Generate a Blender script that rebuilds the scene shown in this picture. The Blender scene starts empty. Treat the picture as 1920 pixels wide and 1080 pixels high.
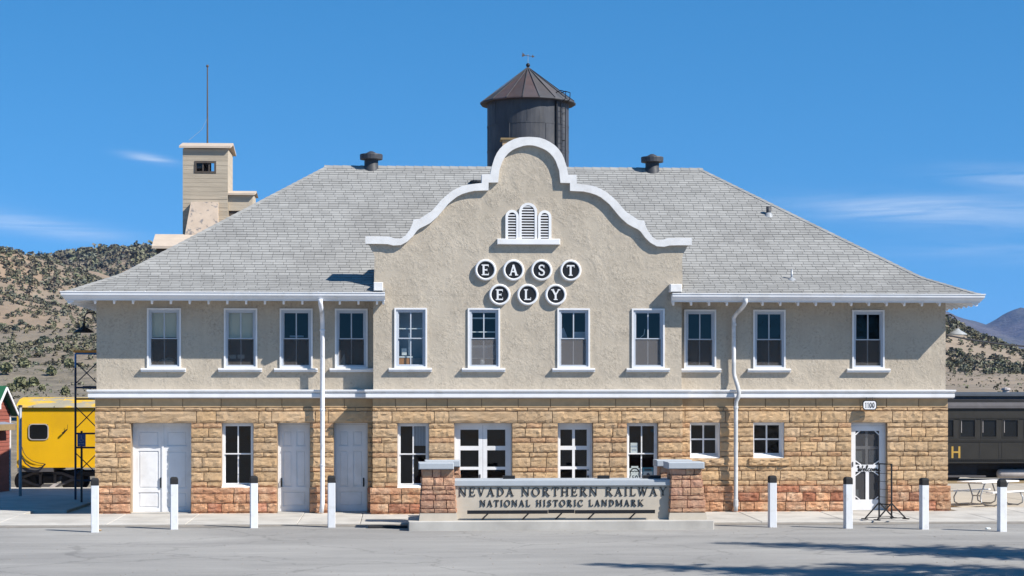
import bpy, bmesh, math, random
from mathutils import Vector, Matrix, noise

scene = bpy.context.scene
COL = scene.collection
R = math.radians
rng = random.Random(7)

# ------------------------------------------------------------------ camera
FPX = 3584.0            # focal length in pixels of the 1920 px frame
HZ = 745.0              # image row of the horizon
YAW = R(3.3)
FWD = Vector((math.sin(YAW), math.cos(YAW), 0))
RGT = Vector((math.cos(YAW), -math.sin(YAW), 0))
CAM = -(FWD * 56.0 + RGT * 0.25) + Vector((0, 0, 3.36))
cam_data = bpy.data.cameras.new('camera')
cam = bpy.data.objects.new('camera', cam_data)
COL.objects.link(cam)
cam.location = CAM
cam.rotation_euler = (R(90), 0, -YAW)
cam_data.sensor_width = 36
cam_data.lens = FPX / 1920 * 36
cam_data.shift_y = (HZ - 540) / 1920
cam_data.clip_start = 0.5
cam_data.clip_end = 30000
scene.camera = cam

# ------------------------------------------------------------------ sky and sun
SUN = Vector((1.64, -1.0, 1.70)).normalized()
world = bpy.data.worlds.new('World')
scene.world = world
world.use_nodes = True
wn, wl = world.node_tree.nodes, world.node_tree.links
wn.clear()
out = wn.new('ShaderNodeOutputWorld')
bg = wn.new('ShaderNodeBackground')
bg.inputs['Strength'].default_value = 0.108
sky = wn.new('ShaderNodeTexSky')
sky.sky_type = 'NISHITA'
sky.sun_disc = False
sky.sun_elevation = math.asin(SUN.z)
sky.sun_rotation = math.atan2(SUN.x, SUN.y)
sky.altitude = 2000
sky.air_density = 1.0
sky.dust_density = 0.0
sky.ozone_density = 3.0
hsv = wn.new('ShaderNodeHueSaturation')
hsv.inputs['Saturation'].default_value = 1.30
hsv.inputs['Hue'].default_value = 0.491
hsv.inputs['Value'].default_value = 1.0
wl.new(sky.outputs[0], hsv.inputs['Color'])
# clear high-desert air: the pale band at the horizon is thin, so the whole dome is read a little higher up
wtc0 = wn.new('ShaderNodeTexCoord')
wlift = wn.new('ShaderNodeVectorMath')
wlift.operation = 'ADD'
wlift.inputs[1].default_value = (0, 0, 0.16)
wl.new(wtc0.outputs['Generated'], wlift.inputs[0])
wnrm = wn.new('ShaderNodeVectorMath')
wnrm.operation = 'NORMALIZE'
wl.new(wlift.outputs[0], wnrm.inputs[0])
wl.new(wnrm.outputs[0], sky.inputs['Vector'])


def wmath(op, a, b=None):
    n = wn.new('ShaderNodeMath')
    n.operation = op
    for i, v in enumerate((a, b)):
        if v is None:
            continue
        if isinstance(v, (int, float)):
            n.inputs[i].default_value = v
        else:
            wl.new(v, n.inputs[i])
    return n.outputs[0]


# thin cirrus streaks, laid out by azimuth and elevation in the sky itself
wtc = wn.new('ShaderNodeTexCoord')
wsep = wn.new('ShaderNodeSeparateXYZ')
wl.new(wtc.outputs['Generated'], wsep.inputs[0])
w_az = wmath('ARCTAN2', wsep.outputs[0], wsep.outputs[1])
w_el = wmath('ARCSINE', wsep.outputs[2])
wcomb = wn.new('ShaderNodeCombineXYZ')
wl.new(wmath('MULTIPLY', w_az, 9.0), wcomb.inputs[0])
wl.new(wmath('MULTIPLY', w_el, 120.0), wcomb.inputs[1])
wnoi = wn.new('ShaderNodeTexNoise')
wnoi.inputs['Scale'].default_value = 1.0
wnoi.inputs['Detail'].default_value = 6
wnoi.inputs['Roughness'].default_value = 0.62
wnoi.inputs['Distortion'].default_value = 0.8
wl.new(wcomb.outputs[0], wnoi.inputs['Vector'])
acc = None
for px, py, sx, sy, k, amp in ((1760, 405, 210, 24, 0.06, 0.62), (1905, 345, 120, 18, 0.05, 0.33), (1850, 480, 180, 20, 0.03, 0.16),
                               (60, 432, 150, 17, 0.10, 0.40), (282, 305, 42, 7, 0.14, 0.60),
                               (2300, 420, 260, 40, 0.05, 0.5), (-420, 400, 260, 35, 0.05, 0.4)):
    a0 = math.atan((px - 960) / FPX) + YAW
    e0 = math.atan((HZ - py) / FPX)
    da = wmath('SUBTRACT', w_az, a0)
    de = wmath('ADD', wmath('SUBTRACT', w_el, e0), wmath('MULTIPLY', da, k))
    g = wmath('ADD', wmath('POWER', wmath('ABSOLUTE', wmath('DIVIDE', da, sx / FPX)), 2.0),
              wmath('POWER', wmath('ABSOLUTE', wmath('DIVIDE', de, sy / FPX)), 2.0))
    g = wmath('MULTIPLY', wmath('EXPONENT', wmath('MULTIPLY', g, -1.0)), amp)
    acc = g if acc is None else wmath('ADD', acc, g)
wmr = wn.new('ShaderNodeMapRange')
wmr.inputs['From Min'].default_value = 0.30
wmr.inputs['From Max'].default_value = 0.72
wl.new(wnoi.outputs[0], wmr.inputs['Value'])
cloud = wmath('MULTIPLY', acc, wmr.outputs[0])
wmix = wn.new('ShaderNodeMixRGB')
wmix.inputs['Color2'].default_value = (5.6, 5.9, 6.3, 1)
wl.new(cloud, wmix.inputs['Fac'])
wl.new(hsv.outputs[0], wmix.inputs['Color1'])
wl.new(wmix.outputs[0], bg.inputs['Color'])
wl.new(bg.outputs[0], out.inputs[0])

sun_data = bpy.data.lights.new('sun', 'SUN')
sun_data.energy = 4.8
sun_data.angle = R(0.5)
sun_data.color = (1.0, 0.945, 0.86)
sun = bpy.data.objects.new('sun', sun_data)
COL.objects.link(sun)
sun.rotation_euler = (-SUN).to_track_quat('-Z', 'Y').to_euler()
sun.location = SUN * 100

scene.view_settings.view_transform = 'Standard'
scene.view_settings.look = 'None'
scene.view_settings.gamma = 1
scene.view_settings.exposure = 0.75
scene.view_settings.use_curve_mapping = False
scene.render.engine = 'CYCLES'
cy = scene.cycles
cy.use_denoising = True
cy.max_bounces = 8
cy.diffuse_bounces = 4
cy.glossy_bounces = 3
cy.transparent_max_bounces = 16
cy.volume_bounces = 0
cy.sample_clamp_indirect = 6


# ------------------------------------------------------------------ pixel <-> place
def ray(px, py):
    return RGT * ((px - 960) / FPX) + FWD + Vector((0, 0, (HZ - py) / FPX))


def P(px, py, Y):           # the point seen at a pixel on the upright plane y = Y
    d = ray(px, py)
    return CAM + d * ((Y - CAM.y) / d.y)


def PX(px, Y):
    return P(px, HZ, Y).x


def PZ(py, Y, px=976):
    return P(px, py, Y).z


def PV(px, py, v):          # the point seen at a pixel at forward distance v
    return CAM + ray(px, py) * v


def PG(px, py, z):          # the point seen at a pixel on level ground z
    d = ray(px, py)
    return CAM + d * ((z - CAM.z) / d.z)


# ------------------------------------------------------------------ materials
def nd(nt, kind, **kw):
    n = nt.nodes.new(kind)
    for k, v in kw.items():
        n.inputs[k.replace('_', ' ')].default_value = v
    return n


def mat(name, base, rough=0.75, var=0.12, scale=3.0, col2=None, c2lo=0.45, c2hi=0.65, c2scale=1.0, bump=0.0, bscale=30.0,
        bdist=0.01, bdetail=5, rand=0.0, spec=0.3, metal=0.0, tint=False, distort=0.0, stretch=None, attr=None, bump2=0.0, b2scale=6.0, b2dist=0.03):
    m = bpy.data.materials.new(name)
    m.use_nodes = True
    nt = m.node_tree
    L = nt.links
    b = nt.nodes['Principled BSDF']
    b.inputs['Roughness'].default_value = rough
    b.inputs['Specular IOR Level'].default_value = spec
    b.inputs['Metallic'].default_value = metal
    geo = nt.nodes.new('ShaderNodeNewGeometry')
    vec = geo.outputs['Position']
    if stretch:
        mp = nt.nodes.new('ShaderNodeVectorMath')
        mp.operation = 'MULTIPLY'
        mp.inputs[1].default_value = stretch
        L.new(vec, mp.inputs[0])
        vec = mp.outputs[0]
    n1 = nd(nt, 'ShaderNodeTexNoise', Scale=scale, Detail=6.0, Roughness=0.6, Distortion=distort)
    L.new(vec, n1.inputs['Vector'])
    mr = nd(nt, 'ShaderNodeMapRange', From_Min=0.25, From_Max=0.75, To_Min=1 - var, To_Max=1 + var)
    L.new(n1.outputs[0], mr.inputs['Value'])
    col = None
    if col2 is not None:
        n2 = nd(nt, 'ShaderNodeTexNoise', Scale=c2scale, Detail=5.0, Roughness=0.6, Distortion=distort)
        L.new(vec, n2.inputs['Vector'])
        m2 = nd(nt, 'ShaderNodeMapRange', From_Min=c2lo, From_Max=c2hi)
        L.new(n2.outputs[0], m2.inputs['Value'])
        mx = nd(nt, 'ShaderNodeMixRGB', Color1=(*base, 1), Color2=(*col2, 1))
        L.new(m2.outputs[0], mx.inputs['Fac'])
        col = mx.outputs[0]
    else:
        rgb = nt.nodes.new('ShaderNodeRGB')
        rgb.outputs[0].default_value = (*base, 1)
        col = rgb.outputs[0]
    fac = mr.outputs[0]
    if rand:
        oi = nt.nodes.new('ShaderNodeObjectInfo')
        r1 = nd(nt, 'ShaderNodeMapRange', To_Min=1 - rand, To_Max=1 + rand)
        L.new(oi.outputs['Random'], r1.inputs['Value'])
        mu = nt.nodes.new('ShaderNodeMath')
        mu.operation = 'MULTIPLY'
        L.new(fac, mu.inputs[0])
        L.new(r1.outputs[0], mu.inputs[1])
        fac = mu.outputs[0]
    vm = nt.nodes.new('ShaderNodeVectorMath')
    vm.operation = 'SCALE'
    L.new(col, vm.inputs[0])
    L.new(fac, vm.inputs['Scale'])
    final = vm.outputs[0]
    if tint:                       # each piece carries its own tone as a colour attribute
        at = nt.nodes.new('ShaderNodeAttribute')
        at.attribute_name = 'tint'
        vt = nt.nodes.new('ShaderNodeVectorMath')
        vt.operation = 'MULTIPLY'
        L.new(final, vt.inputs[0])
        L.new(at.outputs['Color'], vt.inputs[1])
        final = vt.outputs[0]
    L.new(final, b.inputs['Base Color'])
    nrm = None
    if bump2:
        n4 = nd(nt, 'ShaderNodeTexNoise', Scale=b2scale, Detail=3.0, Roughness=0.5, Distortion=distort)
        L.new(vec, n4.inputs['Vector'])
        b4 = nd(nt, 'ShaderNodeBump', Strength=bump2, Distance=b2dist)
        L.new(n4.outputs[0], b4.inputs['Height'])
        nrm = b4.outputs[0]
    if bump:
        n3 = nd(nt, 'ShaderNodeTexNoise', Scale=bscale, Detail=float(bdetail), Roughness=0.65, Distortion=distort)
        L.new(vec, n3.inputs['Vector'])
        bp = nd(nt, 'ShaderNodeBump', Strength=bump, Distance=bdist)
        L.new(n3.outputs[0], bp.inputs['Height'])
        if nrm is not None:
            L.new(nrm, bp.inputs['Normal'])
        nrm = bp.outputs[0]
    if nrm is not None:
        L.new(nrm, b.inputs['Normal'])
    return m


def glass_mat(name, tintc=(0.82, 0.84, 0.84), ior=1.46):
    m = bpy.data.materials.new(name)
    m.use_nodes = True
    nt = m.node_tree
    nt.nodes.clear()
    o = nt.nodes.new('ShaderNodeOutputMaterial')
    mx = nt.nodes.new('ShaderNodeMixShader')
    tr = nd(nt, 'ShaderNodeBsdfTransparent', Color=(*tintc, 1))
    gl = nd(nt, 'ShaderNodeBsdfGlossy', Color=(0.85, 0.85, 0.85, 1), Roughness=0.02)
    lw = nd(nt, 'ShaderNodeLayerWeight', Blend=0.5)
    p5 = nt.nodes.new('ShaderNodeMath')
    p5.operation = 'POWER'
    p5.inputs[1].default_value = 5.0
    nt.links.new(lw.outputs['Facing'], p5.inputs[0])
    fr = nd(nt, 'ShaderNodeMapRange', To_Min=((ior - 1) / (ior + 1)) ** 2 * 1.15, To_Max=1.0)   # Schlick, both faces of the sheet
    nt.links.new(p5.outputs[0], fr.inputs['Value'])
    geo = nt.nodes.new('ShaderNodeNewGeometry')
    n3 = nd(nt, 'ShaderNodeTexNoise', Scale=2.2, Detail=1.0)
    bp = nd(nt, 'ShaderNodeBump', Strength=0.06, Distance=0.05)
    nt.links.new(geo.outputs['Position'], n3.inputs['Vector'])
    nt.links.new(n3.outputs[0], bp.inputs['Height'])
    nt.links.new(bp.outputs[0], gl.inputs['Normal'])
    nt.links.new(fr.outputs[0], mx.inputs[0])
    nt.links.new(tr.outputs[0], mx.inputs[1])
    nt.links.new(gl.outputs[0], mx.inputs[2])
    nt.links.new(mx.outputs[0], o.inputs[0])
    return m


def screen_mat(name, c=(0.35, 0.34, 0.34), a=0.45):
    m = bpy.data.materials.new(name)
    m.use_nodes = True
    nt = m.node_tree
    nt.nodes.clear()
    o = nt.nodes.new('ShaderNodeOutputMaterial')
    mx = nt.nodes.new('ShaderNodeMixShader')
    mx.inputs[0].default_value = a
    tr = nt.nodes.new('ShaderNodeBsdfTransparent')
    df = nd(nt, 'ShaderNodeBsdfDiffuse', Color=(*c, 1))
    nt.links.new(tr.outputs[0], mx.inputs[1])
    nt.links.new(df.outputs[0], mx.inputs[2])
    nt.links.new(mx.outputs[0], o.inputs[0])
    return m


def stucco_mat():
    """hand-trowelled stucco: rough swirled patches between smoother ones"""
    m = bpy.data.materials.new('stucco')
    m.use_nodes = True
    nt = m.node_tree
    L = nt.links
    b = nt.nodes['Principled BSDF']
    b.inputs['Roughness'].default_value = 0.93
    b.inputs['Specular IOR Level'].default_value = 0.2
    geo = nt.nodes.new('ShaderNodeNewGeometry')
    pos = geo.outputs['Position']
    patch = nd(nt, 'ShaderNodeTexNoise', Scale=2.1, Detail=3.0, Roughness=0.55, Distortion=0.4)
    L.new(pos, patch.inputs['Vector'])
    pm = nd(nt, 'ShaderNodeMapRange', From_Min=0.38, From_Max=0.62, To_Min=0.22, To_Max=1.0)
    L.new(patch.outputs[0], pm.inputs['Value'])
    sw = nd(nt, 'ShaderNodeTexNoise', Scale=14.0, Detail=7.0, Roughness=0.68, Distortion=0.55)
    L.new(pos, sw.inputs['Vector'])
    big = nd(nt, 'ShaderNodeTexNoise', Scale=0.8, Detail=4.0, Roughness=0.6)
    L.new(pos, big.inputs['Vector'])
    ramp = nt.nodes.new('ShaderNodeValToRGB')
    ramp.color_ramp.elements[0].position = 0.3
    ramp.color_ramp.elements[0].color = (0.39, 0.338, 0.27, 1)
    ramp.color_ramp.elements[1].position = 0.72
    ramp.color_ramp.elements[1].color = (0.462, 0.405, 0.328, 1)
    L.new(big.outputs[0], ramp.inputs[0])
    # darker tone in the hollows of the rough patches
    dm = nd(nt, 'ShaderNodeMapRange', From_Min=0.30, From_Max=0.52, To_Min=0.68, To_Max=1.06)
    L.new(sw.outputs[0], dm.inputs['Value'])
    mixv = nt.nodes.new('ShaderNodeMix')
    mixv.data_type = 'FLOAT'
    mixv.inputs[2].default_value = 1.0
    L.new(pm.outputs[0], mixv.inputs[0])
    L.new(dm.outputs[0], mixv.inputs[3])
    # rain streaks running down the wall
    stv = nt.nodes.new('ShaderNodeVectorMath')
    stv.operation = 'MULTIPLY'
    stv.inputs[1].default_value = (5.0, 5.0, 0.35)
    L.new(pos, stv.inputs[0])
    stn = nd(nt, 'ShaderNodeTexNoise', Scale=1.0, Detail=4.0, Roughness=0.6)
    L.new(stv.outputs[0], stn.inputs['Vector'])
    stm = nd(nt, 'ShaderNodeMapRange', From_Min=0.35, From_Max=0.6, To_Min=0.955, To_Max=1.015)
    L.new(stn.outputs[0], stm.inputs['Value'])
    mu0 = nt.nodes.new('ShaderNodeMath')
    mu0.operation = 'MULTIPLY'
    L.new(mixv.outputs[0], mu0.inputs[0])
    L.new(stm.outputs[0], mu0.inputs[1])
    vs_ = nt.nodes.new('ShaderNodeVectorMath')
    vs_.operation = 'SCALE'
    L.new(ramp.outputs[0], vs_.inputs[0])
    L.new(mu0.outputs[0], vs_.inputs['Scale'])
    L.new(vs_.outputs[0], b.inputs['Base Color'])
    mu = nt.nodes.new('ShaderNodeMath')
    mu.operation = 'MULTIPLY'
    L.new(sw.outputs[0], mu.inputs[0])
    L.new(pm.outputs[0], mu.inputs[1])
    b1 = nd(nt, 'ShaderNodeBump', Strength=0.65, Distance=0.034)
    L.new(mu.outputs[0], b1.inputs['Height'])
    fi = nd(nt, 'ShaderNodeTexNoise', Scale=70.0, Detail=4.0, Roughness=0.7)
    L.new(pos, fi.inputs['Vector'])
    b2 = nd(nt, 'ShaderNodeBump', Strength=0.4, Distance=0.006)
    L.new(fi.outputs[0], b2.inputs['Height'])
    L.new(b1.outputs[0], b2.inputs['Normal'])
    L.new(b2.outputs[0], b.inputs['Normal'])
    return m


M = {}
M['stucco'] = stucco_mat()
M['white'] = mat('white_paint', (0.70, 0.70, 0.71), 0.55, 0.06, 2.5, col2=(0.60, 0.595, 0.585), c2scale=1.7, c2lo=0.52, c2hi=0.74, bump=0.08, bscale=60, bdist=0.004)
M['coping'] = mat('coping_paint', (0.64, 0.635, 0.63), 0.7, 0.10, 3.0, col2=(0.58, 0.57, 0.56), c2scale=4, c2lo=0.5, c2hi=0.75, bump=0.3, bscale=40, bdist=0.01)
M['sash'] = mat('sash_paint', (0.42, 0.455, 0.51), 0.5, 0.04, 3)
M['stone'] = mat('sandstone', (0.48, 0.322, 0.182), 0.92, 0.12, 7.0, col2=(0.50, 0.35, 0.21), c2scale=2.2, bump=0.6, bscale=34, bdist=0.022, bdetail=7, rand=0.07, tint=True)
M['stone_smooth'] = mat('sandstone_dressed', (0.43, 0.30, 0.17), 0.92, 0.12, 6.0, bump=0.25, bscale=50, bdist=0.01, rand=0.10)
M['redstone'] = mat('red_sandstone', (0.46, 0.245, 0.14), 0.92, 0.20, 6.0, col2=(0.52, 0.345, 0.22), c2scale=2.5, bump=0.75, bscale=24, bdist=0.03, bdetail=7, rand=0.20, tint=True)
M['mortar'] = mat('mortar', (0.30, 0.22, 0.145), 0.95, 0.15, 8, bump=0.3, bscale=60)
M['shingle'] = mat('asphalt_shingle', (0.272, 0.271, 0.262), 0.95, 0.10, 1.6, bump=0.25, bscale=120, bdist=0.004, tint=True, col2=(0.245, 0.243, 0.235), c2scale=0.5)
M['roof_deck'] = mat('roof_felt', (0.16, 0.16, 0.155), 0.95, 0.1, 4)
M['asphalt'] = mat('old_asphalt', (0.225, 0.215, 0.20), 0.93, 0.10, 0.7, col2=(0.275, 0.262, 0.24), c2scale=0.25, c2lo=0.35, c2hi=0.7, bump=0.45, bscale=70, bdist=0.008, bdetail=8, stretch=(0.6, 1.0, 1.0))
M['concrete'] = mat('concrete', (0.45, 0.43, 0.395), 0.9, 0.10, 1.2, col2=(0.37, 0.35, 0.32), c2scale=0.9, bump=0.2, bscale=70, bdist=0.005, rand=0.06)
M['concrete_warm'] = mat('warm_concrete', (0.40, 0.35, 0.28), 0.9, 0.10, 1.2, bump=0.2, bscale=70, bdist=0.005)
M['precast'] = mat('precast_concrete', (0.46, 0.41, 0.34), 0.88, 0.07, 4, bump=0.2, bscale=90, bdist=0.004)
M['cap_grey'] = mat('grey_cap_stone', (0.36, 0.39, 0.42), 0.7, 0.06, 5, bump=0.15, bscale=40, bdist=0.006)
M['pillar_stone'] = mat('pink_sandstone', (0.42, 0.235, 0.15), 0.92, 0.16, 8, col2=(0.48, 0.30, 0.20), c2scale=3, bump=0.8, bscale=24, bdist=0.025, bdetail=6, rand=0.13, tint=True)
M['pillar_mortar'] = mat('red_mortar', (0.20, 0.10, 0.075), 0.95, 0.12, 8)
M['black'] = mat('black_paint', (0.013, 0.013, 0.014), 0.45, 0.1, 4)
M['black_matte'] = mat('black_rubber', (0.02, 0.02, 0.021), 0.8, 0.15, 5)
M['bollard'] = mat('white_sleeve', (0.62, 0.635, 0.66), 0.5, 0.06, 5, rand=0.04, col2=(0.52, 0.52, 0.51), c2scale=6, c2lo=0.55, c2hi=0.75)
M['glass'] = glass_mat('window_glass')
M['screen'] = screen_mat('insect_screen', (0.22, 0.21, 0.21), 0.36)
M['screen_brown'] = screen_mat('brown_insect_screen', (0.13, 0.115, 0.105), 0.33)
M['screen_dark'] = screen_mat('door_screen', (0.10, 0.10, 0.105), 0.45)
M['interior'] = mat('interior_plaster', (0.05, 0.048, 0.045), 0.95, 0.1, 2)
M['shade'] = mat('roller_shade', (0.62, 0.58, 0.45), 0.9, 0.05, 3)
M['paper'] = mat('paper', (0.62, 0.66, 0.66), 0.8, 0.04, 4)
M['teal'] = mat('poster_teal', (0.10, 0.30, 0.38), 0.6, 0.3, 9)
M['cardboard'] = mat('cardboard', (0.42, 0.20, 0.075), 0.9, 0.08, 6)
M['grey_box'] = mat('grey_plastic', (0.10, 0.105, 0.12), 0.6, 0.08, 6)
M['pale_blue'] = mat('pale_blue_panel', (0.36, 0.42, 0.50), 0.9, 0.06, 3)
M['lead'] = mat('dark_painted_metal', (0.045, 0.048, 0.055), 0.55, 0.25, 9)
M['galv'] = mat('galvanised_metal', (0.33, 0.35, 0.38), 0.45, 0.15, 8, metal=0.4)
M['pipe'] = mat('white_pipe', (0.68, 0.69, 0.72), 0.5, 0.12, 4, col2=(0.42, 0.43, 0.44), c2lo=0.6, c2hi=0.72, c2scale=3)
M['pipe_grey'] = mat('weathered_pipe', (0.46, 0.47, 0.48), 0.5, 0.15, 4, col2=(0.62, 0.62, 0.63), c2lo=0.5, c2hi=0.6, c2scale=1.2)
M['tank'] = mat('tank_steel', (0.050, 0.053, 0.062), 0.6, 0.28, 1.4, col2=(0.075, 0.075, 0.08), c2scale=1.6, bump=0.2, bscale=4, bdist=0.05, stretch=(1, 1, 0.35))
M['tank_roof'] = mat('tank_roof', (0.062, 0.064, 0.071), 0.75, 0.2, 2.2, col2=(0.068, 0.061, 0.063), c2scale=0.8, c2lo=0.5, c2hi=0.6, rand=0.16, tint=True)
M['tower'] = mat('tan_boards', (0.40, 0.342, 0.265), 0.92, 0.14, 1.6, stretch=(0.35, 0.35, 3.0), bump=0.35, bscale=3, bdist=0.05, rand=0.06)
M['tower_roof'] = mat('tan_roofing', (0.47, 0.39, 0.315), 0.92, 0.1, 2.0)
M['tower_worn'] = mat('worn_concrete', (0.47, 0.38, 0.30), 0.92, 0.12, 2, col2=(0.22, 0.20, 0.19), c2scale=3.2, c2lo=0.56, c2hi=0.64)
M['old_wood'] = mat('old_wood', (0.075, 0.062, 0.052), 0.9, 0.3, 4)
M['yellow'] = mat('yellow_paint', (0.72, 0.40, 0.004), 0.5, 0.06, 1.0, col2=(0.66, 0.36, 0.006), c2scale=0.8)
M['yellow_worn'] = mat('worn_yellow_roof', (0.58, 0.36, 0.03), 0.8, 0.12, 3, col2=(0.30, 0.27, 0.20), c2scale=1.6, c2lo=0.46, c2hi=0.54, stretch=(0.5, 1, 1))
M['under'] = mat('underframe_black', (0.018, 0.018, 0.02), 0.7, 0.3, 3)
M['carriage'] = mat('dark_olive_paint', (0.027, 0.025, 0.021), 0.55, 0.2, 2)
M['carriage_roof'] = mat('carriage_roof', (0.085, 0.080, 0.085), 0.8, 0.2, 2)
M['carriage_top'] = mat('carriage_top', (0.055, 0.065, 0.08), 0.8, 0.2, 2)
M['dark_glass'] = mat('dark_glass', (0.012, 0.013, 0.014), 0.08, 0.2, 1, spec=0.25)
M['gold'] = mat('gold_paint', (0.45, 0.28, 0.06), 0.5, 0.05, 4)
M['rail'] = mat('rail_steel', (0.10, 0.075, 0.06), 0.6, 0.25, 4)
M['ballast'] = mat('ballast', (0.16, 0.12, 0.09), 0.95, 0.3, 3, bump=0.6, bscale=12, bdist=0.05)
M['tie'] = mat('timber_tie', (0.075, 0.06, 0.05), 0.9, 0.2, 4)
M['red_siding'] = mat('red_siding', (0.24, 0.075, 0.055), 0.85, 0.12, 4, rand=0.08)
M['green_roof'] = mat('green_metal', (0.02, 0.105, 0.05), 0.5, 0.1, 3)
M['fascia_brown'] = mat('brown_timber', (0.24, 0.17, 0.085), 0.85, 0.15, 5)
M['slate_grey'] = mat('grey_flashing', (0.20, 0.23, 0.29), 0.7, 0.12, 5)
M['scaffold'] = mat('shaded_blue_steel', (0.022, 0.03, 0.055), 0.5, 0.3, 3)  # scaffold's blue darkened, the station's shade put into the colour
M['scaffold_blue'] = mat('blue_steel', (0.05, 0.16, 0.36), 0.5, 0.2, 3)
M['orange'] = mat('orange_plank', (0.62, 0.25, 0.05), 0.7, 0.15, 4)
M['sign_blue'] = mat('sign_blue', (0.035, 0.075, 0.22), 0.5, 0.1, 3)
M['lamp_white'] = mat('lamp_enamel', (0.30, 0.315, 0.33), 0.35, 0.06, 5)
M['table_white'] = mat('picnic_white', (0.72, 0.70, 0.68), 0.7, 0.08, 5, rand=0.05)
M['tank_grey'] = mat('air_tank_paint', (0.36, 0.33, 0.32), 0.6, 0.15, 4)
M['hill'] = mat('dry_hill', (0.25, 0.18, 0.12), 0.97, 0.22, 0.09, col2=(0.20, 0.165, 0.125), c2scale=0.018, c2lo=0.42, c2hi=0.6, bump=0.5, bscale=0.5, bdist=0.8, bdetail=8)
M['bench'] = mat('sage_bench', (0.215, 0.175, 0.125), 0.97, 0.22, 0.25, col2=(0.155, 0.14, 0.105), c2scale=0.05, bump=0.6, bscale=0.9, bdist=0.5, bdetail=8)
M['field'] = mat('dry_field', (0.26, 0.205, 0.15), 0.97, 0.25, 0.2, col2=(0.20, 0.165, 0.125), c2scale=0.05, bump=0.4, bscale=0.8, bdist=0.4)
M['mountain'] = mat('mountain_rock', (0.085, 0.075, 0.065), 0.97, 0.45, 0.02, col2=(0.05, 0.055, 0.04), c2scale=0.004, bump=0.9, bscale=0.006, bdist=40, bdetail=8)
M['ground'] = mat('ground_dirt', (0.27, 0.215, 0.16), 0.97, 0.15, 0.2)
M['juniper'] = mat('juniper_leaf', (0.14, 0.138, 0.095), 0.95, 0.3, 0.8, tint=True)
M['spruce'] = mat('spruce_leaf', (0.04, 0.06, 0.035), 0.9, 0.3, 3)
M['bark'] = mat('bark', (0.09, 0.065, 0.045), 0.95, 0.3, 5, bump=0.5, bscale=15)
M['pebble'] = mat('pebble', (0.20, 0.18, 0.16), 0.95, 0.3, 20)
M['cable'] = mat('cable', (0.02, 0.02, 0.025), 0.6, 0.1, 3)
M['wheel'] = mat('wheel_steel', (0.035, 0.032, 0.032), 0.6, 0.3, 4)

# ------------------------------------------------------------------ object helpers
ORG = {}                      # world position of each object's origin


def tag(o, label=None, cat=None, group=None, kind=None):
    for k, v in (('label', label), ('category', cat), ('group', group), ('kind', kind)):
        if v:
            o[k] = v
    return o


def thing(name, label, cat, loc=(0, 0, 0), group=None, rot=0.0):
    o = bpy.data.objects.new(name, None)
    o.empty_display_size = 0.3
    COL.objects.link(o)
    o.location = loc
    o.rotation_euler[2] = rot
    ORG[o] = Vector(loc)
    return tag(o, label, cat, group)


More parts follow.
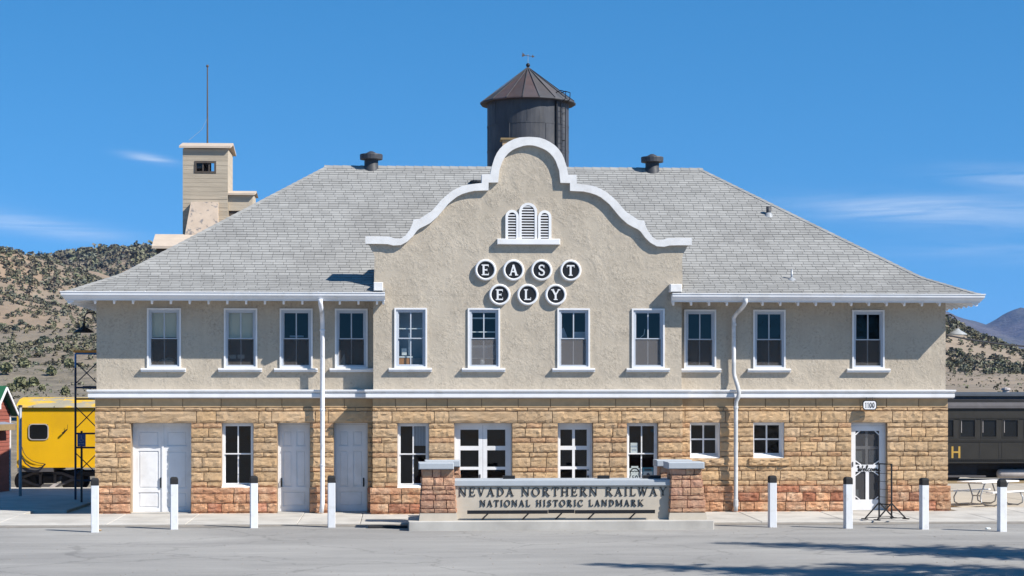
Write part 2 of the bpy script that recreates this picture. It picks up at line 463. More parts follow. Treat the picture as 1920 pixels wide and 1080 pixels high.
class MB:
    def __init__(s):
        s.v, s.f, s.t = [], [], []
        s.cur = None

    def add(s, vs, fs):
        n = len(s.v)
        s.v += [tuple(p) for p in vs]
        for f in fs:
            s.f.append(tuple(i + n for i in f))
            s.t.append(s.cur)
        return s

    def box(s, x0, x1, y0, y1, z0, z1):
        vs = [(x0, y0, z0), (x1, y0, z0), (x1, y1, z0), (x0, y1, z0), (x0, y0, z1), (x1, y0, z1), (x1, y1, z1), (x0, y1, z1)]
        return s.add(vs, [(0, 3, 2, 1), (4, 5, 6, 7), (0, 1, 5, 4), (1, 2, 6, 5), (2, 3, 7, 6), (3, 0, 4, 7)])

    def cbox(s, x0, x1, y0, y1, z0, z1, c):     # box with chamfered front edges (front is -y)
        a = [(x0, y1, z0), (x1, y1, z0), (x1, y1, z1), (x0, y1, z1)]
        b = [(x0, y0 + c, z0), (x1, y0 + c, z0), (x1, y0 + c, z1), (x0, y0 + c, z1)]
        d = [(x0 + c, y0, z0 + c), (x1 - c, y0, z0 + c), (x1 - c, y0, z1 - c), (x0 + c, y0, z1 - c)]
        fs = [(0, 3, 2, 1), (8, 9, 10, 11)]
        for i in range(4):
            j = (i + 1) % 4
            fs += [(i, j, 4 + j, 4 + i), (4 + i, 4 + j, 8 + j, 8 + i)]
        return s.add(a + b + d, fs)

    def prism(s, poly, y0, y1):                 # polygon in x,z (counter-clockwise seen from -y), y0 in front
        n = len(poly)
        vs = [(p[0], y0, p[1]) for p in poly] + [(p[0], y1, p[1]) for p in poly]
        fs = [tuple(range(n)), tuple(range(2 * n - 1, n - 1, -1))]
        fs += [(i, i + n, (i + 1) % n + n, (i + 1) % n) for i in range(n)]
        return s.add(vs, fs)

    def bar(s, a, b, w, h=None, up=(0, 0, 1)):  # rectangular bar from a to b
        a, b = Vector(a), Vector(b)
        h = h or w
        d = (b - a).normalized()
        u = Vector(up)
        if abs(d.dot(u)) > 0.98:
            u = Vector((0, 1, 0))
        r = d.cross(u).normalized()
        q = r.cross(d).normalized()
        vs = []
        for p in (a, b):
            for i, j in ((-1, -1), (1, -1), (1, 1), (-1, 1)):
                vs.append(p + r * (i * w / 2) + q * (j * h / 2))
        return s.add(vs, [(3, 2, 1, 0), (4, 5, 6, 7), (0, 1, 5, 4), (1, 2, 6, 5), (2, 3, 7, 6), (3, 0, 4, 7)])

    def tube(s, pts, r, n=8, cap=True):
        pts = [Vector(p) for p in pts]
        rs = r if isinstance(r, (list, tuple)) else [r] * len(pts)
        base = len(s.v)
        ref = None
        for k, p in enumerate(pts):
            d = (pts[min(k + 1, len(pts) - 1)] - pts[max(k - 1, 0)]).normalized()
            if ref is None:
                ref = Vector((0, 0, 1)) if abs(d.z) < 0.9 else Vector((0, 1, 0))
            a = d.cross(ref).normalized()
            b = a.cross(d).normalized()
            ref = b
            for i in range(n):
                t = 2 * math.pi * i / n
                s.v.append(tuple(p + a * (math.cos(t) * rs[k]) + b * (math.sin(t) * rs[k])))
        for k in range(len(pts) - 1):
            for i in range(n):
                j = (i + 1) % n
                s.f.append((base + k * n + i, base + k * n + j, base + (k + 1) * n + j, base + (k + 1) * n + i))
                s.t.append(s.cur)
        if cap:
            s.f.append(tuple(base + i for i in range(n - 1, -1, -1)))
            s.f.append(tuple(base + (len(pts) - 1) * n + i for i in range(n)))
            s.t += [s.cur, s.cur]
        return s

    def lathe(s, prof, c, n=24, a0=0.0, a1=None, axis='z'):
        full = a1 is None
        a1 = a0 + 2 * math.pi if full else a1
        m = n if full else n + 1
        base = len(s.v)
        for r, z in prof:
            for i in range(m):
                t = a0 + (a1 - a0) * i / n
                if axis == 'z':
                    s.v.append((c[0] + r * math.cos(t), c[1] + r * math.sin(t), c[2] + z))
                elif axis == 'y':
                    s.v.append((c[0] + r * math.cos(t), c[1] + z, c[2] + r * math.sin(t)))
                else:
                    s.v.append((c[0] + z, c[1] + r * math.cos(t), c[2] + r * math.sin(t)))
        for k in range(len(prof) - 1):
            for i in range(n):
                j = (i + 1) % m
                s.f.append((base + k * m + i, base + k * m + j, base + (k + 1) * m + j, base + (k + 1) * m + i))
                s.t.append(s.cur)
        return s

    def sweep(s, path, prof, closed_ends=True):   # rectilinear path [(x,y,nx,ny)...]: prof points (offset, z); mitred corners
        m = len(prof)
        base = len(s.v)
        for (x, y, nx, ny) in path:
            for o, z in prof:
                s.v.append((x + nx * o, y + ny * o, z))
        for k in range(len(path) - 1):
            for i in range(m):
                j = (i + 1) % m
                s.f.append((base + k * m + i, base + (k + 1) * m + i, base + (k + 1) * m + j, base + k * m + j))
                s.t.append(s.cur)
        if closed_ends:
            s.f.append(tuple(base + i for i in range(m)))
            s.f.append(tuple(base + (len(path) - 1) * m + i for i in range(m - 1, -1, -1)))
            s.t += [s.cur, s.cur]
        return s

    def mesh(s, name, material, off=Vector((0, 0, 0)), smooth=False, fix=True):
        me = bpy.data.meshes.new(name)
        off = Vector(off)
        me.from_pydata([tuple(Vector(p) - off) for p in s.v], [], s.f)
        if fix:
            bm = bmesh.new()
            bm.from_mesh(me)
            bmesh.ops.recalc_face_normals(bm, faces=bm.faces)
            bm.to_mesh(me)
            bm.free()
        if any(t is not None for t in s.t):
            ca = me.color_attributes.new('tint', 'FLOAT_COLOR', 'CORNER')
            k = 0
            dat = []
            for poly in me.polygons:
                t = s.t[poly.index] or (1, 1, 1)
                dat += [t[0], t[1], t[2], 1.0] * poly.loop_total
            ca.data.foreach_set('color', dat)
        me.materials.append(material if not isinstance(material, str) else M[material])
        if smooth:
            me.polygons.foreach_set('use_smooth', [True] * len(me.polygons))
        return me

    def build(s, name, material, parent=None, origin=None, smooth=False, local=False, fix=True, label=None, kind=None):
        if local:
            org = Vector((0, 0, 0))
            me = s.mesh(name, material, org, smooth, fix)
            o = bpy.data.objects.new(name, me)
            o.location = (0, 0, 0)
            ORG[o] = Vector((0, 0, 0))
        else:
            po = ORG[parent] if parent is not None else Vector((0, 0, 0))
            org = Vector(origin) if origin is not None else po
            me = s.mesh(name, material, org, smooth, fix)
            o = bpy.data.objects.new(name, me)
            o.location = org - po
            ORG[o] = org
        COL.objects.link(o)
        if parent is not None:
            o.parent = parent
        if label:
            o['label'] = label
        if kind:
            o['kind'] = kind
        return o


def hold(name, parent, org=None):           # an Empty that groups the pieces of a part (window, door, wall)
    o = bpy.data.objects.new(name, None)
    o.empty_display_size = 0.2
    COL.objects.link(o)
    o.parent = parent
    org = Vector(org) if org is not None else ORG[parent]
    o.location = org - ORG[parent]
    ORG[o] = org
    return o


def copy_tree(o, parent=None):
    c = o.copy()
    COL.objects.link(c)
    c.parent = parent
    for ch in [x for x in bpy.data.objects if x.parent == o]:
        copy_tree(ch, c)
    return c


def struct(mb, name, material, **kw):
    o = mb.build(name, material, **kw)
    o['kind'] = 'structure'
    return o


def smoothstep(a, b, x):
    t = max(0.0, min(1.0, (x - a) / (b - a)))
    return t * t * (3 - 2 * t)


def lerp_tab(tab, x):
    if x <= tab[0][0]:
        return tab[0][1]
    for (x0, y0), (x1, y1) in zip(tab, tab[1:]):
        if x <= x1:
            return y0 + (y1 - y0) * (x - x0) / (x1 - x0)
    return tab[-1][1]


# ------------------------------------------------------------------ letters (drawn as strokes, no font files)
def stroke(pts, w0, w1=None, wf=None):
    """offset polyline -> list of quads (x,z)"""
    pts = [Vector((p[0], p[1])) for p in pts]
    n = len(pts)
    Ls, Rs = [], []
    for i, p in enumerate(pts):
        d = (pts[min(i + 1, n - 1)] - pts[max(i - 1, 0)]).normalized()
        q = Vector((-d.y, d.x))
        f = i / (n - 1)
        w = wf(f, d) if wf else (w0 + ((w1 if w1 is not None else w0) - w0) * f)
        Ls.append(p + q * w / 2)
        Rs.append(p - q * w / 2)
    return [[Rs[i], Rs[i + 1], Ls[i + 1], Ls[i]] for i in range(n - 1)]


def arc(cx, cz, rx, rz, a0, a1, n=14):
    return [(cx + rx * math.cos(R(a0 + (a1 - a0) * i / n)), cz + rz * math.sin(R(a0 + (a1 - a0) * i / n))) for i in range(n + 1)]


def glyph(ch, T=0.17, t=0.075, s=0.09, sh=0.055):
    q = []

    def rect(x0, z0, x1, z1):
        q.append([Vector((x0, z0)), Vector((x1, z0)), Vector((x1, z1)), Vector((x0, z1))])

    def stem(x, w=T, top=True, bot=True, z0=0.0, z1=1.0):
        rect(x - w / 2, z0, x + w / 2, z1)
        if top:
            rect(x - w / 2 - s, z1 - sh, x + w / 2 + s, z1)
        if bot:
            rect(x - w / 2 - s, z0, x + w / 2 + s, z0 + sh)

    def line(a, b, w):
        q.extend(stroke([a, b], w))

    def serif(x, z, w=0.26):
        rect(x - w / 2, z, x + w / 2, z + sh)
    mod = lambda f, d: t + (T * 1.08 - t) * abs(d.y) ** 1.5
    w = 0.9
    if ch == 'N':
        stem(.14, t, True, True); stem(.82, t, True, False); line((.13, .98), (.82, .02), T); w = .98
    elif ch == 'E':
        stem(.2); rect(.2, 1 - t, .70, 1); rect(.2, .5 - t / 2, .56, .5 + t / 2); rect(.2, 0, .72, t)
        rect(.655, .78, .70, 1); rect(.675, 0, .72, .24); rect(.525, .38, .565, .62); w = .8
    elif ch == 'F':
        stem(.2); rect(.2, 1 - t, .70, 1); rect(.2, .5 - t / 2, .56, .5 + t / 2); rect(.655, .78, .70, 1); w = .76
    elif ch == 'V':
        line((.14, 1), (.44, .02), T); line((.44, .02), (.74, 1), t); serif(.14, 1 - sh, .3); serif(.74, 1 - sh, .26); w = .88
    elif ch == 'A':
        line((.13, .02), (.43, .98), t); line((.41, 1), (.75, 0), T); rect(.22, .30, .62, .30 + t); serif(.13, 0); serif(.75, 0, .32); w = .9
    elif ch == 'D':
        stem(.2); q.extend(stroke(arc(.30, .5, .50, .5 - t / 2, -90, 90), t, wf=mod)); rect(.18, 0, .34, t); rect(.18, 1 - t, .34, 1); w = .92
    elif ch == 'O':
        q.extend(stroke(arc(.5, .5, .40, .48, 0, 360, 26), t, wf=mod)); w = 1.0
    elif ch == '0':
        q.extend(stroke(arc(.36, .5, .25, .47, 0, 360, 24), t, wf=mod)); w = .72
    elif ch == '1':
        stem(.28, T, False, True); line((.05, .80), (.28, .97), t * 1.3); w = .56
    elif ch == '5':
        rect(.15, .9, .62, 1); rect(.13, .5, .24, 1); q.extend(stroke(arc(.34, .31, .27, .27, 130, -150, 16), .13)); w = .75
    elif ch == 'R':
        stem(.2); q.extend(stroke(arc(.36, .745, .28, .255 - t / 2, -90, 90), t, wf=mod)); rect(.18, .49, .38, .49 + t); rect(.18, 1 - t, .38, 1)
        line((.42, .5), (.80, .0), T * .95); serif(.82, 0, .2); w = .92
    elif ch == 'T':
        stem(.42, T, False, True); rect(.04, 1 - t, .80, 1); rect(.04, .76, .085, 1); rect(.755, .76, .80, 1); w = .84
    elif ch == 'H':
        stem(.2); stem(.78); rect(.2, .5 - t / 2, .78, .5 + t / 2); w = .98
    elif ch == 'I':
        stem(.2); w = .40
    elif ch == 'L':
        stem(.2); rect(.2, 0, .70, t); rect(.655, 0, .70, .26); w = .76
    elif ch == 'W':
        line((.12, 1), (.36, .02), T); line((.36, .02), (.60, 1), t); line((.52, 1), (.80, .02), T); line((.80, .02), (1.06, 1), t)
        serif(.12, 1 - sh, .28); serif(.56, 1 - sh, .26); serif(1.06, 1 - sh, .24); w = 1.18
    elif ch == 'Y':
        line((.12, 1), (.43, .46), T); line((.76, 1), (.43, .46), t); stem(.43, T, False, True, 0, .5); serif(.12, 1 - sh, .3); serif(.76, 1 - sh, .26); w = .88
    elif ch == 'S':
        q.extend(stroke([(.62, .78), (.57, .90), (.44, .96), (.30, .95), (.17, .86), (.15, .72), (.24, .60), (.40, .52), (.56, .42), (.64, .28), (.60, .13), (.46, .04), (.30, .04), (.17, .12), (.12, .25)], t,
                        wf=lambda f, d: t + (T - t) * max(0, 1 - abs(f - .5) * 2.6)))
        rect(.60, .70, .645, .98); rect(.10, .02, .145, .30); w = .76
    elif ch == 'C':
        q.extend(stroke(arc(.52, .5, .42, .47, 48, 318, 22), t, wf=mod)); rect(.78, .68, .825, .97); rect(.78, .05, .82, .24); w = .92
    elif ch == 'M':
        stem(.14, t); stem(1.0, T); line((.14, .98), (.56, .05), T); line((.56, .05), (1.0, .98), t); w = 1.18
    elif ch == 'K':
        stem(.2); line((.76, .98), (.24, .42), t); line((.38, .58), (.80, .0), T); serif(.78, 1 - sh, .26); serif(.82, 0, .28); w = .96
    else:
        w = .45
    return q, w


def add_glyph(mb, quads, x, z, hx, hz, y0, depth):
    for k, qd in enumerate(quads):
        poly = [(x + p.x * hx, z + p.y * hz) for p in qd]
        ar = sum(poly[i][0] * poly[(i + 1) % 4][1] - poly[(i + 1) % 4][0] * poly[i][1] for i in range(4))
        if ar < 0:
            poly.reverse()
        mb.prism(poly, y0 - 0.00035 * (k % 23), y0 + depth)


def text_line(text, x0, x1, z, h, y0, depth, material, parent, gap=0.12, name='letter', **gk):
    gs = [glyph(c, **gk) for c in text]
    tot = sum(g[1] for g in gs) + gap * (len(gs) - 1)
    k = (x1 - x0) / tot
    x = x0
    for c, (q, w) in zip(text, gs):
        if q:
            mb = MB()
            add_glyph(mb, q, x, z, k, h, y0, depth)
            mb.build(name, material, parent, origin=(x + w * k / 2, y0, z))
        x += (w + gap) * k


# ================================================================== THE SETTING
GZ = -0.13           # level of the parking lot

# ground sheet to the horizon
g = MB()
g.add([(-9000, -400, -0.75), (9000, -400, -0.75), (9000, 14000, -0.75), (-9000, 14000, -0.75)], [(0, 1, 2, 3)])
struct(g, 'ground', 'ground')

# parking lot of old asphalt, meeting the pavement
g = MB()
ys = [-140, -90, -60, -40, -30, -24, -18, -14, -11, -9, -7.5, -6.5, -5.5, -4.6, -3.9]
xs = [-90, -60, -40, -28] + [i * 2.0 for i in range(-11, 12)] + [28, 40, 60, 90]


def lot_z(x, y):
    z = GZ + 0.05 * noise.noise(Vector((x * 0.06, y * 0.06, 3.1))) * smoothstep(-4.2, -8, y)
    return z + 0.035 * smoothstep(-9.5, -4.6, y)


for i in range(len(xs) - 1):
    for j in range(len(ys) - 1):
        c = [(xs[i], ys[j]), (xs[i + 1], ys[j]), (xs[i + 1], ys[j + 1]), (xs[i], ys[j + 1])]
        g.add([(x, y, lot_z(x, y)) for x, y in c], [(0, 1, 2, 3)])
mb_lot = g


def lot_material():
    m = bpy.data.materials.new('old_asphalt_lot')
    m.use_nodes = True
    nt = m.node_tree
    L = nt.links
    b = nt.nodes['Principled BSDF']
    b.inputs['Roughness'].default_value = 0.93
    b.inputs['Specular IOR Level'].default_value = 0.25
    geo = nt.nodes.new('ShaderNodeNewGeometry')
    sc = nt.nodes.new('ShaderNodeVectorMath')
    sc.operation = 'MULTIPLY'
    sc.inputs[1].default_value = (0.35, 1.0, 1.0)
    L.new(geo.outputs['Position'], sc.inputs[0])
    big = nd(nt, 'ShaderNodeTexNoise', Scale=0.32, Detail=6.0, Roughness=0.62, Distortion=0.6)
    L.new(sc.outputs[0], big.inputs['Vector'])
    ramp = nt.nodes.new('ShaderNodeValToRGB')
    ramp.color_ramp.elements[0].position = 0.36
    ramp.color_ramp.elements[0].color = (0.235, 0.228, 0.218, 1)
    ramp.color_ramp.elements[1].position = 0.66
    ramp.color_ramp.elements[1].color = (0.318, 0.308, 0.290, 1)
    L.new(big.outputs[0], ramp.inputs[0])
    fine = nd(nt, 'ShaderNodeTexNoise', Scale=38.0, Detail=8.0, Roughness=0.8)
    L.new(geo.outputs['Position'], fine.inputs['Vector'])
    fm = nd(nt, 'ShaderNodeMapRange', From_Min=0.3, From_Max=0.7, To_Min=0.82, To_Max=1.16)
    L.new(fine.outputs[0], fm.inputs['Value'])
    v1 = nt.nodes.new('ShaderNodeVectorMath')
    v1.operation = 'SCALE'
    L.new(ramp.outputs[0], v1.inputs[0])
    L.new(fm.outputs[0], v1.inputs['Scale'])
    # scattered dark specks of gravel and oil
    vo = nd(nt, 'ShaderNodeTexVoronoi', Scale=2.3)
    L.new(geo.outputs['Position'], vo.inputs['Vector'])
    vm = nd(nt, 'ShaderNodeMapRange', From_Min=0.02, From_Max=0.055, To_Min=0.45, To_Max=1.0)
    L.new(vo.outputs['Distance'], vm.inputs['Value'])
    # long tyre-worn streaks
    st = nt.nodes.new('ShaderNodeVectorMath')
    st.operation = 'MULTIPLY'
    st.inputs[1].default_value = (0.22, 0.8, 1.0)
    L.new(geo.outputs['Position'], st.inputs[0])
    sn = nd(nt, 'ShaderNodeTexNoise', Scale=1.0, Detail=4.0, Roughness=0.6)
    L.new(st.outputs[0], sn.inputs['Vector'])
    sm = nd(nt, 'ShaderNodeMapRange', From_Min=0.35, From_Max=0.68, To_Min=0.94, To_Max=1.06)
    L.new(sn.outputs[0], sm.inputs['Value'])
    mu = nt.nodes.new('ShaderNodeMath')
    mu.operation = 'MULTIPLY'
    L.new(vm.outputs[0], mu.inputs[0])
    L.new(sm.outputs[0], mu.inputs[1])
    v2 = nt.nodes.new('ShaderNodeVectorMath')
    v2.operation = 'SCALE'
    L.new(v1.outputs[0], v2.inputs[0])
    L.new(mu.outputs[0], v2.inputs['Scale'])
    L.new(v2.outputs[0], b.inputs['Base Color'])
    # hairline cracks
    cw = nd(nt, 'ShaderNodeTexNoise', Scale=0.5, Detail=5.0, Roughness=0.7)
    L.new(geo.outputs['Position'], cw.inputs['Vector'])
    cadd = nt.nodes.new('ShaderNodeVectorMath')
    cadd.operation = 'MULTIPLY_ADD'
    cadd.inputs[1].default_value = (2.2, 2.2, 0)
    L.new(cw.outputs['Color'], cadd.inputs[0])
    L.new(geo.outputs['Position'], cadd.inputs[2])
    cv = nd(nt, 'ShaderNodeTexVoronoi', Scale=0.21)
    cv.feature = 'DISTANCE_TO_EDGE'
    L.new(cadd.outputs[0], cv.inputs['Vector'])
    cm = nd(nt, 'ShaderNodeMapRange', From_Min=0.003, From_Max=0.012, To_Min=0.78, To_Max=1.0)
    L.new(cv.outputs['Distance'], cm.inputs['Value'])
    # stains
    so = nd(nt, 'ShaderNodeTexNoise', Scale=0.9, Detail=3.0, Roughness=0.5, Distortion=1.0)
    L.new(geo.outputs['Position'], so.inputs['Vector'])
    sm2 = nd(nt, 'ShaderNodeMapRange', From_Min=0.60, From_Max=0.76, To_Min=1.0, To_Max=0.90)
    L.new(so.outputs[0], sm2.inputs['Value'])
    mu2 = nt.nodes.new('ShaderNodeMath')
    mu2.operation = 'MULTIPLY'
    L.new(cm.outputs[0], mu2.inputs[0])
    L.new(sm2.outputs[0], mu2.inputs[1])
    v3 = nt.nodes.new('ShaderNodeVectorMath')
    v3.operation = 'SCALE'
    L.new(v2.outputs[0], v3.inputs[0])
    L.new(mu2.outputs[0], v3.inputs['Scale'])
    L.new(v3.outputs[0], b.inputs['Base Color'])
    bp = nd(nt, 'ShaderNodeBump', Strength=0.6, Distance=0.014)
    L.new(fine.outputs[0], bp.inputs['Height'])
    L.new(bp.outputs[0], b.inputs['Normal'])
    return m


M['lot'] = lot_material()
struct(mb_lot, 'parking_lot', 'lot', smooth=True)

# pavement: a bed with separate concrete slabs
PAVE_Y = -3.85
g = MB()
g.box(-40, 40, PAVE_Y + 0.05, 18.0, -0.4, -0.085)
pavement = struct(g, 'pavement', 'concrete')


def slab(x0, x1, y0, y1, zf=-0.055, zb=0.0, m='concrete', lip=False):
    zz = lambda y: zf + (zb - zf) * smoothstep(PAVE_Y, 0.2, y)
    c = 0.012
    mb = MB()
    th = 0.045 if lip else 0.12
    top = [(x0 + c, y0 + c, zz(y0)), (x1 - c, y0 + c, zz(y0)), (x1 - c, y1 - c, zz(y1)), (x0 + c, y1 - c, zz(y1))]
    low = [(x0, y0, zz(y0) - c), (x1, y0, zz(y0) - c), (x1, y1, zz(y1) - c), (x0, y1, zz(y1) - c)]
    bot = [(x0, y0, zz(y0) - th), (x1, y0, zz(y0) - th), (x1, y1, zz(y1) - th), (x0, y1, zz(y1) - th)]
    fs = [(0, 1, 2, 3), (11, 10, 9, 8)]
    for i in range(4):
        j = (i + 1) % 4
        fs += [(4 + i, 4 + j, j, i), (8 + i, 8 + j, 4 + j, 4 + i)]
    mb.add(top + low + bot, fs)
    return mb.build('paving_slab', m, pavement, origin=((x0 + x1) / 2, (y0 + y1) / 2, 0))


x = -27.0
while x < 27.0:
    w = rng.choice((1.7, 2.1, 2.4, 3.0))
    mid = -1.9 + rng.uniform(-0.05, 0.05)
    px_c = 976 + (x + w / 2) * 64
    slab(x + 0.007, x + w - 0.007, PAVE_Y, mid - 0.006, lip=True)
    slab(x + 0.007, x + w - 0.007, mid + 0.006, -0.12 if abs(x + w / 2) < 13.5 else 1.6, -0.055)
    x += w
for x0 in (-27.0, -23.6, -20.2, -16.8):
    for y0, y1 in ((1.62, 5.2), (5.22, 9.0)):
        slab(x0, x0 + 3.38, y0, y1)
for x0 in (13.6, 16.8, 20.0, 23.2):
    for y0, y1 in ((1.62, 5.2), (5.22, 9.0), (9.02, 13.0), (13.02, 17.5)):
        slab(x0, x0 + 3.18, y0, y1, m='concrete_warm')
# worn kerb strip of gravelly asphalt in front of the slabs
g = MB()
n = 90
for i in range(n):
    xa, xb = -27 + 54 * i / n, -27 + 54 * (i + 1) / n
    wa = PAVE_Y - 0.75 - 0.5 * noise.noise(Vector((xa * 0.4, 0, 0)))
    wb = PAVE_Y - 0.75 - 0.5 * noise.noise(Vector((xb * 0.4, 0, 0)))
    za, zb = lot_z(xa, wa) + 0.006, lot_z(xb, wb) + 0.006
    g.add([(xa, wa, za), (xb, wb, zb), (xb, PAVE_Y + 0.04, -0.088), (xa, PAVE_Y + 0.04, -0.088)], [(0, 1, 2, 3)])
M['kerb_dirt'] = mat('kerb_grit', (0.235, 0.215, 0.19), 0.97, 0.25, 5, bump=0.6, bscale=30, bdist=0.02)
struct(g, 'kerb_strip', 'kerb_dirt')

# ---------------------------------------------------------------- hills
def grid_mesh(u0, u1, nu, v0, v1, nv, fz):
    mb = MB()
    vs = []
    for j in range(nv + 1):
        v = v0 + (v1 - v0) * (j / nv)
        for i in range(nu + 1):
            r = u0 + (u1 - u0) * i / nu         # tangent of the bearing off the view axis
            u = r * v
            p = CAM + FWD * v + RGT * u
            vs.append((p.x, p.y, fz(u, v)))
    fs = []
    for j in range(nv):
        for i in range(nu):
            a = j * (nu + 1) + i
            fs.append((a, a + 1, a + nu + 2, a + nu + 1))
    mb.add(vs, fs)
    return mb


def nz(u, v, s, seed=0.0):
    return noise.fractal(Vector((u * s, v * s, seed)), 0.9, 2.1, 5)


PL = [(80, -0.9), (110, 1.2), (140, 3.2), (220, 4.9), (300, 8.0), (380, 16.6), (450, 26.6), (540, 40.0), (620, 54), (700, 50), (850, 30), (1000, 20)]


def z_left(u, v):
    f = math.exp(-((u + 190) / 120.0) ** 2) / math.exp(-((-0.255 * v + 190) / 120.0) ** 2) if v > 420 else 1.0
    g_ = math.exp(-((u + 190) / 120.0) ** 2) * 56 / 54
    k = smoothstep(300, 560, v)
    fac = (1 - k) + k * g_
    z = lerp_tab(PL, v) * fac * smoothstep(30, -40, u)
    z += nz(u, v, 0.012, 1.0) * 5.0 * smoothstep(260, 420, v) + nz(u, v, 0.05, 4.0) * 0.7 * smoothstep(120, 260, v)
    z += 1.5 * smoothstep(205, 222, v + 6 * nz(u, v, 0.03, 8)) - 1.5 * smoothstep(225, 300, v)
    return z - 1.5 * smoothstep(-10, 40, u) - 1.6 * smoothstep(420, 560, v)


def z_far(u, v):
    h = math.exp(-((v - 1000) / 210.0) ** 2)
    z = 81 * math.exp(-((u + 150) / 400.0) ** 2) * h * smoothstep(120, -40, u)
    return z + nz(u, v, 0.008, 2.0) * 4.5 * h - 3


def z_right(u, v):
    base = lerp_tab([(95, -1.2), (135, 2.6), (200, 4.5), (350, 7.2), (420, 8.2), (700, 9), (1000, 0)], v)
    hill = max(0.0, min(26.0, 21.5 - 8 - (u - 114) * 0.575)) * math.exp(-((v - 500) / 62.0) ** 2) * smoothstep(20, 70, u)
    hill2 = 9 * math.exp(-((v - 560) / 60.0) ** 2) * smoothstep(20, 70, u) * smoothstep(200, 130, u)
    z = base * smoothstep(5, 35, u) + max(hill, 0) + 0 * hill2
    return z + nz(u, v, 0.03, 5.0) * 0.8 * smoothstep(180, 380, v) - 1.2 * smoothstep(40, 0, u)


hill_l = struct(grid_mesh(-0.40, -0.02, 110, 80, 950, 130, z_left), 'hill', 'hill', smooth=True)
# the hill turns to grey sage on its lower benches
hm = M['hill']
nt = hm.node_tree
bs = nt.nodes['Principled BSDF']
src = bs.inputs['Base Color'].links[0].from_socket
geo = nt.nodes.new('ShaderNodeNewGeometry')
sp = nt.nodes.new('ShaderNodeSeparateXYZ')
nt.links.new(geo.outputs['Position'], sp.inputs[0])
no = nd(nt, 'ShaderNodeTexNoise', Scale=0.03, Detail=4.0)
nt.links.new(geo.outputs['Position'], no.inputs['Vector'])
ad = nt.nodes.new('ShaderNodeMath')
ad.operation = 'MULTIPLY_ADD'
ad.inputs[1].default_value = 14.0
nt.links.new(no.outputs[0], ad.inputs[0])
nt.links.new(sp.outputs[2], ad.inputs[2])
mrr = nd(nt, 'ShaderNodeMapRange', From_Min=13.0, From_Max=28.0)
nt.links.new(ad.outputs[0], mrr.inputs['Value'])
n5 = nd(nt, 'ShaderNodeTexNoise', Scale=0.35, Detail=8.0, Roughness=0.75)
st5 = nt.nodes.new('ShaderNodeVectorMath')
st5.operation = 'MULTIPLY'
st5.inputs[1].default_value = (0.5, 0.5, 2.0)
nt.links.new(geo.outputs['Position'], st5.inputs[0])
nt.links.new(st5.outputs[0], n5.inputs['Vector'])
rp = nt.nodes.new('ShaderNodeValToRGB')
rp.color_ramp.elements[0].position = 0.36
rp.color_ramp.elements[0].color = (0.12, 0.105, 0.08, 1)
rp.color_ramp.elements[1].position = 0.68
rp.color_ramp.elements[1].color = (0.27, 0.225, 0.165, 1)
nt.links.new(n5.outputs[0], rp.inputs[0])
mxh = nt.nodes.new('ShaderNodeMixRGB')
nt.links.new(mrr.outputs[0], mxh.inputs['Fac'])
nt.links.new(rp.outputs[0], mxh.inputs['Color1'])
nt.links.new(src, mxh.inputs['Color2'])
nt.links.new(mxh.outputs[0], bs.inputs['Base Color'])

struct(grid_mesh(-0.40, 0.20, 110, 700, 1300, 50, z_far), 'far_hill', 'hill', smooth=True)
struct(grid_mesh(0.05, 0.44, 90, 60, 900, 110, z_right), 'field_hill', 'field', smooth=True)

SKY_M = [(1500, 560), (1640, 545), (1773, 582), (1800, 592), (1833, 602), (1848, 605), (1860, 600), (1883, 588), (1912, 575), (1940, 578), (2050, 540), (2200, 560), (2500, 590)]


def z_mtn(u, v):
    px = 960 + FPX * u / 6000.0
    top = 3.36 + (HZ - lerp_tab(SKY_M, px)) * 6000 / FPX
    h = max(0.0, 1 - abs(v - 6000) / 1500.0)
    z = top * h ** 0.9
    return z + nz(u, v, 0.0016, 7.0) * 60 * min(h, 1 - h) * 2 + nz(u, v, 0.008, 3.0) * 9 * h - 4


struct(grid_mesh(0.14, 0.50, 120, 4500, 7500, 60, z_mtn), 'mountain', 'mountain', smooth=True)


# ---------------------------------------------------------------- scrub on the hills
def add_clump(mb, c, rx, rz, n, rg, tint):
    mb.cur = tint
    for k in range(n):
        a = rg.uniform(0, 2 * math.pi)
        h = rg.random() ** 0.8
        rr = rx * math.sqrt(max(0.06, 1 - (h * 1.02 - 0.12) ** 2)) * rg.uniform(0.45, 1.0)
        p = Vector((c[0] + rr * math.cos(a), c[1] + rr * math.sin(a), c[2] + rz * (0.02 + 0.98 * h)))
        sz = rx * rg.uniform(0.26, 0.46)
        d1 = Vector((rg.gauss(0, 1), rg.gauss(0, 1), rg.gauss(0, 0.6))).normalized()
        d2 = d1.cross(Vector((rg.gauss(0, 1), rg.gauss(0, 1), rg.gauss(0, 1)))).normalized()
        mb.add([p - d1 * sz - d2 * sz * .6, p + d1 * sz - d2 * sz * .7, p + d1 * sz * .7 + d2 * sz * .7, p - d1 * sz * .8 + d2 * sz * .6], [(0, 1, 2, 3)])


def to_world(u, v, z):
    p = CAM + FWD * v + RGT * u
    return Vector((p.x, p.y, z))


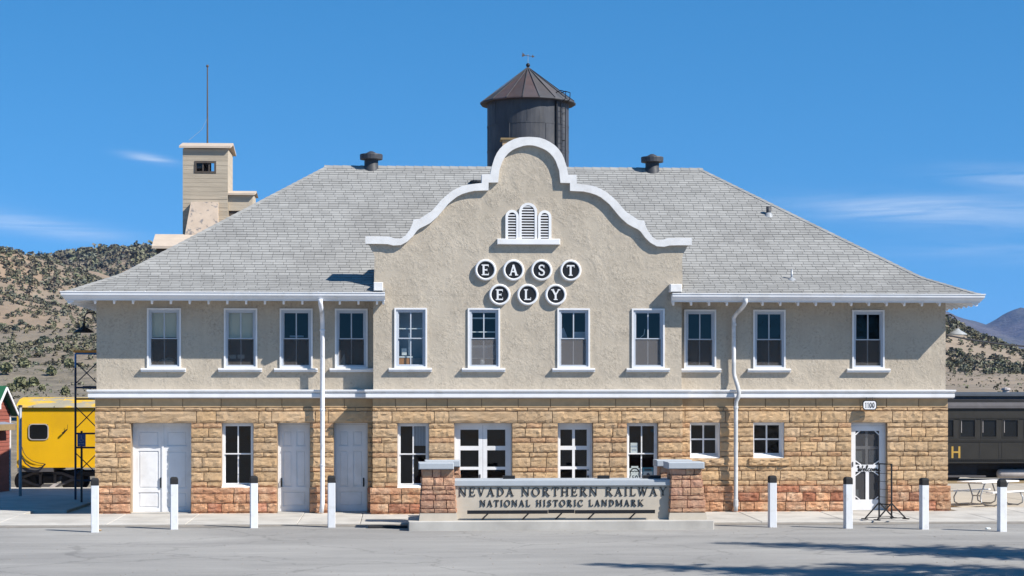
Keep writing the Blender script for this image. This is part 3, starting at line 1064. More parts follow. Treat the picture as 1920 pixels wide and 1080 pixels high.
def scatter(name, label, count, rlo, rhi, vlo, vhi, fz, dens, size, seed, nq=34):
    rg = random.Random(seed)
    mb = MB()
    k = tries = 0
    while k < count and tries < count * 30:
        tries += 1
        v = math.sqrt(rg.uniform(vlo ** 2, vhi ** 2))
        r = rg.uniform(rlo, rhi)
        u = r * v
        if rg.random() > dens(u, v):
            continue
        s_ = size(u, v) * rg.choice((rg.uniform(0.35, 0.7), rg.uniform(0.6, 1.1), rg.uniform(0.9, 1.45)))
        t = rg.uniform(0.6, 1.35)
        tint = (t * rg.uniform(0.9, 1.15), t, t * rg.uniform(0.8, 1.1))
        add_clump(mb, to_world(u, v, fz(u, v) - 0.15), s_, s_ * rg.uniform(1.1, 1.9), nq, rg, tint)
        k += 1
    o = mb.build(name, 'juniper', fix=False)
    tag(o, label, 'scrub', kind='stuff')
    return o


def dens_l(u, v):
    n_ = nz(u, v, 0.022, 9.0)
    lo = 0.5 + 0.8 * n_
    if v < 250:
        return 0.10 + 0.25 * max(0, n_)
    if 290 < v < 400:
        lo += 0.45
    if 400 < v < 520:
        lo += 0.05
    if v > 540:
        lo += 0.4
    return max(0.04, lo)


scatter('hillside_junipers', 'dark green junipers dotted over the tan hillside left of the station', 3000, -0.285, -0.165, 235, 640, z_left, dens_l, lambda u, v: 0.50 + 0.34 * smoothstep(260, 600, v), 21, 26)
scatter('ridge_forest', 'dense dark evergreen scrub covering the far ridge behind the tan tower', 2200, -0.25, -0.15, 800, 1010, z_far, lambda u, v: 0.9, lambda u, v: 1.7, 22, 18)
scatter('slope_junipers', 'dark scrub on the small hill right of the station below blue mountains', 1300, 0.215, 0.285, 370, 520, z_right, lambda u, v: 0.55 + 1.2 * nz(u, v, 0.04, 2.0), lambda u, v: 0.64, 23, 28)
scatter('sagebrush', 'low grey green sagebrush tufts over the dry flats behind the trains', 900, -0.285, -0.19, 118, 300, z_left, lambda u, v: 0.6, lambda u, v: 0.24, 24, 8)
scatter('field_tufts', 'low dry tufts across the tan field behind the dark carriage', 300, 0.215, 0.285, 105, 400, z_right, lambda u, v: 0.5, lambda u, v: 0.28, 25, 8)

# single junipers near the foot of the hill
for k, (px, py, wpx) in enumerate(((12, 702, 22), (38, 733, 27), (20, 735, 17), (62, 727, 20), (79, 732, 12), (122, 741, 17), (96, 706, 18), (45, 690, 20), (130, 690, 18))):
    # stand it where the pixel meets the hill
    v = 125.0
    while v < 420:
        p = PV(px, py, v)
        if p.z <= z_left((px - 960) / FPX * v, v):
            break
        v += 1.0
    u = (px - 960) / FPX * v
    base = to_world(u, v, z_left(u, v) - 0.05)
    rad = wpx / 2 * v / FPX
    lab = ('green juniper in the upper clump at the far left edge above the shed ridge', 'broad juniper standing right behind the red shed roof peak', 'juniper partly hidden behind the green shed roof',
           'bushy juniper between the shed peak and the carriage window, on the flats', 'smallest juniper of the row just above the yellow carriage', 'round dark juniper just above the yellow carriage roof left of the scaffold',
           'juniper higher on the flats above the middle of the yellow carriage', 'highest juniper of the left clump on the dry flats', 'juniper seen just left of the scaffold top half')[k]
    t = thing('juniper', lab, 'juniper', base, group='junipers on the dry flats')
    mb = MB()
    add_clump(mb, base + Vector((0, 0, rad * 0.25)), rad, rad * 1.55, 150, random.Random(50 + k), (1.25, 1.3, 1.05))
    for q in range(90):
        pass
    mb.build('crown', 'juniper', t, fix=False)
    mb = MB()
    mb.tube([base - Vector((0, 0, .2)), base + Vector((rad * .1, 0, rad * .8))], [rad * .13, rad * .07], 6)
    mb.build('trunk', 'bark', t)

# ================================================================== THE STATION
station = thing('station_building', 'two storey stucco and sandstone railway station with curved gable and grey hip roof', 'station', (0, 0, 0))
XL, XR = PX(181, 0), PX(1773, 0)            # upper wall corners
DEPTH = 12.4
BY = -0.54                                   # face of the projecting bay
BL, BR = PX(700, BY), PX(1278, BY)
GC = PX(992, BY)
WT, WB = 5.945, 4.21                         # upper window head and foot
ZB = 3.33                                    # underside of the belt course
SF = -0.03                                   # mortar face of the stone storey (wings)
BSF = BY - 0.03


def wall(name, x0, x1, z0, z1, y0, y1, holes, material, parent, ret=False):
    xs_ = sorted({x0, x1, *[h[0] for h in holes], *[h[1] for h in holes]})
    zs_ = sorted({z0, z1, *[h[2] for h in holes], *[h[3] for h in holes]})
    xs_ = [a for a in xs_ if x0 <= a <= x1]
    zs_ = [a for a in zs_ if z0 <= a <= z1]
    nx_, nz_ = len(xs_) - 1, len(zs_) - 1

    def solid(i, j):
        if i < 0 or j < 0 or i >= nx_ or j >= nz_:
            return False
        cx, cz = (xs_[i] + xs_[i + 1]) / 2, (zs_[j] + zs_[j + 1]) / 2
        return not any(h[0] < cx < h[1] and h[2] < cz < h[3] for h in holes)
    mb = MB()
    for i in range(nx_):
        for j in range(nz_):
            if not solid(i, j):
                continue
            a, b, c, d = xs_[i], xs_[i + 1], zs_[j], zs_[j + 1]
            mb.add([(a, y0, c), (b, y0, c), (b, y0, d), (a, y0, d)], [(0, 1, 2, 3)])
            mb.add([(a, y1, c), (b, y1, c), (b, y1, d), (a, y1, d)], [(3, 2, 1, 0)])
            if not solid(i - 1, j):
                mb.add([(a, y0, c), (a, y0, d), (a, y1, d), (a, y1, c)], [(0, 1, 2, 3)])
            if not solid(i + 1, j):
                mb.add([(b, y0, c), (b, y1, c), (b, y1, d), (b, y0, d)], [(0, 1, 2, 3)])
            if not solid(i, j - 1):
                mb.add([(a, y0, c), (a, y1, c), (b, y1, c), (b, y0, c)], [(0, 1, 2, 3)])
            if not solid(i, j + 1):
                mb.add([(a, y0, d), (b, y0, d), (b, y1, d), (a, y1, d)], [(0, 1, 2, 3)])
    return mb.build(name, material, parent, fix=False)


UPW = [(275.8, 339.5, 0), (420, 482.5, 0), (524.5, 586.3, 0), (628, 689.5, 0),
       (739.5, 800.8, 1), (877, 937.5, 1), (1045, 1106, 1), (1184.5, 1246, 1),
       (1282.5, 1342.5, 0), (1412, 1472.5, 0), (1597.5, 1658, 0)]
SILLS = [(263.8, 348), (409, 491), (513.8, 595.5), (618, 699.5), (728.8, 810), (866, 947.5), (1035.8, 1115.8), (1175, 1256), (1279, 1352.5), (1402.5, 1483), (1588.8, 1669.5)]
up = []
for a, b, bay in UPW:
    Y = BY if bay else 0.0
    up.append((PX(a, Y), PX(b, Y), WB, WT, bay))
EAVE_T = 6.62
IN = 0.045                                   # casing laps the wall
hole = lambda w: (w[0] + IN, w[1] - IN, w[2] + 0.02, w[3] - IN)
wall('stucco_wall', XL, BL + 0.1, ZB, EAVE_T, 0.0, 0.35, [hole(w) for w in up[:4]], 'stucco', station)
wall('stucco_wall', BR - 0.1, XR, ZB, EAVE_T, 0.0, 0.35, [hole(w) for w in up[8:]], 'stucco', station)
wall('stucco_wall', BL, BR, ZB, 6.30, BY, BY + 0.35, [hole(w) for w in up[4:8]], 'stucco', station)
# side and rear walls, floors
mb = MB()
mb.box(XL, XL + 0.35, 0.352, DEPTH - 0.36, ZB, EAVE_T)
mb.box(XR - 0.35, XR, 0.352, DEPTH - 0.36, ZB, EAVE_T)
mb.box(XL, XR, DEPTH - 0.355, DEPTH, ZB, EAVE_T)
mb.box(BL + 0.002, BL + 0.3, BY + 0.352, -0.002, ZB, 6.30)
mb.box(BR - 0.3, BR - 0.002, BY + 0.352, -0.002, ZB, 6.30)
mb.build('side_wall', 'stucco', station)
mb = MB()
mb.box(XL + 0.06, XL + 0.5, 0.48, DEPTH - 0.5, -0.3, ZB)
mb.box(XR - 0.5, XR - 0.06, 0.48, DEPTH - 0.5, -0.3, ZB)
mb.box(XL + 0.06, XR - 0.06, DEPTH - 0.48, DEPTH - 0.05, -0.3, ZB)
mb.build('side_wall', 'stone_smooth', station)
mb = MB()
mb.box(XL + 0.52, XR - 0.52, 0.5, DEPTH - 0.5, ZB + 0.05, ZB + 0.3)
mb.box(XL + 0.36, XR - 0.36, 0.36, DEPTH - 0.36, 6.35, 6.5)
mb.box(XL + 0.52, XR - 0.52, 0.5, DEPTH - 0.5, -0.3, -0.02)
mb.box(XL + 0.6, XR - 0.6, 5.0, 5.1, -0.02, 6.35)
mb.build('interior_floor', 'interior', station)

# lower storey openings: (px0, px1, bay, z0, z1, kind)
z_of = lambda y: 3.36 + (HZ - y) / 64.3
HEAD = z_of(793)
ZRED = z_of(912.5)
ZSM = z_of(876)
LOW = [(245.5, 358.5, 0, 0.0, HEAD, 'double_door'), (416, 475, 0, ZRED, HEAD, 'window'), (520, 581, 0, 0.0, HEAD, 'door_l'), (626, 689, 0, 0.0, HEAD, 'door_r'),
       (745.5, 804, 1, ZRED, HEAD, 'window'), (852, 960, 1, 0.0, HEAD, 'glass_double'), (1046, 1111.5, 1, 0.0, HEAD, 'glass_door'), (1175.6, 1233.4, 1, ZRED, HEAD, 'window'),
       (1293.8, 1349.5, 0, z_of(860), HEAD, 'small'), (1412.5, 1469.5, 0, z_of(860), HEAD, 'small'), (1596, 1662.5, 0, 0.0, HEAD, 'screen_door')]
low = []
for a, b, bay, z0, z1, kd in LOW:
    Y = BSF if bay else SF
    low.append((PX(a, Y), PX(b, Y), z0, z1, bay, kd))
XSL, XSR = PX(178, SF), PX(1777, SF)
BSL, BSR = PX(698, BSF), PX(1280, BSF)
stone_l = wall('stone_wall', XSL + 0.03, BSL + 0.2, -0.3, ZB, SF, SF + 0.5, [h[:4] if h[2] > 0 else (h[0], h[1], -0.3, h[3]) for h in low if not h[4] and h[0] < 0], 'mortar', station)
stone_r = wall('stone_wall', BSR - 0.2, XSR - 0.03, -0.3, ZB, SF, SF + 0.5, [h[:4] if h[2] > 0 else (h[0], h[1], -0.3, h[3]) for h in low if not h[4] and h[0] > 0], 'mortar', station)
stone_b = wall('stone_wall', BSL + 0.03, BSR - 0.03, -0.3, ZB, BSF, BSF + 0.5, [h[:4] if h[2] > 0 else (h[0], h[1], -0.3, h[3]) for h in low if h[4]], 'mortar', station)

# thresholds
for h in low:
    if h[2] == 0.0:
        Y = BSF if h[4] else SF
        MB().box(h[0] - 0.02, h[1] + 0.02, Y - 0.05, Y + 0.5, -0.10, 0.015).build('threshold', 'concrete', station)

COURSES = [(747.0, 764, 'smooth'), (764, 771, 'thin'), (771, 793, 'lintel'), (793, 802.5, 'narrow'), (802.5, 820, 'wide'), (820, 829.5, 'narrow'), (829.5, 848, 'wide'),
           (848, 857, 'narrow'), (857, 876, 'wide'), (876, 884.5, 'narrow'), (884.5, 902.5, 'wide'), (902.5, 912.5, 'narrow'), (912.5, 925, 'redcap'), (925, 942.5, 'red'), (942.5, 960, 'red'), (960, 967, 'redlow')]
LEN = {'smooth': (0.55, 1.1), 'thin': (0.45, 0.95), 'lintel': (0.55, 1.35), 'narrow': (0.32, 0.62), 'wide': (0.38, 0.72), 'redcap': (0.6, 1.3), 'red': (0.36, 0.72), 'redlow': (0.35, 0.8)}
JT = 0.009


def rock(mb, x0, x1, z0, z1, y, d, rg, rough=1.0, nx=7, nzz=4):
    """a rock-faced block: back on plane y, hewn front up to d in front of it"""
    w, h = x1 - x0, z1 - z0
    nx = max(4, min(12, int(w / 0.075)))
    nzz = 5 if h > 0.2 else 3
    sd = rg.uniform(0, 100)
    vs = []
    slope = rg.uniform(-0.5, 0.5)
    for j in range(nzz + 1):
        for i in range(nx + 1):
            fx, fz = i / nx, j / nzz
            ex, ez = min(fx, 1 - fx) * w, min(fz, 1 - fz) * h
            edge = min(ex, ez)
            per = i in (0, nx) or j in (0, nzz)
            px, pz = x0 + fx * w, z0 + fz * h
            if not per:
                px += rg.uniform(-.35, .35) * w / nx
                pz += rg.uniform(-.35, .35) * h / nzz
            n1 = noise.noise(Vector((px * 5.5 + sd, pz * 9 + sd, sd)))
            n2 = noise.noise(Vector((px * 14 + sd, pz * 18, sd * 2)))
            if per:
                dep = d * ((0.46 if j == 0 else 0.78 if j == nzz else 0.70) + 0.2 * n2)
                if rg.random() < 0.3:
                    if i == 0: px += rg.uniform(0, 0.012)
                    if i == nx: px -= rg.uniform(0, 0.012)
                    if j == 0: pz += rg.uniform(0, 0.012)
                    if j == nzz: pz -= rg.uniform(0, 0.015)
            else:
                dep = d * (0.80 + rough * (0.26 * n1 + 0.36 * n2) + 0.20 * slope * (fz - 0.5) + 0.22 * (fz - 0.45))
                dep = max(dep, d * 0.4)
            vs.append((px, y - dep, pz))
    m = nx + 1
    nv = len(vs)
    fs = [(j * m + i, j * m + i + 1, (j + 1) * m + i + 1, (j + 1) * m + i) for j in range(nzz) for i in range(nx)]
    ring = [i for i in range(m)] + [j * m + nx for j in range(1, nzz + 1)] + [nzz * m + i for i in range(nx - 1, -1, -1)] + [j * m for j in range(nzz - 1, 0, -1)]
    back = [(vs[i][0], y + 0.02, vs[i][2]) for i in ring]
    k = len(ring)
    for a in range(k):
        b = (a + 1) % k
        fs.append((ring[b], ring[a], nv + a, nv + b))
    mb.add(vs + back, fs)


blocks = []
for (ya, yb, kind) in COURSES:
    z1, z0 = z_of(ya), z_of(yb)
    for seg, (sx0, sx1, fy, par, bay) in enumerate(((XSL, BSL, SF, stone_l, 0), (BSL, BSR, BSF, stone_b, 1), (BSR, XSR, SF, stone_r, 0))):
        if kind.startswith('red') and seg != 1:
            sx0, sx1 = (sx0 - 0.07, sx1) if seg == 0 else (sx0, sx1 + 0.07)
        if kind.startswith('red') and seg == 1:
            sx0, sx1 = sx0 - 0.07, sx1 + 0.07
        ivs = [(sx0, sx1)]
        for h in low:
            if h[4] != bay:
                continue
            hz0 = h[2] if h[5] != 'small' else ZSM
            if min(z1, h[3]) - max(z0, hz0) > 0.03 or (h[2] == 0 and z0 < h[3] - 0.05):
                nv = []
                for a, b in ivs:
                    if h[1] <= a or h[0] >= b:
                        nv.append((a, b))
                    else:
                        if h[0] - a > 0.05: nv.append((a, h[0]))
                        if b - h[1] > 0.05: nv.append((h[1], b))
                ivs = nv
        for a, b in ivs:
            lo, hi = LEN[kind]
            cuts = [a]
            if kind == 'lintel':
                # one long stone over each opening
                spans = sorted((h[0] - 0.16, h[1] + 0.16) for h in low if h[4] == bay and h[0] > a and h[1] < b)
                pts = [a]
                for s0, s1 in spans:
                    s0 = max(s0, pts[-1])
                    if s0 - pts[-1] > 0.9:
                        mid_n = max(1, round((s0 - pts[-1]) / 0.75))
                        p0 = pts[-1]
                        for q in range(1, mid_n):
                            pts.append(p0 + (s0 - p0) * (q + rng.uniform(-.15, .15)) / mid_n)
                    if s0 - pts[-1] > 0.12: pts.append(s0)
                    pts.append(s1)
                p0 = pts[-1]
                mid_n = max(1, round((b - p0) / 0.8))
                for q in range(1, mid_n):
                    pts.append(p0 + (b - p0) * (q + rng.uniform(-.15, .15)) / mid_n)
                pts.append(b)
                cuts = pts
            else:
                nn = max(1, round((b - a) / rng.uniform(lo * 1.15, hi * 0.9)))
                ws = [rng.uniform(0.65, 1.35) for _ in range(nn)]
                tot = sum(ws)
                for w in ws:
                    cuts.append(cuts[-1] + (b - a) * w / tot)
                cuts[-1] = b
            for c0, c1 in zip(cuts, cuts[1:]):
                if c1 - c0 < 0.05:
                    continue
                blocks.append((c0 + JT, c1 - JT, z0 + JT * 0.8, z1 - JT * 0.8, kind, fy, par))
for h in low:                                  # stone sills under the small windows
    if h[5] == 'small':
        blocks.append((h[0] - 0.14, h[1] + 0.14, ZSM + JT, h[2] - 0.004, 'sill', SF, stone_r))
blocks.sort(key=lambda b: -(b[1] - b[0]) * (b[3] - b[2]))
rest = {}
rb = random.Random(31)
for k, (x0, x1, z0, z1, kind, fy, par) in enumerate(blocks):
    single = k < 300
    if single:
        mb = MB()
    else:
        mb = rest.setdefault((par, 'smooth' if kind == 'smooth' else 'redstone' if kind.startswith('red') else 'stone'), MB())
    t = rb.uniform(0.90, 1.08)
    warm = rb.uniform(-0.05, 0.05)
    mb.cur = (t * (1 + warm * .5), t, t * (1 - warm))
    if kind.startswith('red') and rb.random() < 0.15:
        mb.cur = (t * 0.8, t * 0.62, t * 0.62)
    if kind == 'narrow' and rb.random() < 0.3:
        mb.cur = (t * 1.02, t * 0.92, t * 0.9)
    if kind == 'smooth':
        mb.cbox(x0, x1, fy - 0.028 - rb.uniform(0, 0.006), fy + 0.02, z0, z1, 0.006)
        material = 'stone_smooth'
    elif kind.startswith('red'):
        rock(mb, x0, x1, z0, z1, fy - 0.05, {'redcap': 0.085, 'red': 0.095, 'redlow': 0.12}[kind], rb, 0.9)
        material = 'redstone'
    else:
        rock(mb, x0, x1, z0, z1, fy, {'thin': 0.065, 'narrow': 0.066, 'wide': 0.076, 'lintel': 0.08, 'sill': 0.15}[kind], rb, 0.7 if kind == 'sill' else 0.85)
        material = 'stone'
    if single:
        mb.build('stone_block', material, par, origin=((x0 + x1) / 2, fy, z0), fix=False)
for (par, kd), mb in rest.items():
    o = mb.build('stone_blocks', {'smooth': 'stone_smooth'}.get(kd, kd), par, fix=False, kind='stuff')
for sx0, sx1, fy, bay in ((XSL, BSL, SF, 0), (BSL, BSR, BSF, 1), (BSR, XSR, SF, 0)):
    segs = [(sx0 - 0.03, sx1 + 0.03)] if bay else [(sx0 - 0.03 if sx0 == XSL else sx0 + 0.05, sx1 + 0.03 if sx1 == XSR else sx1 - 0.05)]
    for h in low:
        if h[4] == bay and h[2] == 0:
            nv = []
            for a, b in segs:
                if h[1] <= a or h[0] >= b: nv.append((a, b))
                else: nv += [(a, h[0] + 0.01), (h[1] - 0.01, b)]
            segs = nv
    for a, b in segs:
        if b - a > 0.02:
            MB().box(a, b, fy - 0.05, fy - 0.002, -0.3, ZRED - 0.03).build('plinth', 'mortar', station)   # backing of the projecting red base

# ---------------------------------------------------------------- belt course
BELT = [(0.0, 3.585), (0.245, 3.580), (0.25, 3.555), (0.235, 3.515), (0.19, 3.490), (0.165, 3.485), (0.165, 3.470), (0.215, 3.464), (0.215, 3.365), (0.19, 3.335), (0.0, 3.332)]
path = [(XL, DEPTH, -1, 1), (XL, 0, -1, -1), (BL, 0, -1, -1), (BL, BY, -1, -1), (BR, BY, 1, -1), (BR, 0, 1, -1), (XR, 0, 1, -1), (XR, DEPTH, 1, 1)]
MB().sweep(path, BELT).build('belt_course', 'white', station)
# ---------------------------------------------------------------- roof
EX0, EX1 = PX(122, -0.95), PX(1838, -0.95)     # fascia line
EY0, EY1 = -0.95, DEPTH + 0.95
ZE = 6.34
HALF = (EY1 - EY0) / 2
RZ = 10.83


def roof_z(d):
    k = 1.35
    s1 = 0.43
    s2 = (RZ - ZE - s1 * k) / (HALF - k)
    return ZE + (s1 * d if d <= k else s1 * k + s2 * (d - k))


RX0, RX1 = EX0 + HALF, EX1 - HALF
CUT0, CUT1 = BL + 0.34, BR - 0.34
roof = hold('roof', station, (0, 0, 0))
mb = MB()
dsteps = [0.0, 0.41, 0.7, 1.0, 1.35, HALF]
for d0, d1 in zip(dsteps, dsteps[1:]):
    za, zb = roof_z(d0), roof_z(d1)
    ya, yb = EY0 + d0, EY0 + d1
    if d1 <= 0.42:
        mb.add([(EX0 + d0, ya, za), (CUT0, ya, za), (CUT0, yb, zb), (EX0 + d1, yb, zb)], [(0, 1, 2, 3)])
        mb.add([(CUT1, ya, za), (EX1 - d0, ya, za), (EX1 - d1, yb, zb), (CUT1, yb, zb)], [(0, 1, 2, 3)])
    else:
        mb.add([(EX0 + d0, ya, za), (EX1 - d0, ya, za), (EX1 - d1, yb, zb), (EX0 + d1, yb, zb)], [(0, 1, 2, 3)])
mb.build('roof_deck', 'roof_deck', roof)
mb = MB()
mb.cur = (1, 1, 1)
for d0, d1 in zip(dsteps, dsteps[1:]):
    za, zb = roof_z(d0), roof_z(d1)
    mb.add([(EX0 + d0, EY0 + d0, za), (EX0 + d1, EY0 + d1, zb), (EX0 + d1, EY1 - d1, zb), (EX0 + d0, EY1 - d0, za)], [(0, 1, 2, 3)])
    mb.add([(EX1 - d0, EY0 + d0, za), (EX1 - d0, EY1 - d0, za), (EX1 - d1, EY1 - d1, zb), (EX1 - d1, EY0 + d1, zb)], [(0, 1, 2, 3)])
    mb.add([(EX0 + d0, EY1 - d0, za), (EX0 + d1, EY1 - d1, zb), (EX1 - d1, EY1 - d1, zb), (EX1 - d0, EY1 - d0, za)], [(0, 1, 2, 3)])
mb.build('roof_slope', 'shingle', roof)
# shingles on the front slope
EXPO, TAB = 0.152, 0.31
rs = random.Random(5)
sh_rest = MB()
d = -0.05
row = 0
n_single = 0
while True:
    d_b = d
    k = 0.43 if d < 1.35 else (RZ - ZE - 0.43 * 1.35) / (HALF - 1.35)
    step = EXPO / math.sqrt(1 + k * k)
    d_t = d + step * 1.12
    if d + step > HALF - 0.02:
        break
    zb, zt = roof_z(max(d_b, -0.1)), roof_z(d_t)
    yb, yt = EY0 + d_b, EY0 + d_t
    xa, xb = EX0 + d_b, EX1 - d_b
    x = xa - TAB * (0.5 * (row % 2) + 0.18 * math.sin(row * 2.4)) - 0.1
    rowtone = rs.uniform(0.95, 1.05)
    dz = rs.uniform(-0.003, 0.003)
    while x < xb:
        w = TAB
        x0, x1 = max(x + 0.005, xa), min(x + w - 0.005, xb)
        x += w
        if x1 - x0 < 0.03:
            continue
        if yb < -0.55:
            if CUT0 < x1 and x0 < CUT1:
                if x0 < CUT0 - 0.03: x1 = CUT0
                elif x1 > CUT1 + 0.03: x0 = CUT1
                else: continue
        elif yt < -0.2 and x0 > BL and x1 < BR:
            continue
        tx0, tx1 = max(x0, EX0 + d_t), min(x1, EX1 - d_t)
        if tx1 < tx0:
            tx0 = tx1 = (tx0 + tx1) / 2
        t = rowtone * rs.uniform(0.90, 1.08)
        lift = 0.020 + dz + rs.uniform(-0.002, 0.004)
        vs = [(x0, yb, zb + lift), (x1, yb, zb + lift), (tx1, yt, zt + 0.006), (tx0, yt, zt + 0.006), (x0, yb, zb - 0.004), (x1, yb, zb - 0.004), (tx1, yt, zt - 0.01), (tx0, yt, zt - 0.01)]
        fs = [(0, 1, 2, 3)]
        fe = [(4, 5, 1, 0), (4, 0, 3, 7), (5, 6, 2, 1)]
        edge_t = (t * 0.42, t * 0.42, t * 0.42)  # darker cut edge, which also paints the shadow line of each course
        if n_single < 300 and row >= 1:
            mb = MB()
            mb.cur = (t, t, t)
            mb.add(vs, fs)
            mb.cur = edge_t
            mb.f += fe
            mb.t += [edge_t] * 3
            mb.build('shingle', 'shingle', roof, origin=((x0 + x1) / 2, yb, zb), fix=False)
            n_single += 1
        else:
            sh_rest.cur = (t, t, t)
            n0_ = len(sh_rest.v)
            sh_rest.add(vs, fs)
            sh_rest.f += [tuple(i + n0_ for i in f_) for f_ in fe]
            sh_rest.t += [edge_t] * 3
    d += step
    row += 1
sh_rest.build('shingles', 'shingle', roof, fix=False, kind='stuff')
# hip and ridge caps
for xe, xr, s in ((EX0, RX0, -1), (EX1, RX1, 1)):
    nn = 30
    pts = []
    tot = HALF
    dd = 0.0
    while dd < HALF:
        pts.append(dd)
        dd += 0.16
    pts.append(HALF)
    for d0, d1 in zip(pts, pts[1:]):
        mb = MB()
        t = rs.uniform(0.88, 1.08)
        mb.cur = (t, t, t)
        q = []
        for dd, lf in ((d0 - 0.02, 0.05), (d1 + 0.02, 0.032)):
            z = roof_z(max(dd, 0))
            cx = xe - s * dd
            yy = EY0 + dd
            kk = 0.43 if dd < 1.35 else 0.66
            q.append([(cx - s * 0.13, yy - 0.0, z - 0.0 * kk + lf - 0.012), (cx, yy, z + lf), (cx, yy + 0.13, z + lf - 0.012)])
        q[0][0] = (q[0][0][0], q[0][0][1], q[0][0][2]); vs = q[0] + q[1] + [(p[0], p[1], p[2] - 0.03) for p in q[0] + q[1]]
        mb.add(vs, [(0, 1, 4, 3), (1, 2, 5, 4), (0, 6, 7, 1), (1, 7, 8, 2), (0, 3, 9, 6), (2, 8, 11, 5)])
        mb.build('hip_cap', 'shingle', roof, fix=True)
x = RX0 - 0.1
while x < RX1 + 0.1:
    mb = MB()
    t = rs.uniform(0.9, 1.06)
    mb.cur = (t, t, t)
    x1 = min(x + 0.3, RX1 + 0.12)
    y = EY0 + HALF
    mb.add([(x, y - 0.15, RZ - 0.06), (x1, y - 0.15, RZ - 0.07), (x1, y, RZ + 0.03), (x, y, RZ + 0.045), (x, y + 0.15, RZ - 0.06), (x1, y + 0.15, RZ - 0.07), (x, y - 0.15, RZ - 0.1), (x1, y - 0.15, RZ - 0.1)],
           [(0, 1, 2, 3), (3, 2, 5, 4), (6, 7, 1, 0)])
    mb.build('ridge_cap', 'shingle', roof, fix=False)
    x += 0.29
# eaves: fascia + gutter swept round the roof, soffit boards, rafter tails
FASC = [(0.0, 6.335), (0.0, 6.12), (-0.04, 6.12), (-0.04, 6.335)]
GUT = [(0.003, 6.372), (0.125, 6.372), (0.13, 6.362), (0.126, 6.343), (0.112, 6.338), (0.106, 6.27), (0.085, 6.235), (0.05, 6.20), (0.03, 6.165), (0.003, 6.160)]
pl = [(CUT0, EY0, 0, -1), (EX0, EY0, -1, -1), (EX0, EY1, -1, 1), (EX1, EY1, 1, 1), (EX1, EY0, 1, -1), (CUT1, EY0, 0, -1)]
MB().sweep(pl, FASC).build('fascia', 'white', station)
MB().sweep(pl, GUT).build('gutter', 'white', station)
mb = MB()
x = EX0 + 0.3
while x < EX1:
    if x < CUT0 or x > CUT1:
        mb.box(x - 0.012, x + 0.012, EY0 - 0.13, EY0, 6.373, 6.383)
    x += 0.98
mb.build('gutter_strap', 'white', station)
SO = [(0.02, 6.29), (0.95, 6.60)]
mb = MB()
for xa, xb, s in ((EX0, CUT0, 1), (CUT1, EX1, 1)):
    nb = 7
    for b in range(nb):
        o0, o1 = 0.02 + 0.93 * b / nb + 0.004, 0.02 + 0.93 * (b + 1) / nb - 0.004
        z0, z1 = 6.25 + 0.33 * o0, 6.25 + 0.33 * o1
        xl0, xl1 = (EX0 + o0, EX0 + o1) if xa == EX0 else (xa, xa)
        xr0, xr1 = (EX1 - o0, EX1 - o1) if xb == EX1 else (xb, xb)
        if EY0 + o1 > BY and xa == EX0: xr0 = xr1 = min(xr0, BL)
        if EY0 + o1 > BY and xb == EX1: xl0 = xl1 = max(xl0, BR)
        mb.add([(xl0, EY0 + o0, z0), (xr0, EY0 + o0, z0), (xr1, EY0 + o1, z1), (xl1, EY0 + o1, z1), (xl0, EY0 + o0, z0 + .02), (xr0, EY0 + o0, z0 + .02), (xr1, EY0 + o1, z1 + .02), (xl1, EY0 + o1, z1 + .02)],
               [(3, 2, 1, 0), (4, 5, 6, 7), (0, 1, 5, 4), (1, 2, 6, 5), (2, 3, 7, 6), (3, 0, 4, 7)])
for b in range(7):
    o0, o1 = 0.02 + 0.93 * b / 7 + 0.004, 0.02 + 0.93 * (b + 1) / 7 - 0.004
    z0, z1 = 6.25 + 0.33 * o0, 6.25 + 0.33 * o1
    for xe, s in ((EX0, 1), (EX1, -1)):
        mb.add([(xe + s * o0, EY0 + o0, z0), (xe + s * o1, EY0 + o1, z1), (xe + s * o1, EY1 - o1, z1), (xe + s * o0, EY1 - o0, z0),
                (xe + s * o0, EY0 + o0, z0 + .02), (xe + s * o1, EY0 + o1, z1 + .02), (xe + s * o1, EY1 - o1, z1 + .02), (xe + s * o0, EY1 - o0, z0 + .02)],
               [(3, 2, 1, 0), (4, 5, 6, 7), (0, 1, 5, 4), (1, 2, 6, 5), (2, 3, 7, 6), (3, 0, 4, 7)])
mb.build('soffit', 'white', station)


def tail_prof(n0=0.0):
    return [(0.045, 6.13), (0.05, 6.075), (0.075, 6.03), (0.11, 6.02), (0.15, 6.05), (0.93, 6.36), (0.93, 6.50), (0.045, 6.24)]


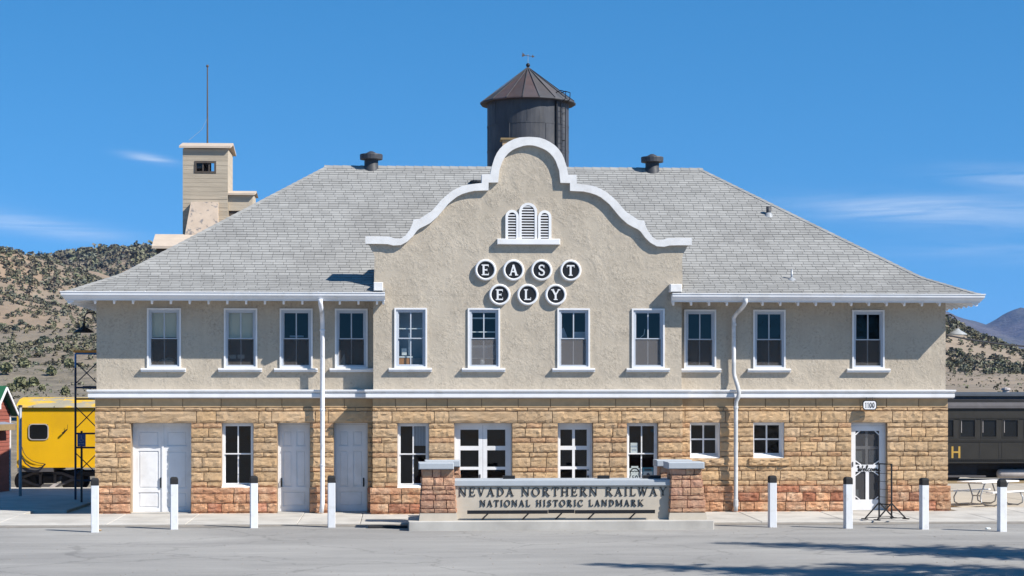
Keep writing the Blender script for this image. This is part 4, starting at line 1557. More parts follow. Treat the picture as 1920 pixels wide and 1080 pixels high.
TW = 0.028
tails = []
x = PX(177.5, EY0)
while x < CUT0 - 0.02:
    tails.append(x)
    x += 0.534
tails.append(CUT0 - 0.05)
x = CUT1 + 0.05
while x < XR + 0.05:
    tails.append(x)
    x += 0.522
for x in tails:
    mb = MB()
    pr = tail_prof()
    if BL - 0.05 < x < BR + 0.05:
        pr = [(0.045, 6.13), (0.05, 6.075), (0.075, 6.03), (0.11, 6.02), (0.15, 6.05), (0.40, 6.15), (0.40, 6.33), (0.045, 6.24)]
    n = len(pr)
    mb.add([(x - TW, EY0 + o, z) for o, z in pr] + [(x + TW, EY0 + o, z) for o, z in pr],
           [tuple(range(n)), tuple(range(2 * n - 1, n - 1, -1))] + [(i, i + n, (i + 1) % n + n, (i + 1) % n) for i in range(n)])
    mb.build('rafter_tail', 'white', station)
for xe, s in ((EX0, 1), (EX1, -1)):
    y = EY0 + 0.06
    while y < EY1:
        mb = MB()
        pr = tail_prof()
        if y < 0 + 0.0:
            pr = [(0.045, 6.13), (0.05, 6.075), (0.075, 6.03), (0.11, 6.02), (0.15, 6.05), (0.20 + (y - EY0) * 0.6, 6.07 + (y - EY0) * 0.18), (0.20 + (y - EY0) * 0.6, 6.25 + (y - EY0) * 0.18), (0.045, 6.24)]
        n = len(pr)
        mb.add([(xe + s * o, y - TW, z) for o, z in pr] + [(xe + s * o, y + TW, z) for o, z in pr],
               [tuple(range(n)), tuple(range(2 * n - 1, n - 1, -1))] + [(i, i + n, (i + 1) % n + n, (i + 1) % n) for i in range(n)])
        mb.build('rafter_tail', 'white', station)
        y += 0.5

# ---------------------------------------------------------------- the curved gable
S_B = FPX / (56 + BY)
toW = lambda px, py: P(px, py, BY)
top_l = [(686, 445), (712, 445), (730, 445.5), (742, 449), (752, 449), (761, 443), (769, 432), (774, 420), (775.5, 413.5),
         (788, 411.5), (793, 408), (810, 397), (818, 388), (827, 377), (837, 368), (847, 360), (857, 354.5), (867, 350), (878, 347.5), (890, 346), (903, 344.5),
         (903.2, 328), (919, 328), (922, 313), (927, 297), (931, 288.5), (937, 280), (944, 273), (953, 267), (963, 262), (973, 259), (983, 258), (992, 257.6)]
bot_l = [(686, 459), (712, 459), (728, 459.5), (738, 462), (752, 461), (764, 454.5), (774, 445), (782, 434), (787.5, 429.5),
         (797, 425), (807, 419.5), (819, 409), (827, 400), (834, 391.5), (841, 383), (848, 377), (857, 370), (867, 365), (878, 361.5), (890, 359), (915.5, 358),
         (915.7, 343.5), (933.5, 343), (936, 320), (942, 303), (946.5, 295.5), (953, 288), (960, 282.5), (967, 279), (973, 276.8), (980, 274.5), (986, 273.4), (992, 273)]


def gx(px):         # metres off the gable's axis
    return (px - 992) / S_B


def gz(py):
    return CAM.z + (HZ - py) / S_B


tl = [(gx(a), gz(b)) for a, b in top_l]
bl = [(gx(a), gz(b)) for a, b in bot_l]
tl = tl + [(-a, b) for a, b in reversed(tl[:-1])]
bl = bl + [(-a, b) for a, b in reversed(bl[:-1])]
# wall of the gable, under the coping
gw = [(BL - GC, 6.30)]
flare = [(702, 540), (702.5, 500), (703, 483), (700.5, 474), (696, 467), (694, 462)]
fl = [(gx(a), gz(b)) for a, b in flare]
edge_l = fl
out_p = edge_l + [p for p in [((a[0] + b[0]) / 2, (a[1] + b[1]) / 2) for a, b in zip(tl, bl)] if True]
right = [(-a, b) for a, b in reversed(edge_l)]
poly = [(BL - GC, 6.302)] + [p for p in edge_l if p[1] > 6.31] + out_p[len(edge_l):] + [p for p in right if p[1] > 6.31] + [(BR - GC, 6.302)]
from mathutils.geometry import tessellate_polygon
pv3 = [Vector((GC + a, 0, b)) for a, b in poly]
npz = len(pv3)
tris = tessellate_polygon([[Vector((p.x, p.z, 0)) for p in pv3]])
mb = MB()
mb.v = [(p.x, BY, p.z) for p in pv3] + [(p.x, BY + 0.35, p.z) for p in pv3]
mb.f = [tuple(t) for t in tris] + [tuple(i + npz for i in reversed(t)) for t in tris] + [(i, (i + 1) % npz, (i + 1) % npz + npz, i + npz) for i in range(npz)]
mb.t = [None] * len(mb.f)
gable = mb.build('gable_wall', 'stucco', station)
mb = MB()
n = len(tl)
for y in (BY - 0.13, BY + 0.42):
    mb.v += [(GC + a, y, b) for a, b in tl] + [(GC + a, y, b) for a, b in bl]
o2 = 2 * n
for i in range(n - 1):
    for f in ((n + i, n + i + 1, i + 1, i), (o2 + i, o2 + i + 1, o2 + n + i + 1, o2 + n + i), (i, i + 1, o2 + i + 1, o2 + i), (n + i + 1, n + i, o2 + n + i, o2 + n + i + 1)):
        mb.f.append(f)
        mb.t.append(None)
mb.f += [(0, o2, o2 + n, n), (n - 1, 2 * n - 1, o2 + 2 * n - 1, o2 + n - 1)]
mb.t += [None, None]
mb.build('gable_coping', 'coping', station)
# little white blocks closing the eaves against the gable
for a, b, py0, py1 in ((700.5, 718, 530, 546), (1257, 1278.5, 531.5, 546.5)):
    MB().cbox(PX(a, -0.9), PX(b, -0.9), -0.90, BY + 0.2 if False else -0.545, PZ(py1, -0.9), PZ(py0, -0.9), 0.015).build('eave_block', 'coping', station)

# louvred vent in the gable
YL = BY
vent = hold('gable_vent', station, (GC, YL, gz(449)))


def arch_pts(cx, hw, z0, ztop, n=10):
    zc = ztop - hw
    return [(cx - hw, z0), (cx - hw, zc)] + [(cx - hw * math.cos(math.pi * i / n), zc + hw * math.sin(math.pi * i / n)) for i in range(1, n)] + [(cx + hw, zc), (cx + hw, z0)]


for pc, hwpx, ptop in ((990, 17, 380.5), (960, 12.5, 394), (1021, 12.5, 394.5)):
    cx, hw = PX(pc, YL), hwpx / S_B
    z0, z1 = gz(448), gz(ptop)
    fw = 0.075
    o_ = arch_pts(cx, hw, z0, z1)
    i_ = arch_pts(cx, hw - fw, z0, z1 - fw)
    mb = MB()
    n = len(o_)
    yf, yb = YL - 0.075, YL - 0.001
    mb.v += [(a, yf, b) for a, b in o_] + [(a, yf, b) for a, b in i_] + [(a, yb, b) for a, b in o_] + [(a, yb, b) for a, b in i_]
    for i in range(n - 1):
        for f in ((i, i + 1, n + i + 1, n + i), (i, 2 * n + i, 2 * n + i + 1, i + 1), (n + i, n + i + 1, 3 * n + i + 1, 3 * n + i)):
            mb.f.append(f)
            mb.t.append(None)
    mb.build('vent_frame', 'white', vent)
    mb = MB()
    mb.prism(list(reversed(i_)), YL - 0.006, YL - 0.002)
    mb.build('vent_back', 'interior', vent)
    zz = z0 + 0.03
    sp_ = 0.080
    while zz < z1 - fw - 0.05:
        zc = z1 - hw
        hh = hw - fw
        if zz > zc:
            q = 1 - ((zz - zc) / hh) ** 2
            hh = hh * math.sqrt(max(q, 0.02))
        if hh > 0.03:
            mb = MB()
            mb.add([(cx - hh, yf + 0.012, zz), (cx + hh, yf + 0.012, zz), (cx + hh, YL - 0.030, zz + 0.012), (cx - hh, YL - 0.030, zz + 0.012),
                    (cx - hh, yf + 0.012, zz + 0.030), (cx + hh, yf + 0.012, zz + 0.030), (cx + hh, YL - 0.030, zz + 0.036), (cx - hh, YL - 0.030, zz + 0.036)],
                   [(3, 2, 1, 0), (4, 5, 6, 7), (0, 1, 5, 4), (1, 2, 6, 5), (2, 3, 7, 6), (3, 0, 4, 7)])
            mb.build('slat', 'white', vent)
        zz += sp_
mb = MB()
mb.cbox(PX(932, YL - .1), PX(1050, YL - .1), YL - 0.15, YL - 0.001, gz(459), gz(448.3), 0.012)
mb.build('vent_sill', 'white', vent)


# ---------------------------------------------------------------- windows
def pane(par, x0, x1, y, z0, z1, m='glass'):
    mb = MB()
    mb.add([(x0, y, z0), (x1, y, z0), (x1, y, z1), (x0, y, z1)], [(0, 1, 2, 3)])
    return mb.build('pane', m, par, origin=((x0 + x1) / 2, y, z0))


def sash(par, x0, x1, z0, z1, y, bars_v=1, bars_h=0, fw=0.045, mw=0.026, m='sash', th=0.035):
    mb = MB()
    mb.box(x0, x0 + fw, y, y + th, z0, z1)
    mb.box(x1 - fw, x1, y, y + th, z0, z1)
    mb.box(x0 + fw, x1 - fw, y, y + th, z1 - fw, z1)
    mb.box(x0 + fw, x1 - fw, y, y + th, z0, z0 + fw)
    ix0, ix1, iz0, iz1 = x0 + fw, x1 - fw, z0 + fw, z1 - fw
    for b in range(1, bars_v + 1):
        c = ix0 + (ix1 - ix0) * b / (bars_v + 1)
        mb.box(c - mw / 2, c + mw / 2, y + 0.004, y + th - 0.004, iz0, iz1)
    for b in range(1, bars_h + 1):
        c = iz0 + (iz1 - iz0) * b / (bars_h + 1)
        mb.box(ix0, ix1, y + 0.006, y + th - 0.006, c - mw / 2, c + mw / 2)
    mb.build('sash', m, par)
    for i in range(bars_v + 1):
        for j in range(bars_h + 1):
            a0, a1 = ix0 + (ix1 - ix0) * i / (bars_v + 1), ix0 + (ix1 - ix0) * (i + 1) / (bars_v + 1)
            c0, c1 = iz0 + (iz1 - iz0) * j / (bars_h + 1), iz0 + (iz1 - iz0) * (j + 1) / (bars_h + 1)
            pane(par, a0, a1, y + th * 0.5 + 0.001 * (i + j), c0, c1)


def frame(par, x0, x1, z0, z1, y0, y1, w, m='white', name='frame', bottom=True):
    mb = MB()
    mb.box(x0, x0 + w, y0, y1, z0, z1)
    mb.box(x1 - w, x1, y0, y1, z0, z1)
    mb.box(x0 + w, x1 - w, y0, y1, z1 - w, z1)
    if bottom:
        mb.box(x0 + w, x1 - w, y0, y1, z0, z0 + w)
    return mb.build(name, m, par)


for k, (x0, x1, z0, z1, bay) in enumerate(up):
    Y = BY if bay else 0.0
    win = hold('window', station, ((x0 + x1) / 2, Y, z0))
    frame(win, x0, x1, z0, z1, Y - 0.045, Y + 0.10, 0.046)
    frame(win, x0 + 0.046, x1 - 0.046, z0 + 0.03, z1 - 0.046, Y - 0.006, Y + 0.10, 0.059, m='sash', name='inner_frame')
    a, b = x0 + 0.105, x1 - 0.105
    zb, zt = z0 + 0.075, z1 - 0.105
    zm = zb + (zt - zb) * 0.495
    sash(win, a, b, zm, zt, Y + 0.03, 1, 0, 0.028, 0.034)
    sash(win, a, b, zb, zm + 0.02, Y + 0.066, 1, 0, 0.028, 0.030)
    if k != 4:
        MB().box(a + 0.005, b - 0.005, Y + 0.048, Y + 0.050, zb, zm).build('insect_screen', 'screen' if k in (5, 6, 7) else 'screen_brown', win)
    s0, s1 = PX(SILLS[k][0], Y - 0.1), PX(SILLS[k][1], Y - 0.1)
    if k == 3: s1 = BL - 0.004
    if k == 8: s0 = BR + 0.004
    mb = MB()
    pr = [(0.0, 0.0), (-0.13, -0.012), (-0.135, -0.05), (-0.10, -0.075), (-0.095, -0.11), (0.0, -0.115)]
    n = len(pr)
    mb.add([(s0, Y + o, z0 + z) for o, z in pr] + [(s1, Y + o, z0 + z) for o, z in pr], [tuple(range(n)), tuple(range(2 * n - 1, n - 1, -1))] + [(i, i + n, (i + 1) % n + n, (i + 1) % n) for i in range(n)])
    mb.build('sill', 'white', win)
    # what shows behind the glass
    yi = Y + 0.16
    if k == 0:
        MB().box(a, b, yi, yi + 0.01, zt - 0.73, zt + 0.05).build('roller_shade', 'shade', win)
        MB().lathe([(0.0, 0.26), (0.15, 0.24), (0.28, 0.15), (0.33, 0.0)], ((a + b) / 2 + 0.05, yi + 0.35, zb - 0.02), 14).build('lamp_shade', 'shade', win, smooth=True)
    if k == 1:
        MB().box(a, b, yi, yi + 0.01, zm - 0.02, zt + 0.05).build('roller_shade', 'shade', win)
        MB().box(a + 0.03, a + 0.22, yi + 0.05, yi + 0.06, zb + 0.20, zb + 0.31).box(a + 0.27, a + 0.47, yi + 0.05, yi + 0.06, zb + 0.20, zb + 0.32).build('note_card', 'paper', win)
    if k == 2:
        MB().box(a + 0.16, a + 0.56, yi + 0.3, yi + 0.33, zm + 0.07, zm + 0.12).build('shelf_edge', 'pale_blue', win)
    if k == 3:
        MB().prism([(a + 0.0, zb), (a + 0.20, zb), (a + 0.16, zb + 0.36)], yi, yi + 0.01).build('paper_cone', 'paper', win)
    if k == 4:
        MB().box(a - 0.2, b + 0.5, yi + 0.6, yi + 0.62, zb - 0.1, zt + 0.3).build('cabinet_back', 'pale_blue', win)
        MB().box(a + 0.0, a + 0.33, yi + 0.02, yi + 0.3, zb + 0.02, zb + 0.22).build('cardboard_box', 'cardboard', win)
        MB().box(a + 0.36, b, yi + 0.02, yi + 0.3, zb + 0.02, zb + 0.21).build('storage_box', 'grey_box', win)
        MB().box(a, a + 0.42, yi + 0.01, yi + 0.3, zb + 0.225, zb + 0.27).box(a + 0.1, a + 0.25, yi + 0.1, yi + 0.2, zb + 0.3, zb + 0.5).box(a + 0.30, a + 0.36, yi + 0.1, yi + 0.2, zb + 0.3, zb + 0.95).build('paper_stack', 'paper', win)
        MB().box(a, b, yi - 0.05, yi - 0.04, zm + 0.28, zm + 0.31).build('blind_rail', 'paper', win)
    if k == 5:
        MB().box(a, b, yi, yi + 0.01, zm + 0.19, zm + 0.22).box(a, b, yi, yi + 0.01, zt - 0.20, zt - 0.16).box(a, b, yi, yi + 0.02, zm - 0.24, zm - 0.18).box(a, b, yi, yi + 0.01, zb + 0.20, zb + 0.22).build('blind_rail', 'paper', win)
        MB().lathe([(0.0, 0.0), (0.055, 0.0), (0.075, 0.10), (0.06, 0.17), (0.0, 0.17)], (a + 0.32, yi - 0.03, zb), 10).build('glass_jar', 'paper', win, smooth=True)
        MB().box(a, b, yi + 0.35, yi + 0.37, zb + 0.2, zm - 0.2).build('cabinet_back', 'pale_blue', win)
    if k == 6:
        MB().box(a + 0.42, b, yi + 0.2, yi + 0.22, zm + 0.02, zm + 0.22).build('note_card', 'pale_blue', win)
        MB().prism([(a, zm), (a + 0.25, zm), (a + 0.12, zm + 0.35), (a, zm + 0.3)], yi + 0.3, yi + 0.31).build('curtain', 'pale_blue', win)
    if k == 7:
        MB().tube([(a + 0.16, yi, zm + 0.03), (a + 0.2, yi, zm + 0.08), (a + 0.27, yi, zm + 0.13), (a + 0.30, yi, zm + 0.3)], 0.008, 6).build('hanging_cord', 'paper', win)
    if k in (8, 9, 10):
        mb = MB()
        mb.box(a, b, yi, yi + 0.25, zb - 0.1, zb + 0.05 + 0.02 * (k - 8))
        mb.build('shelf', 'shade', win)
        MB().lathe([(0.0, 0.1), (0.07, 0.09), (0.12, 0.0)], (a + 0.2, yi + 0.1, zb + 0.05), 10).build('bowl', 'grey_box', win)

# lower windows
for k, h in enumerate(low):
    x0, x1, z0, z1, bay, kd = h
    Y = BSF if bay else SF
    if kd == 'window':
        win = hold('window', station, ((x0 + x1) / 2, Y, z0))
        yr = Y + 0.16
        frame(win, x0 - 0.01, x1 + 0.01, z0, z1 + 0.005, yr, yr + 0.2, 0.065)
        a, b = x0 + 0.055, x1 - 0.055
        zb, zt = z0 + 0.075, z1 - 0.06
        zm = (zb + zt) / 2 + 0.01
        sash(win, a, b, zm, zt, yr + 0.03, 1, 0, 0.032, 0.036, m='white')
        sash(win, a, b, zb, zm + 0.02, yr + 0.068, 1, 0, 0.032, 0.036, m='white')
        MB().add([(x0 - 0.01, Y - 0.04, z0 - 0.01), (x1 + 0.01, Y - 0.04, z0 - 0.01), (x1 + 0.01, yr, z0 + 0.065), (x0 - 0.01, yr, z0 + 0.065), (x0 - 0.01, Y - 0.04, z0 - 0.06), (x1 + 0.01, Y - 0.04, z0 - 0.06), (x1 + 0.01, yr, z0 - 0.06), (x0 - 0.01, yr, z0 - 0.06)],
                 [(0, 1, 2, 3), (4, 5, 1, 0), (7, 6, 5, 4), (0, 3, 7, 4), (1, 5, 6, 2)]).build('sill', 'white', win)
        if k == 4:
            mb = MB()
            for i in range(9):
                xx = (a + b) / 2 + 0.03 + i * 0.045
                mb.box(xx, xx + 0.038, yr + 0.2, yr + 0.205, zm + 0.25, zt)
            mb.build('blind', 'pale_blue', win)
        if k == 7:
            yp = yr + 0.100
            pt = MB()
            MB().box(a + 0.08, a + 0.29, yp, yp + 0.003, zm + 0.03, zm + 0.33).build('notice', 'paper', win)
            MB().box(a + 0.10, a + 0.27, yp - 0.003, yp - 0.001, zm + 0.20, zm + 0.25).box(a + 0.12, a + 0.25, yp - 0.003, yp - 0.001, zm + 0.10, zm + 0.14).build('notice_print', 'pale_blue', win)
            xs0, xs1 = a + 0.04, (a + b) / 2 - 0.03
            MB().box(xs0, xs1, yp, yp + 0.003, zb, zb + 0.46).box(xs0 + 0.06, xs1 - 0.06, yp, yp + 0.003, zb + 0.465, zb + 0.52).build('route_poster', 'paper', win)
            cx, cz = (xs0 + xs1) / 2, zb + 0.19
            shp = [(-.13, .15), (-.09, .19), (-.045, .165), (0, .19), (.045, .165), (.09, .19), (.13, .15), (.115, .09), (.145, .0), (.13, -.08), (.06, -.14), (0, -.155), (-.06, -.14), (-.13, -.08), (-.145, 0), (-.115, .09), (-.13, .15)]
            mb = MB()
            for q in stroke([(cx + p[0], cz + p[1]) for p in shp], 0.022):
                mb.prism([tuple(v) for v in q], yp - 0.004, yp - 0.001)
            for q in stroke(arc(cx, cz + 0.02, 0.17, 0.245, 35, 145, 12), 0.028):
                mb.prism([tuple(v) for v in reversed(q)], yp - 0.005, yp - 0.001)
            qx = cx - 0.085
            for c in '50':
                gq, gw_ = glyph(c, T=0.18, t=0.14)
                add_glyph(mb, gq, qx, cz - 0.075, 0.12, 0.13, yp - 0.004, 0.002)
                qx += 0.095
            mb.build('route_shield', 'black', win)
            xs0, xs1 = (a + b) / 2 + 0.03, b - 0.04
            MB().box(xs0, xs1, yp, yp + 0.003, zb + 0.0, zb + 0.48).build('railway_poster', 'teal', win)
            mb = MB()
            mb.box(xs0 + 0.03, xs1 - 0.03, yp - 0.003, yp - 0.001, zb + 0.04, zb + 0.36)
            mb.build('poster_picture', 'paper', win)
            mb = MB()
            mb.prism([(xs0 + 0.05, zb + 0.12), (xs1 - 0.06, zb + 0.08), (xs1 - 0.08, zb + 0.24), (xs1 - 0.15, zb + 0.33), (xs0 + 0.13, zb + 0.30), (xs0 + 0.11, zb + 0.2)], yp - 0.006, yp - 0.003)
            mb.box(xs0 + 0.06, xs1 - 0.06, yp - 0.006, yp - 0.003, zb + 0.385, zb + 0.44)
            mb.build('poster_print', 'grey_box', win)
    elif kd == 'small':
        win = hold('window', station, ((x0 + x1) / 2, Y, z0))
        yr = Y + 0.26
        frame(win, x0 - 0.005, x1 + 0.005, z0, z1 + 0.005, yr, yr + 0.14, 0.055)
        sash(win, x0 + 0.045, x1 - 0.045, z0 + 0.10, z1 - 0.045, yr + 0.04, 1, 1, 0.035, 0.045, m='white')
        mb = MB()
        mb.box(x0, x0 + 0.018, Y - 0.005, yr, z0, z1).box(x1 - 0.018, x1, Y - 0.005, yr, z0, z1).box(x0 + 0.018, x1 - 0.018, Y - 0.005, yr, z1 - 0.018, z1)
        mb.build('jamb', 'white', win)
        MB().add([(x0, Y - 0.03, z0 + 0.005), (x1, Y - 0.03, z0 + 0.005), (x1, yr, z0 + 0.10), (x0, yr, z0 + 0.10), (x0, Y - 0.03, z0 - 0.002), (x1, Y - 0.03, z0 - 0.002), (x1, yr, z0 - 0.002), (x0, yr, z0 - 0.002)],
                 [(0, 1, 2, 3), (4, 5, 1, 0), (7, 6, 5, 4), (0, 3, 7, 4), (1, 5, 6, 2)]).build('sill', 'white', win)
        if k == 9:
            MB().box(x1 - 0.38, x1 - 0.2, yr + 0.3, yr + 0.32, z0 + 0.18, z0 + 0.26).build('red_box', 'redstone', win)


# ---------------------------------------------------------------- doors
def panel_leaf(par, x0, x1, z0, z1, y, panels, m='white'):
    """leaf whose panels are sunk between stiles and rails; panels = rectangles in 0..1"""
    w, h = x1 - x0, z1 - z0
    hs = [(x0 + a * w, x0 + b * w, z0 + c * h, z0 + d * h) for a, b, c, d in panels]
    leaf = wall('leaf', x0, x1, z0, z1, y, y + 0.045, hs, m, par)
    for a, b, c, d in hs:
        MB().box(a - 0.001, b + 0.001, y + 0.028, y + 0.040, c - 0.001, d + 0.001).cbox(a + 0.035, b - 0.035, y + 0.012, y + 0.029, c + 0.035, d - 0.035, 0.012).build('door_panel', m, par, fix=True)


for k, h in enumerate(low):
    x0, x1, z0, z1, bay, kd = h
    Y = BSF if bay else SF
    if kd in ('window', 'small'):
        continue
    door = hold('door', station, ((x0 + x1) / 2, Y, 0))
    z0 = 0.02
    if kd == 'double_door':
        yr = Y + 0.38
        frame(door, x0 - 0.01, x1 + 0.01, z0, z1 + 0.005, yr, yr + 0.1, 0.06, bottom=False)
        xm = (x0 + x1) / 2
        pn = [(.14, .86, .045, .225), (.14, .86, .27, .70), (.14, .86, .755, .93)]
        panel_leaf(door, x0 + 0.05, xm - 0.004, z0, z1 - 0.055, yr + 0.02, pn)
        panel_leaf(door, xm + 0.004, x1 - 0.05, z0, z1 - 0.055, yr + 0.02, pn)
        MB().box(xm - 0.03, xm + 0.03, yr - 0.005, yr + 0.019, z0, z1 - 0.06).build('astragal', 'white', door)
        MB().box(xm - 0.075, xm - 0.035, yr - 0.02, yr + 0.018, 0.72, 1.02).build('handle', 'black', door)
    elif kd in ('door_l', 'door_r'):
        yr = Y + 0.36
        frame(door, x0 - 0.01, x1 + 0.01, z0, z1 + 0.005, yr, yr + 0.1, 0.05, bottom=False)
        pn = [(.10, .43, .75, .93), (.57, .90, .75, .93), (.10, .43, .285, .70), (.57, .90, .285, .70), (.10, .90, .06, .235)]
        panel_leaf(door, x0 + 0.045, x1 - 0.045, z0, z1 - 0.05, yr + 0.02, pn)
        hx = x0 + 0.10 if kd == 'door_l' else x1 - 0.12
        mb = MB()
        mb.box(hx - 0.022, hx + 0.022, yr + 0.005, yr + 0.018, 0.74, 1.0)
        mb.tube([(hx, yr + 0.01, 0.78), (hx, yr - 0.05, 0.80), (hx, yr - 0.055, 0.93), (hx, yr + 0.01, 0.96)], 0.012, 6)
        mb.build('handle', 'black', door)
    elif kd == 'glass_double':
        yr = Y + 0.22
        frame(door, x0 - 0.01, x1 + 0.01, z0, z1 + 0.005, yr, yr + 0.12, 0.07, bottom=False)
        xm = (x0 + x1) / 2
        for a, b in ((x0 + 0.06, xm - 0.004), (xm + 0.004, x1 - 0.06)):
            mb = MB()
            zt = z1 - 0.065
            rails = [z_of(805.5), z_of(836), z_of(844), z_of(875), z_of(880.5), z_of(912), z_of(920), 0.25]
            mb.box(a, a + 0.12, yr + 0.02, yr + 0.065, z0, zt).box(b - 0.12, b, yr + 0.02, yr + 0.065, z0, zt)
            mb.box(a + 0.12, b - 0.12, yr + 0.02, yr + 0.065, rails[0], zt).box(a + 0.12, b - 0.12, yr + 0.02, yr + 0.065, rails[2], rails[1])
            mb.box(a + 0.12, b - 0.12, yr + 0.02, yr + 0.065, rails[4], rails[3]).box(a + 0.12, b - 0.12, yr + 0.02, yr + 0.065, z0, rails[5])
            mb.build('leaf', 'white', door)
            for c, d in ((rails[1], rails[0]), (rails[3], rails[2]), (rails[5], rails[4])):
                pane(door, a + 0.12, b - 0.12, yr + 0.04, c, d)
        MB().box(xm - 0.10, xm - 0.07, yr - 0.02, yr + 0.018, 1.02, 1.12).build('handle', 'black', door)
    elif kd == 'glass_door':
        yr = Y + 0.22
        frame(door, x0 - 0.01, x1 + 0.01, z0, z1 + 0.005, yr, yr + 0.12, 0.055, bottom=False)
        a, b, zt = x0 + 0.05, x1 - 0.05, z1 - 0.05
        mb = MB()
        pa = (PX(1050.8, yr), PX(1073, yr), PX(1078, yr), PX(1100.5, yr))
        pz = [z_of(v) for v in (805.5, 836, 843.5, 874.5, 880, 912)]
        hs = [(pa[i], pa[i + 1], pz[j + 1], pz[j]) for i in (0, 2) for j in (0, 2, 4)]
        wall('leaf', a, b, z0, zt, yr + 0.02, yr + 0.065, hs, 'white', door)
        for q in hs:
            pane(door, q[0], q[1], yr + 0.04, q[2], q[3])
        MB().box(b - 0.09, b - 0.05, yr - 0.02, yr + 0.018, 0.98, 1.08).box(b - 0.085, b - 0.055, yr - 0.01, yr + 0.018, 1.22, 1.26).build('handle', 'black', door)
    elif kd == 'screen_door':
        yr = Y + 0.14
        frame(door, x0 - 0.01, x1 + 0.01, z0, z1 + 0.005, yr, yr + 0.16, 0.04, bottom=False)
        a, b, zt = x0 + 0.035, x1 - 0.035, z1 - 0.10
        MB().box(a, b, yr + 0.01, yr + 0.05, zt + 0.003, z1 - 0.04).build('transom_board', 'white', door)
        q0, q1 = PX(1604, yr), PX(1648.5, yr)
        zA, zB, zC, zD = z_of(809), z_of(873.5), z_of(887), z_of(940)
        wall('screen_frame', a, b, z0, zt, yr, yr + 0.035, [(q0, q1, zB, zA), (q0, q1, zD, zC)], 'white', door)
        c = 0.13
        mb = MB()
        xm = (q0 + q1) / 2
        for (sx, ex) in ((q0, 1), (q1, -1)):
            mb.bar((sx, yr + 0.018, zA - c * .9), (sx + ex * c, yr + 0.018, zA), 0.03, 0.022, (0, 1, 0))
            mb.bar((sx, yr + 0.018, zB + c * .9), (sx + ex * c * 1.3, yr + 0.018, zB), 0.03, 0.022, (0, 1, 0))
            mb.bar((sx, yr + 0.018, zC - c * .9), (sx + ex * c * 1.2, yr + 0.018, zC), 0.03, 0.022, (0, 1, 0))
            mb.bar((sx, yr + 0.018, zD + c * .8), (sx + ex * c, yr + 0.018, zD), 0.03, 0.022, (0, 1, 0))
        mb.build('corner_brace', 'white', door)
        MB().box(q0, q1, yr + 0.026, yr + 0.028, zD, zC).box(q0, q1, yr + 0.026, yr + 0.028, zB, zA).build('insect_screen', 'screen_dark', door)
        # the inner door behind the screen
        yi = yr + 0.09
        mb = MB()
        zmid = z_of(841)
        mb.box(xm - 0.035, xm + 0.035, yi, yi + 0.04, zB, zA + 0.1).box(q0 - 0.1, q1 + 0.1, yi - 0.002, yi + 0.042, zmid - 0.045, zmid + 0.045)
        mb.box(xm - 0.05, xm + 0.05, yr + 0.005, yr + 0.03, zD, zC)
        mb.box(q0 - 0.09, q0 - 0.0, yi, yi + 0.04, z0, zA + 0.1).box(q1 + 0.0, q1 + 0.09, yi, yi + 0.04, z0, zA + 0.1)
        mb.build('inner_door', 'white', door)
        pane(door, q0 - 0.02, q1 + 0.02, yi + 0.02, z0 + 0.25, zA + 0.1)
        MB().box(q0 + 0.02, q0 + 0.23, yi + 0.028, yi + 0.03, z_of(868), z_of(847)).box(xm + 0.08, xm + 0.28, yi + 0.028, yi + 0.03, z_of(869), z_of(846.5)).box(q0 + 0.02, q0 + 0.12, yi + 0.03, yi + 0.032, z_of(936), z_of(921)).build('notice', 'paper', door)
        # "Welcome" in script
        scr = {'W': [[(.0, .62), (.10, .85), (.2, .9), (.22, .7), (.2, .1), (.30, .0), (.48, .62), (.50, .15), (.58, .02), (.74, .5), (.8, .95), (.9, .85)]],
               'e': [[(.0, .25), (.28, .32), (.30, .48), (.18, .52), (.06, .35), (.1, .08), (.24, .04), (.42, .2)]],
               'l': [[(.0, .2), (.2, .55), (.3, .95), (.2, 1.02), (.12, .8), (.12, .2), (.2, .04), (.36, .2)]],
               'c': [[(.34, .42), (.24, .52), (.08, .4), (.06, .15), (.2, .03), (.42, .2)]],
               'o': [[(.24, .5), (.06, .38), (.06, .12), (.2, .03), (.34, .18), (.32, .42), (.22, .5), (.3, .42), (.46, .42)]],
               'm': [[(.0, .4), (.1, .5), (.12, .05), (.14, .35), (.26, .5), (.32, .4), (.32, .05), (.36, .35), (.48, .5), (.55, .4), (.55, .1), (.62, .04), (.72, .2)]]}
        adv = {'W': .86, 'e': .40, 'l': .34, 'c': .40, 'o': .44, 'm': .70}
        tot = sum(adv[c_] for c_ in 'Welcome')
        xa, xb = PX(1606.5, yr), PX(1650, yr)
        kx = (xb - xa) / tot
        hh = 0.185
        zt0 = z_of(886.5)
        mb = MB()
        xx = xa
        i_ = 0
        for c_ in 'Welcome':
            for pl_ in scr[c_]:
                pts_ = [(xx + p[0] * kx + 0.12 * p[1] * hh, zt0 + p[1] * hh) for p in pl_]
                for q in stroke(pts_, 0.021, wf=lambda f, d_: 0.016 + 0.022 * abs(d_.y)):
                    i_ += 1
                    poly_ = [tuple(v) for v in q]
                    mb.prism(poly_, yr - 0.004 - 0.0002 * (i_ % 9), yr - 0.001)
            xx += adv[c_] * kx
        mb.build('welcome_lettering', 'black', door)
        MB().box(a + 0.035, a + 0.055, yr - 0.02, yr - 0.001, z_of(877), z_of(868)).build('handle', 'black', door)

# ---------------------------------------------------------------- rainwater pipes
def rpipe(pts, r=0.062, seg=None):
    p = [Vector(q) for q in pts]
    return p


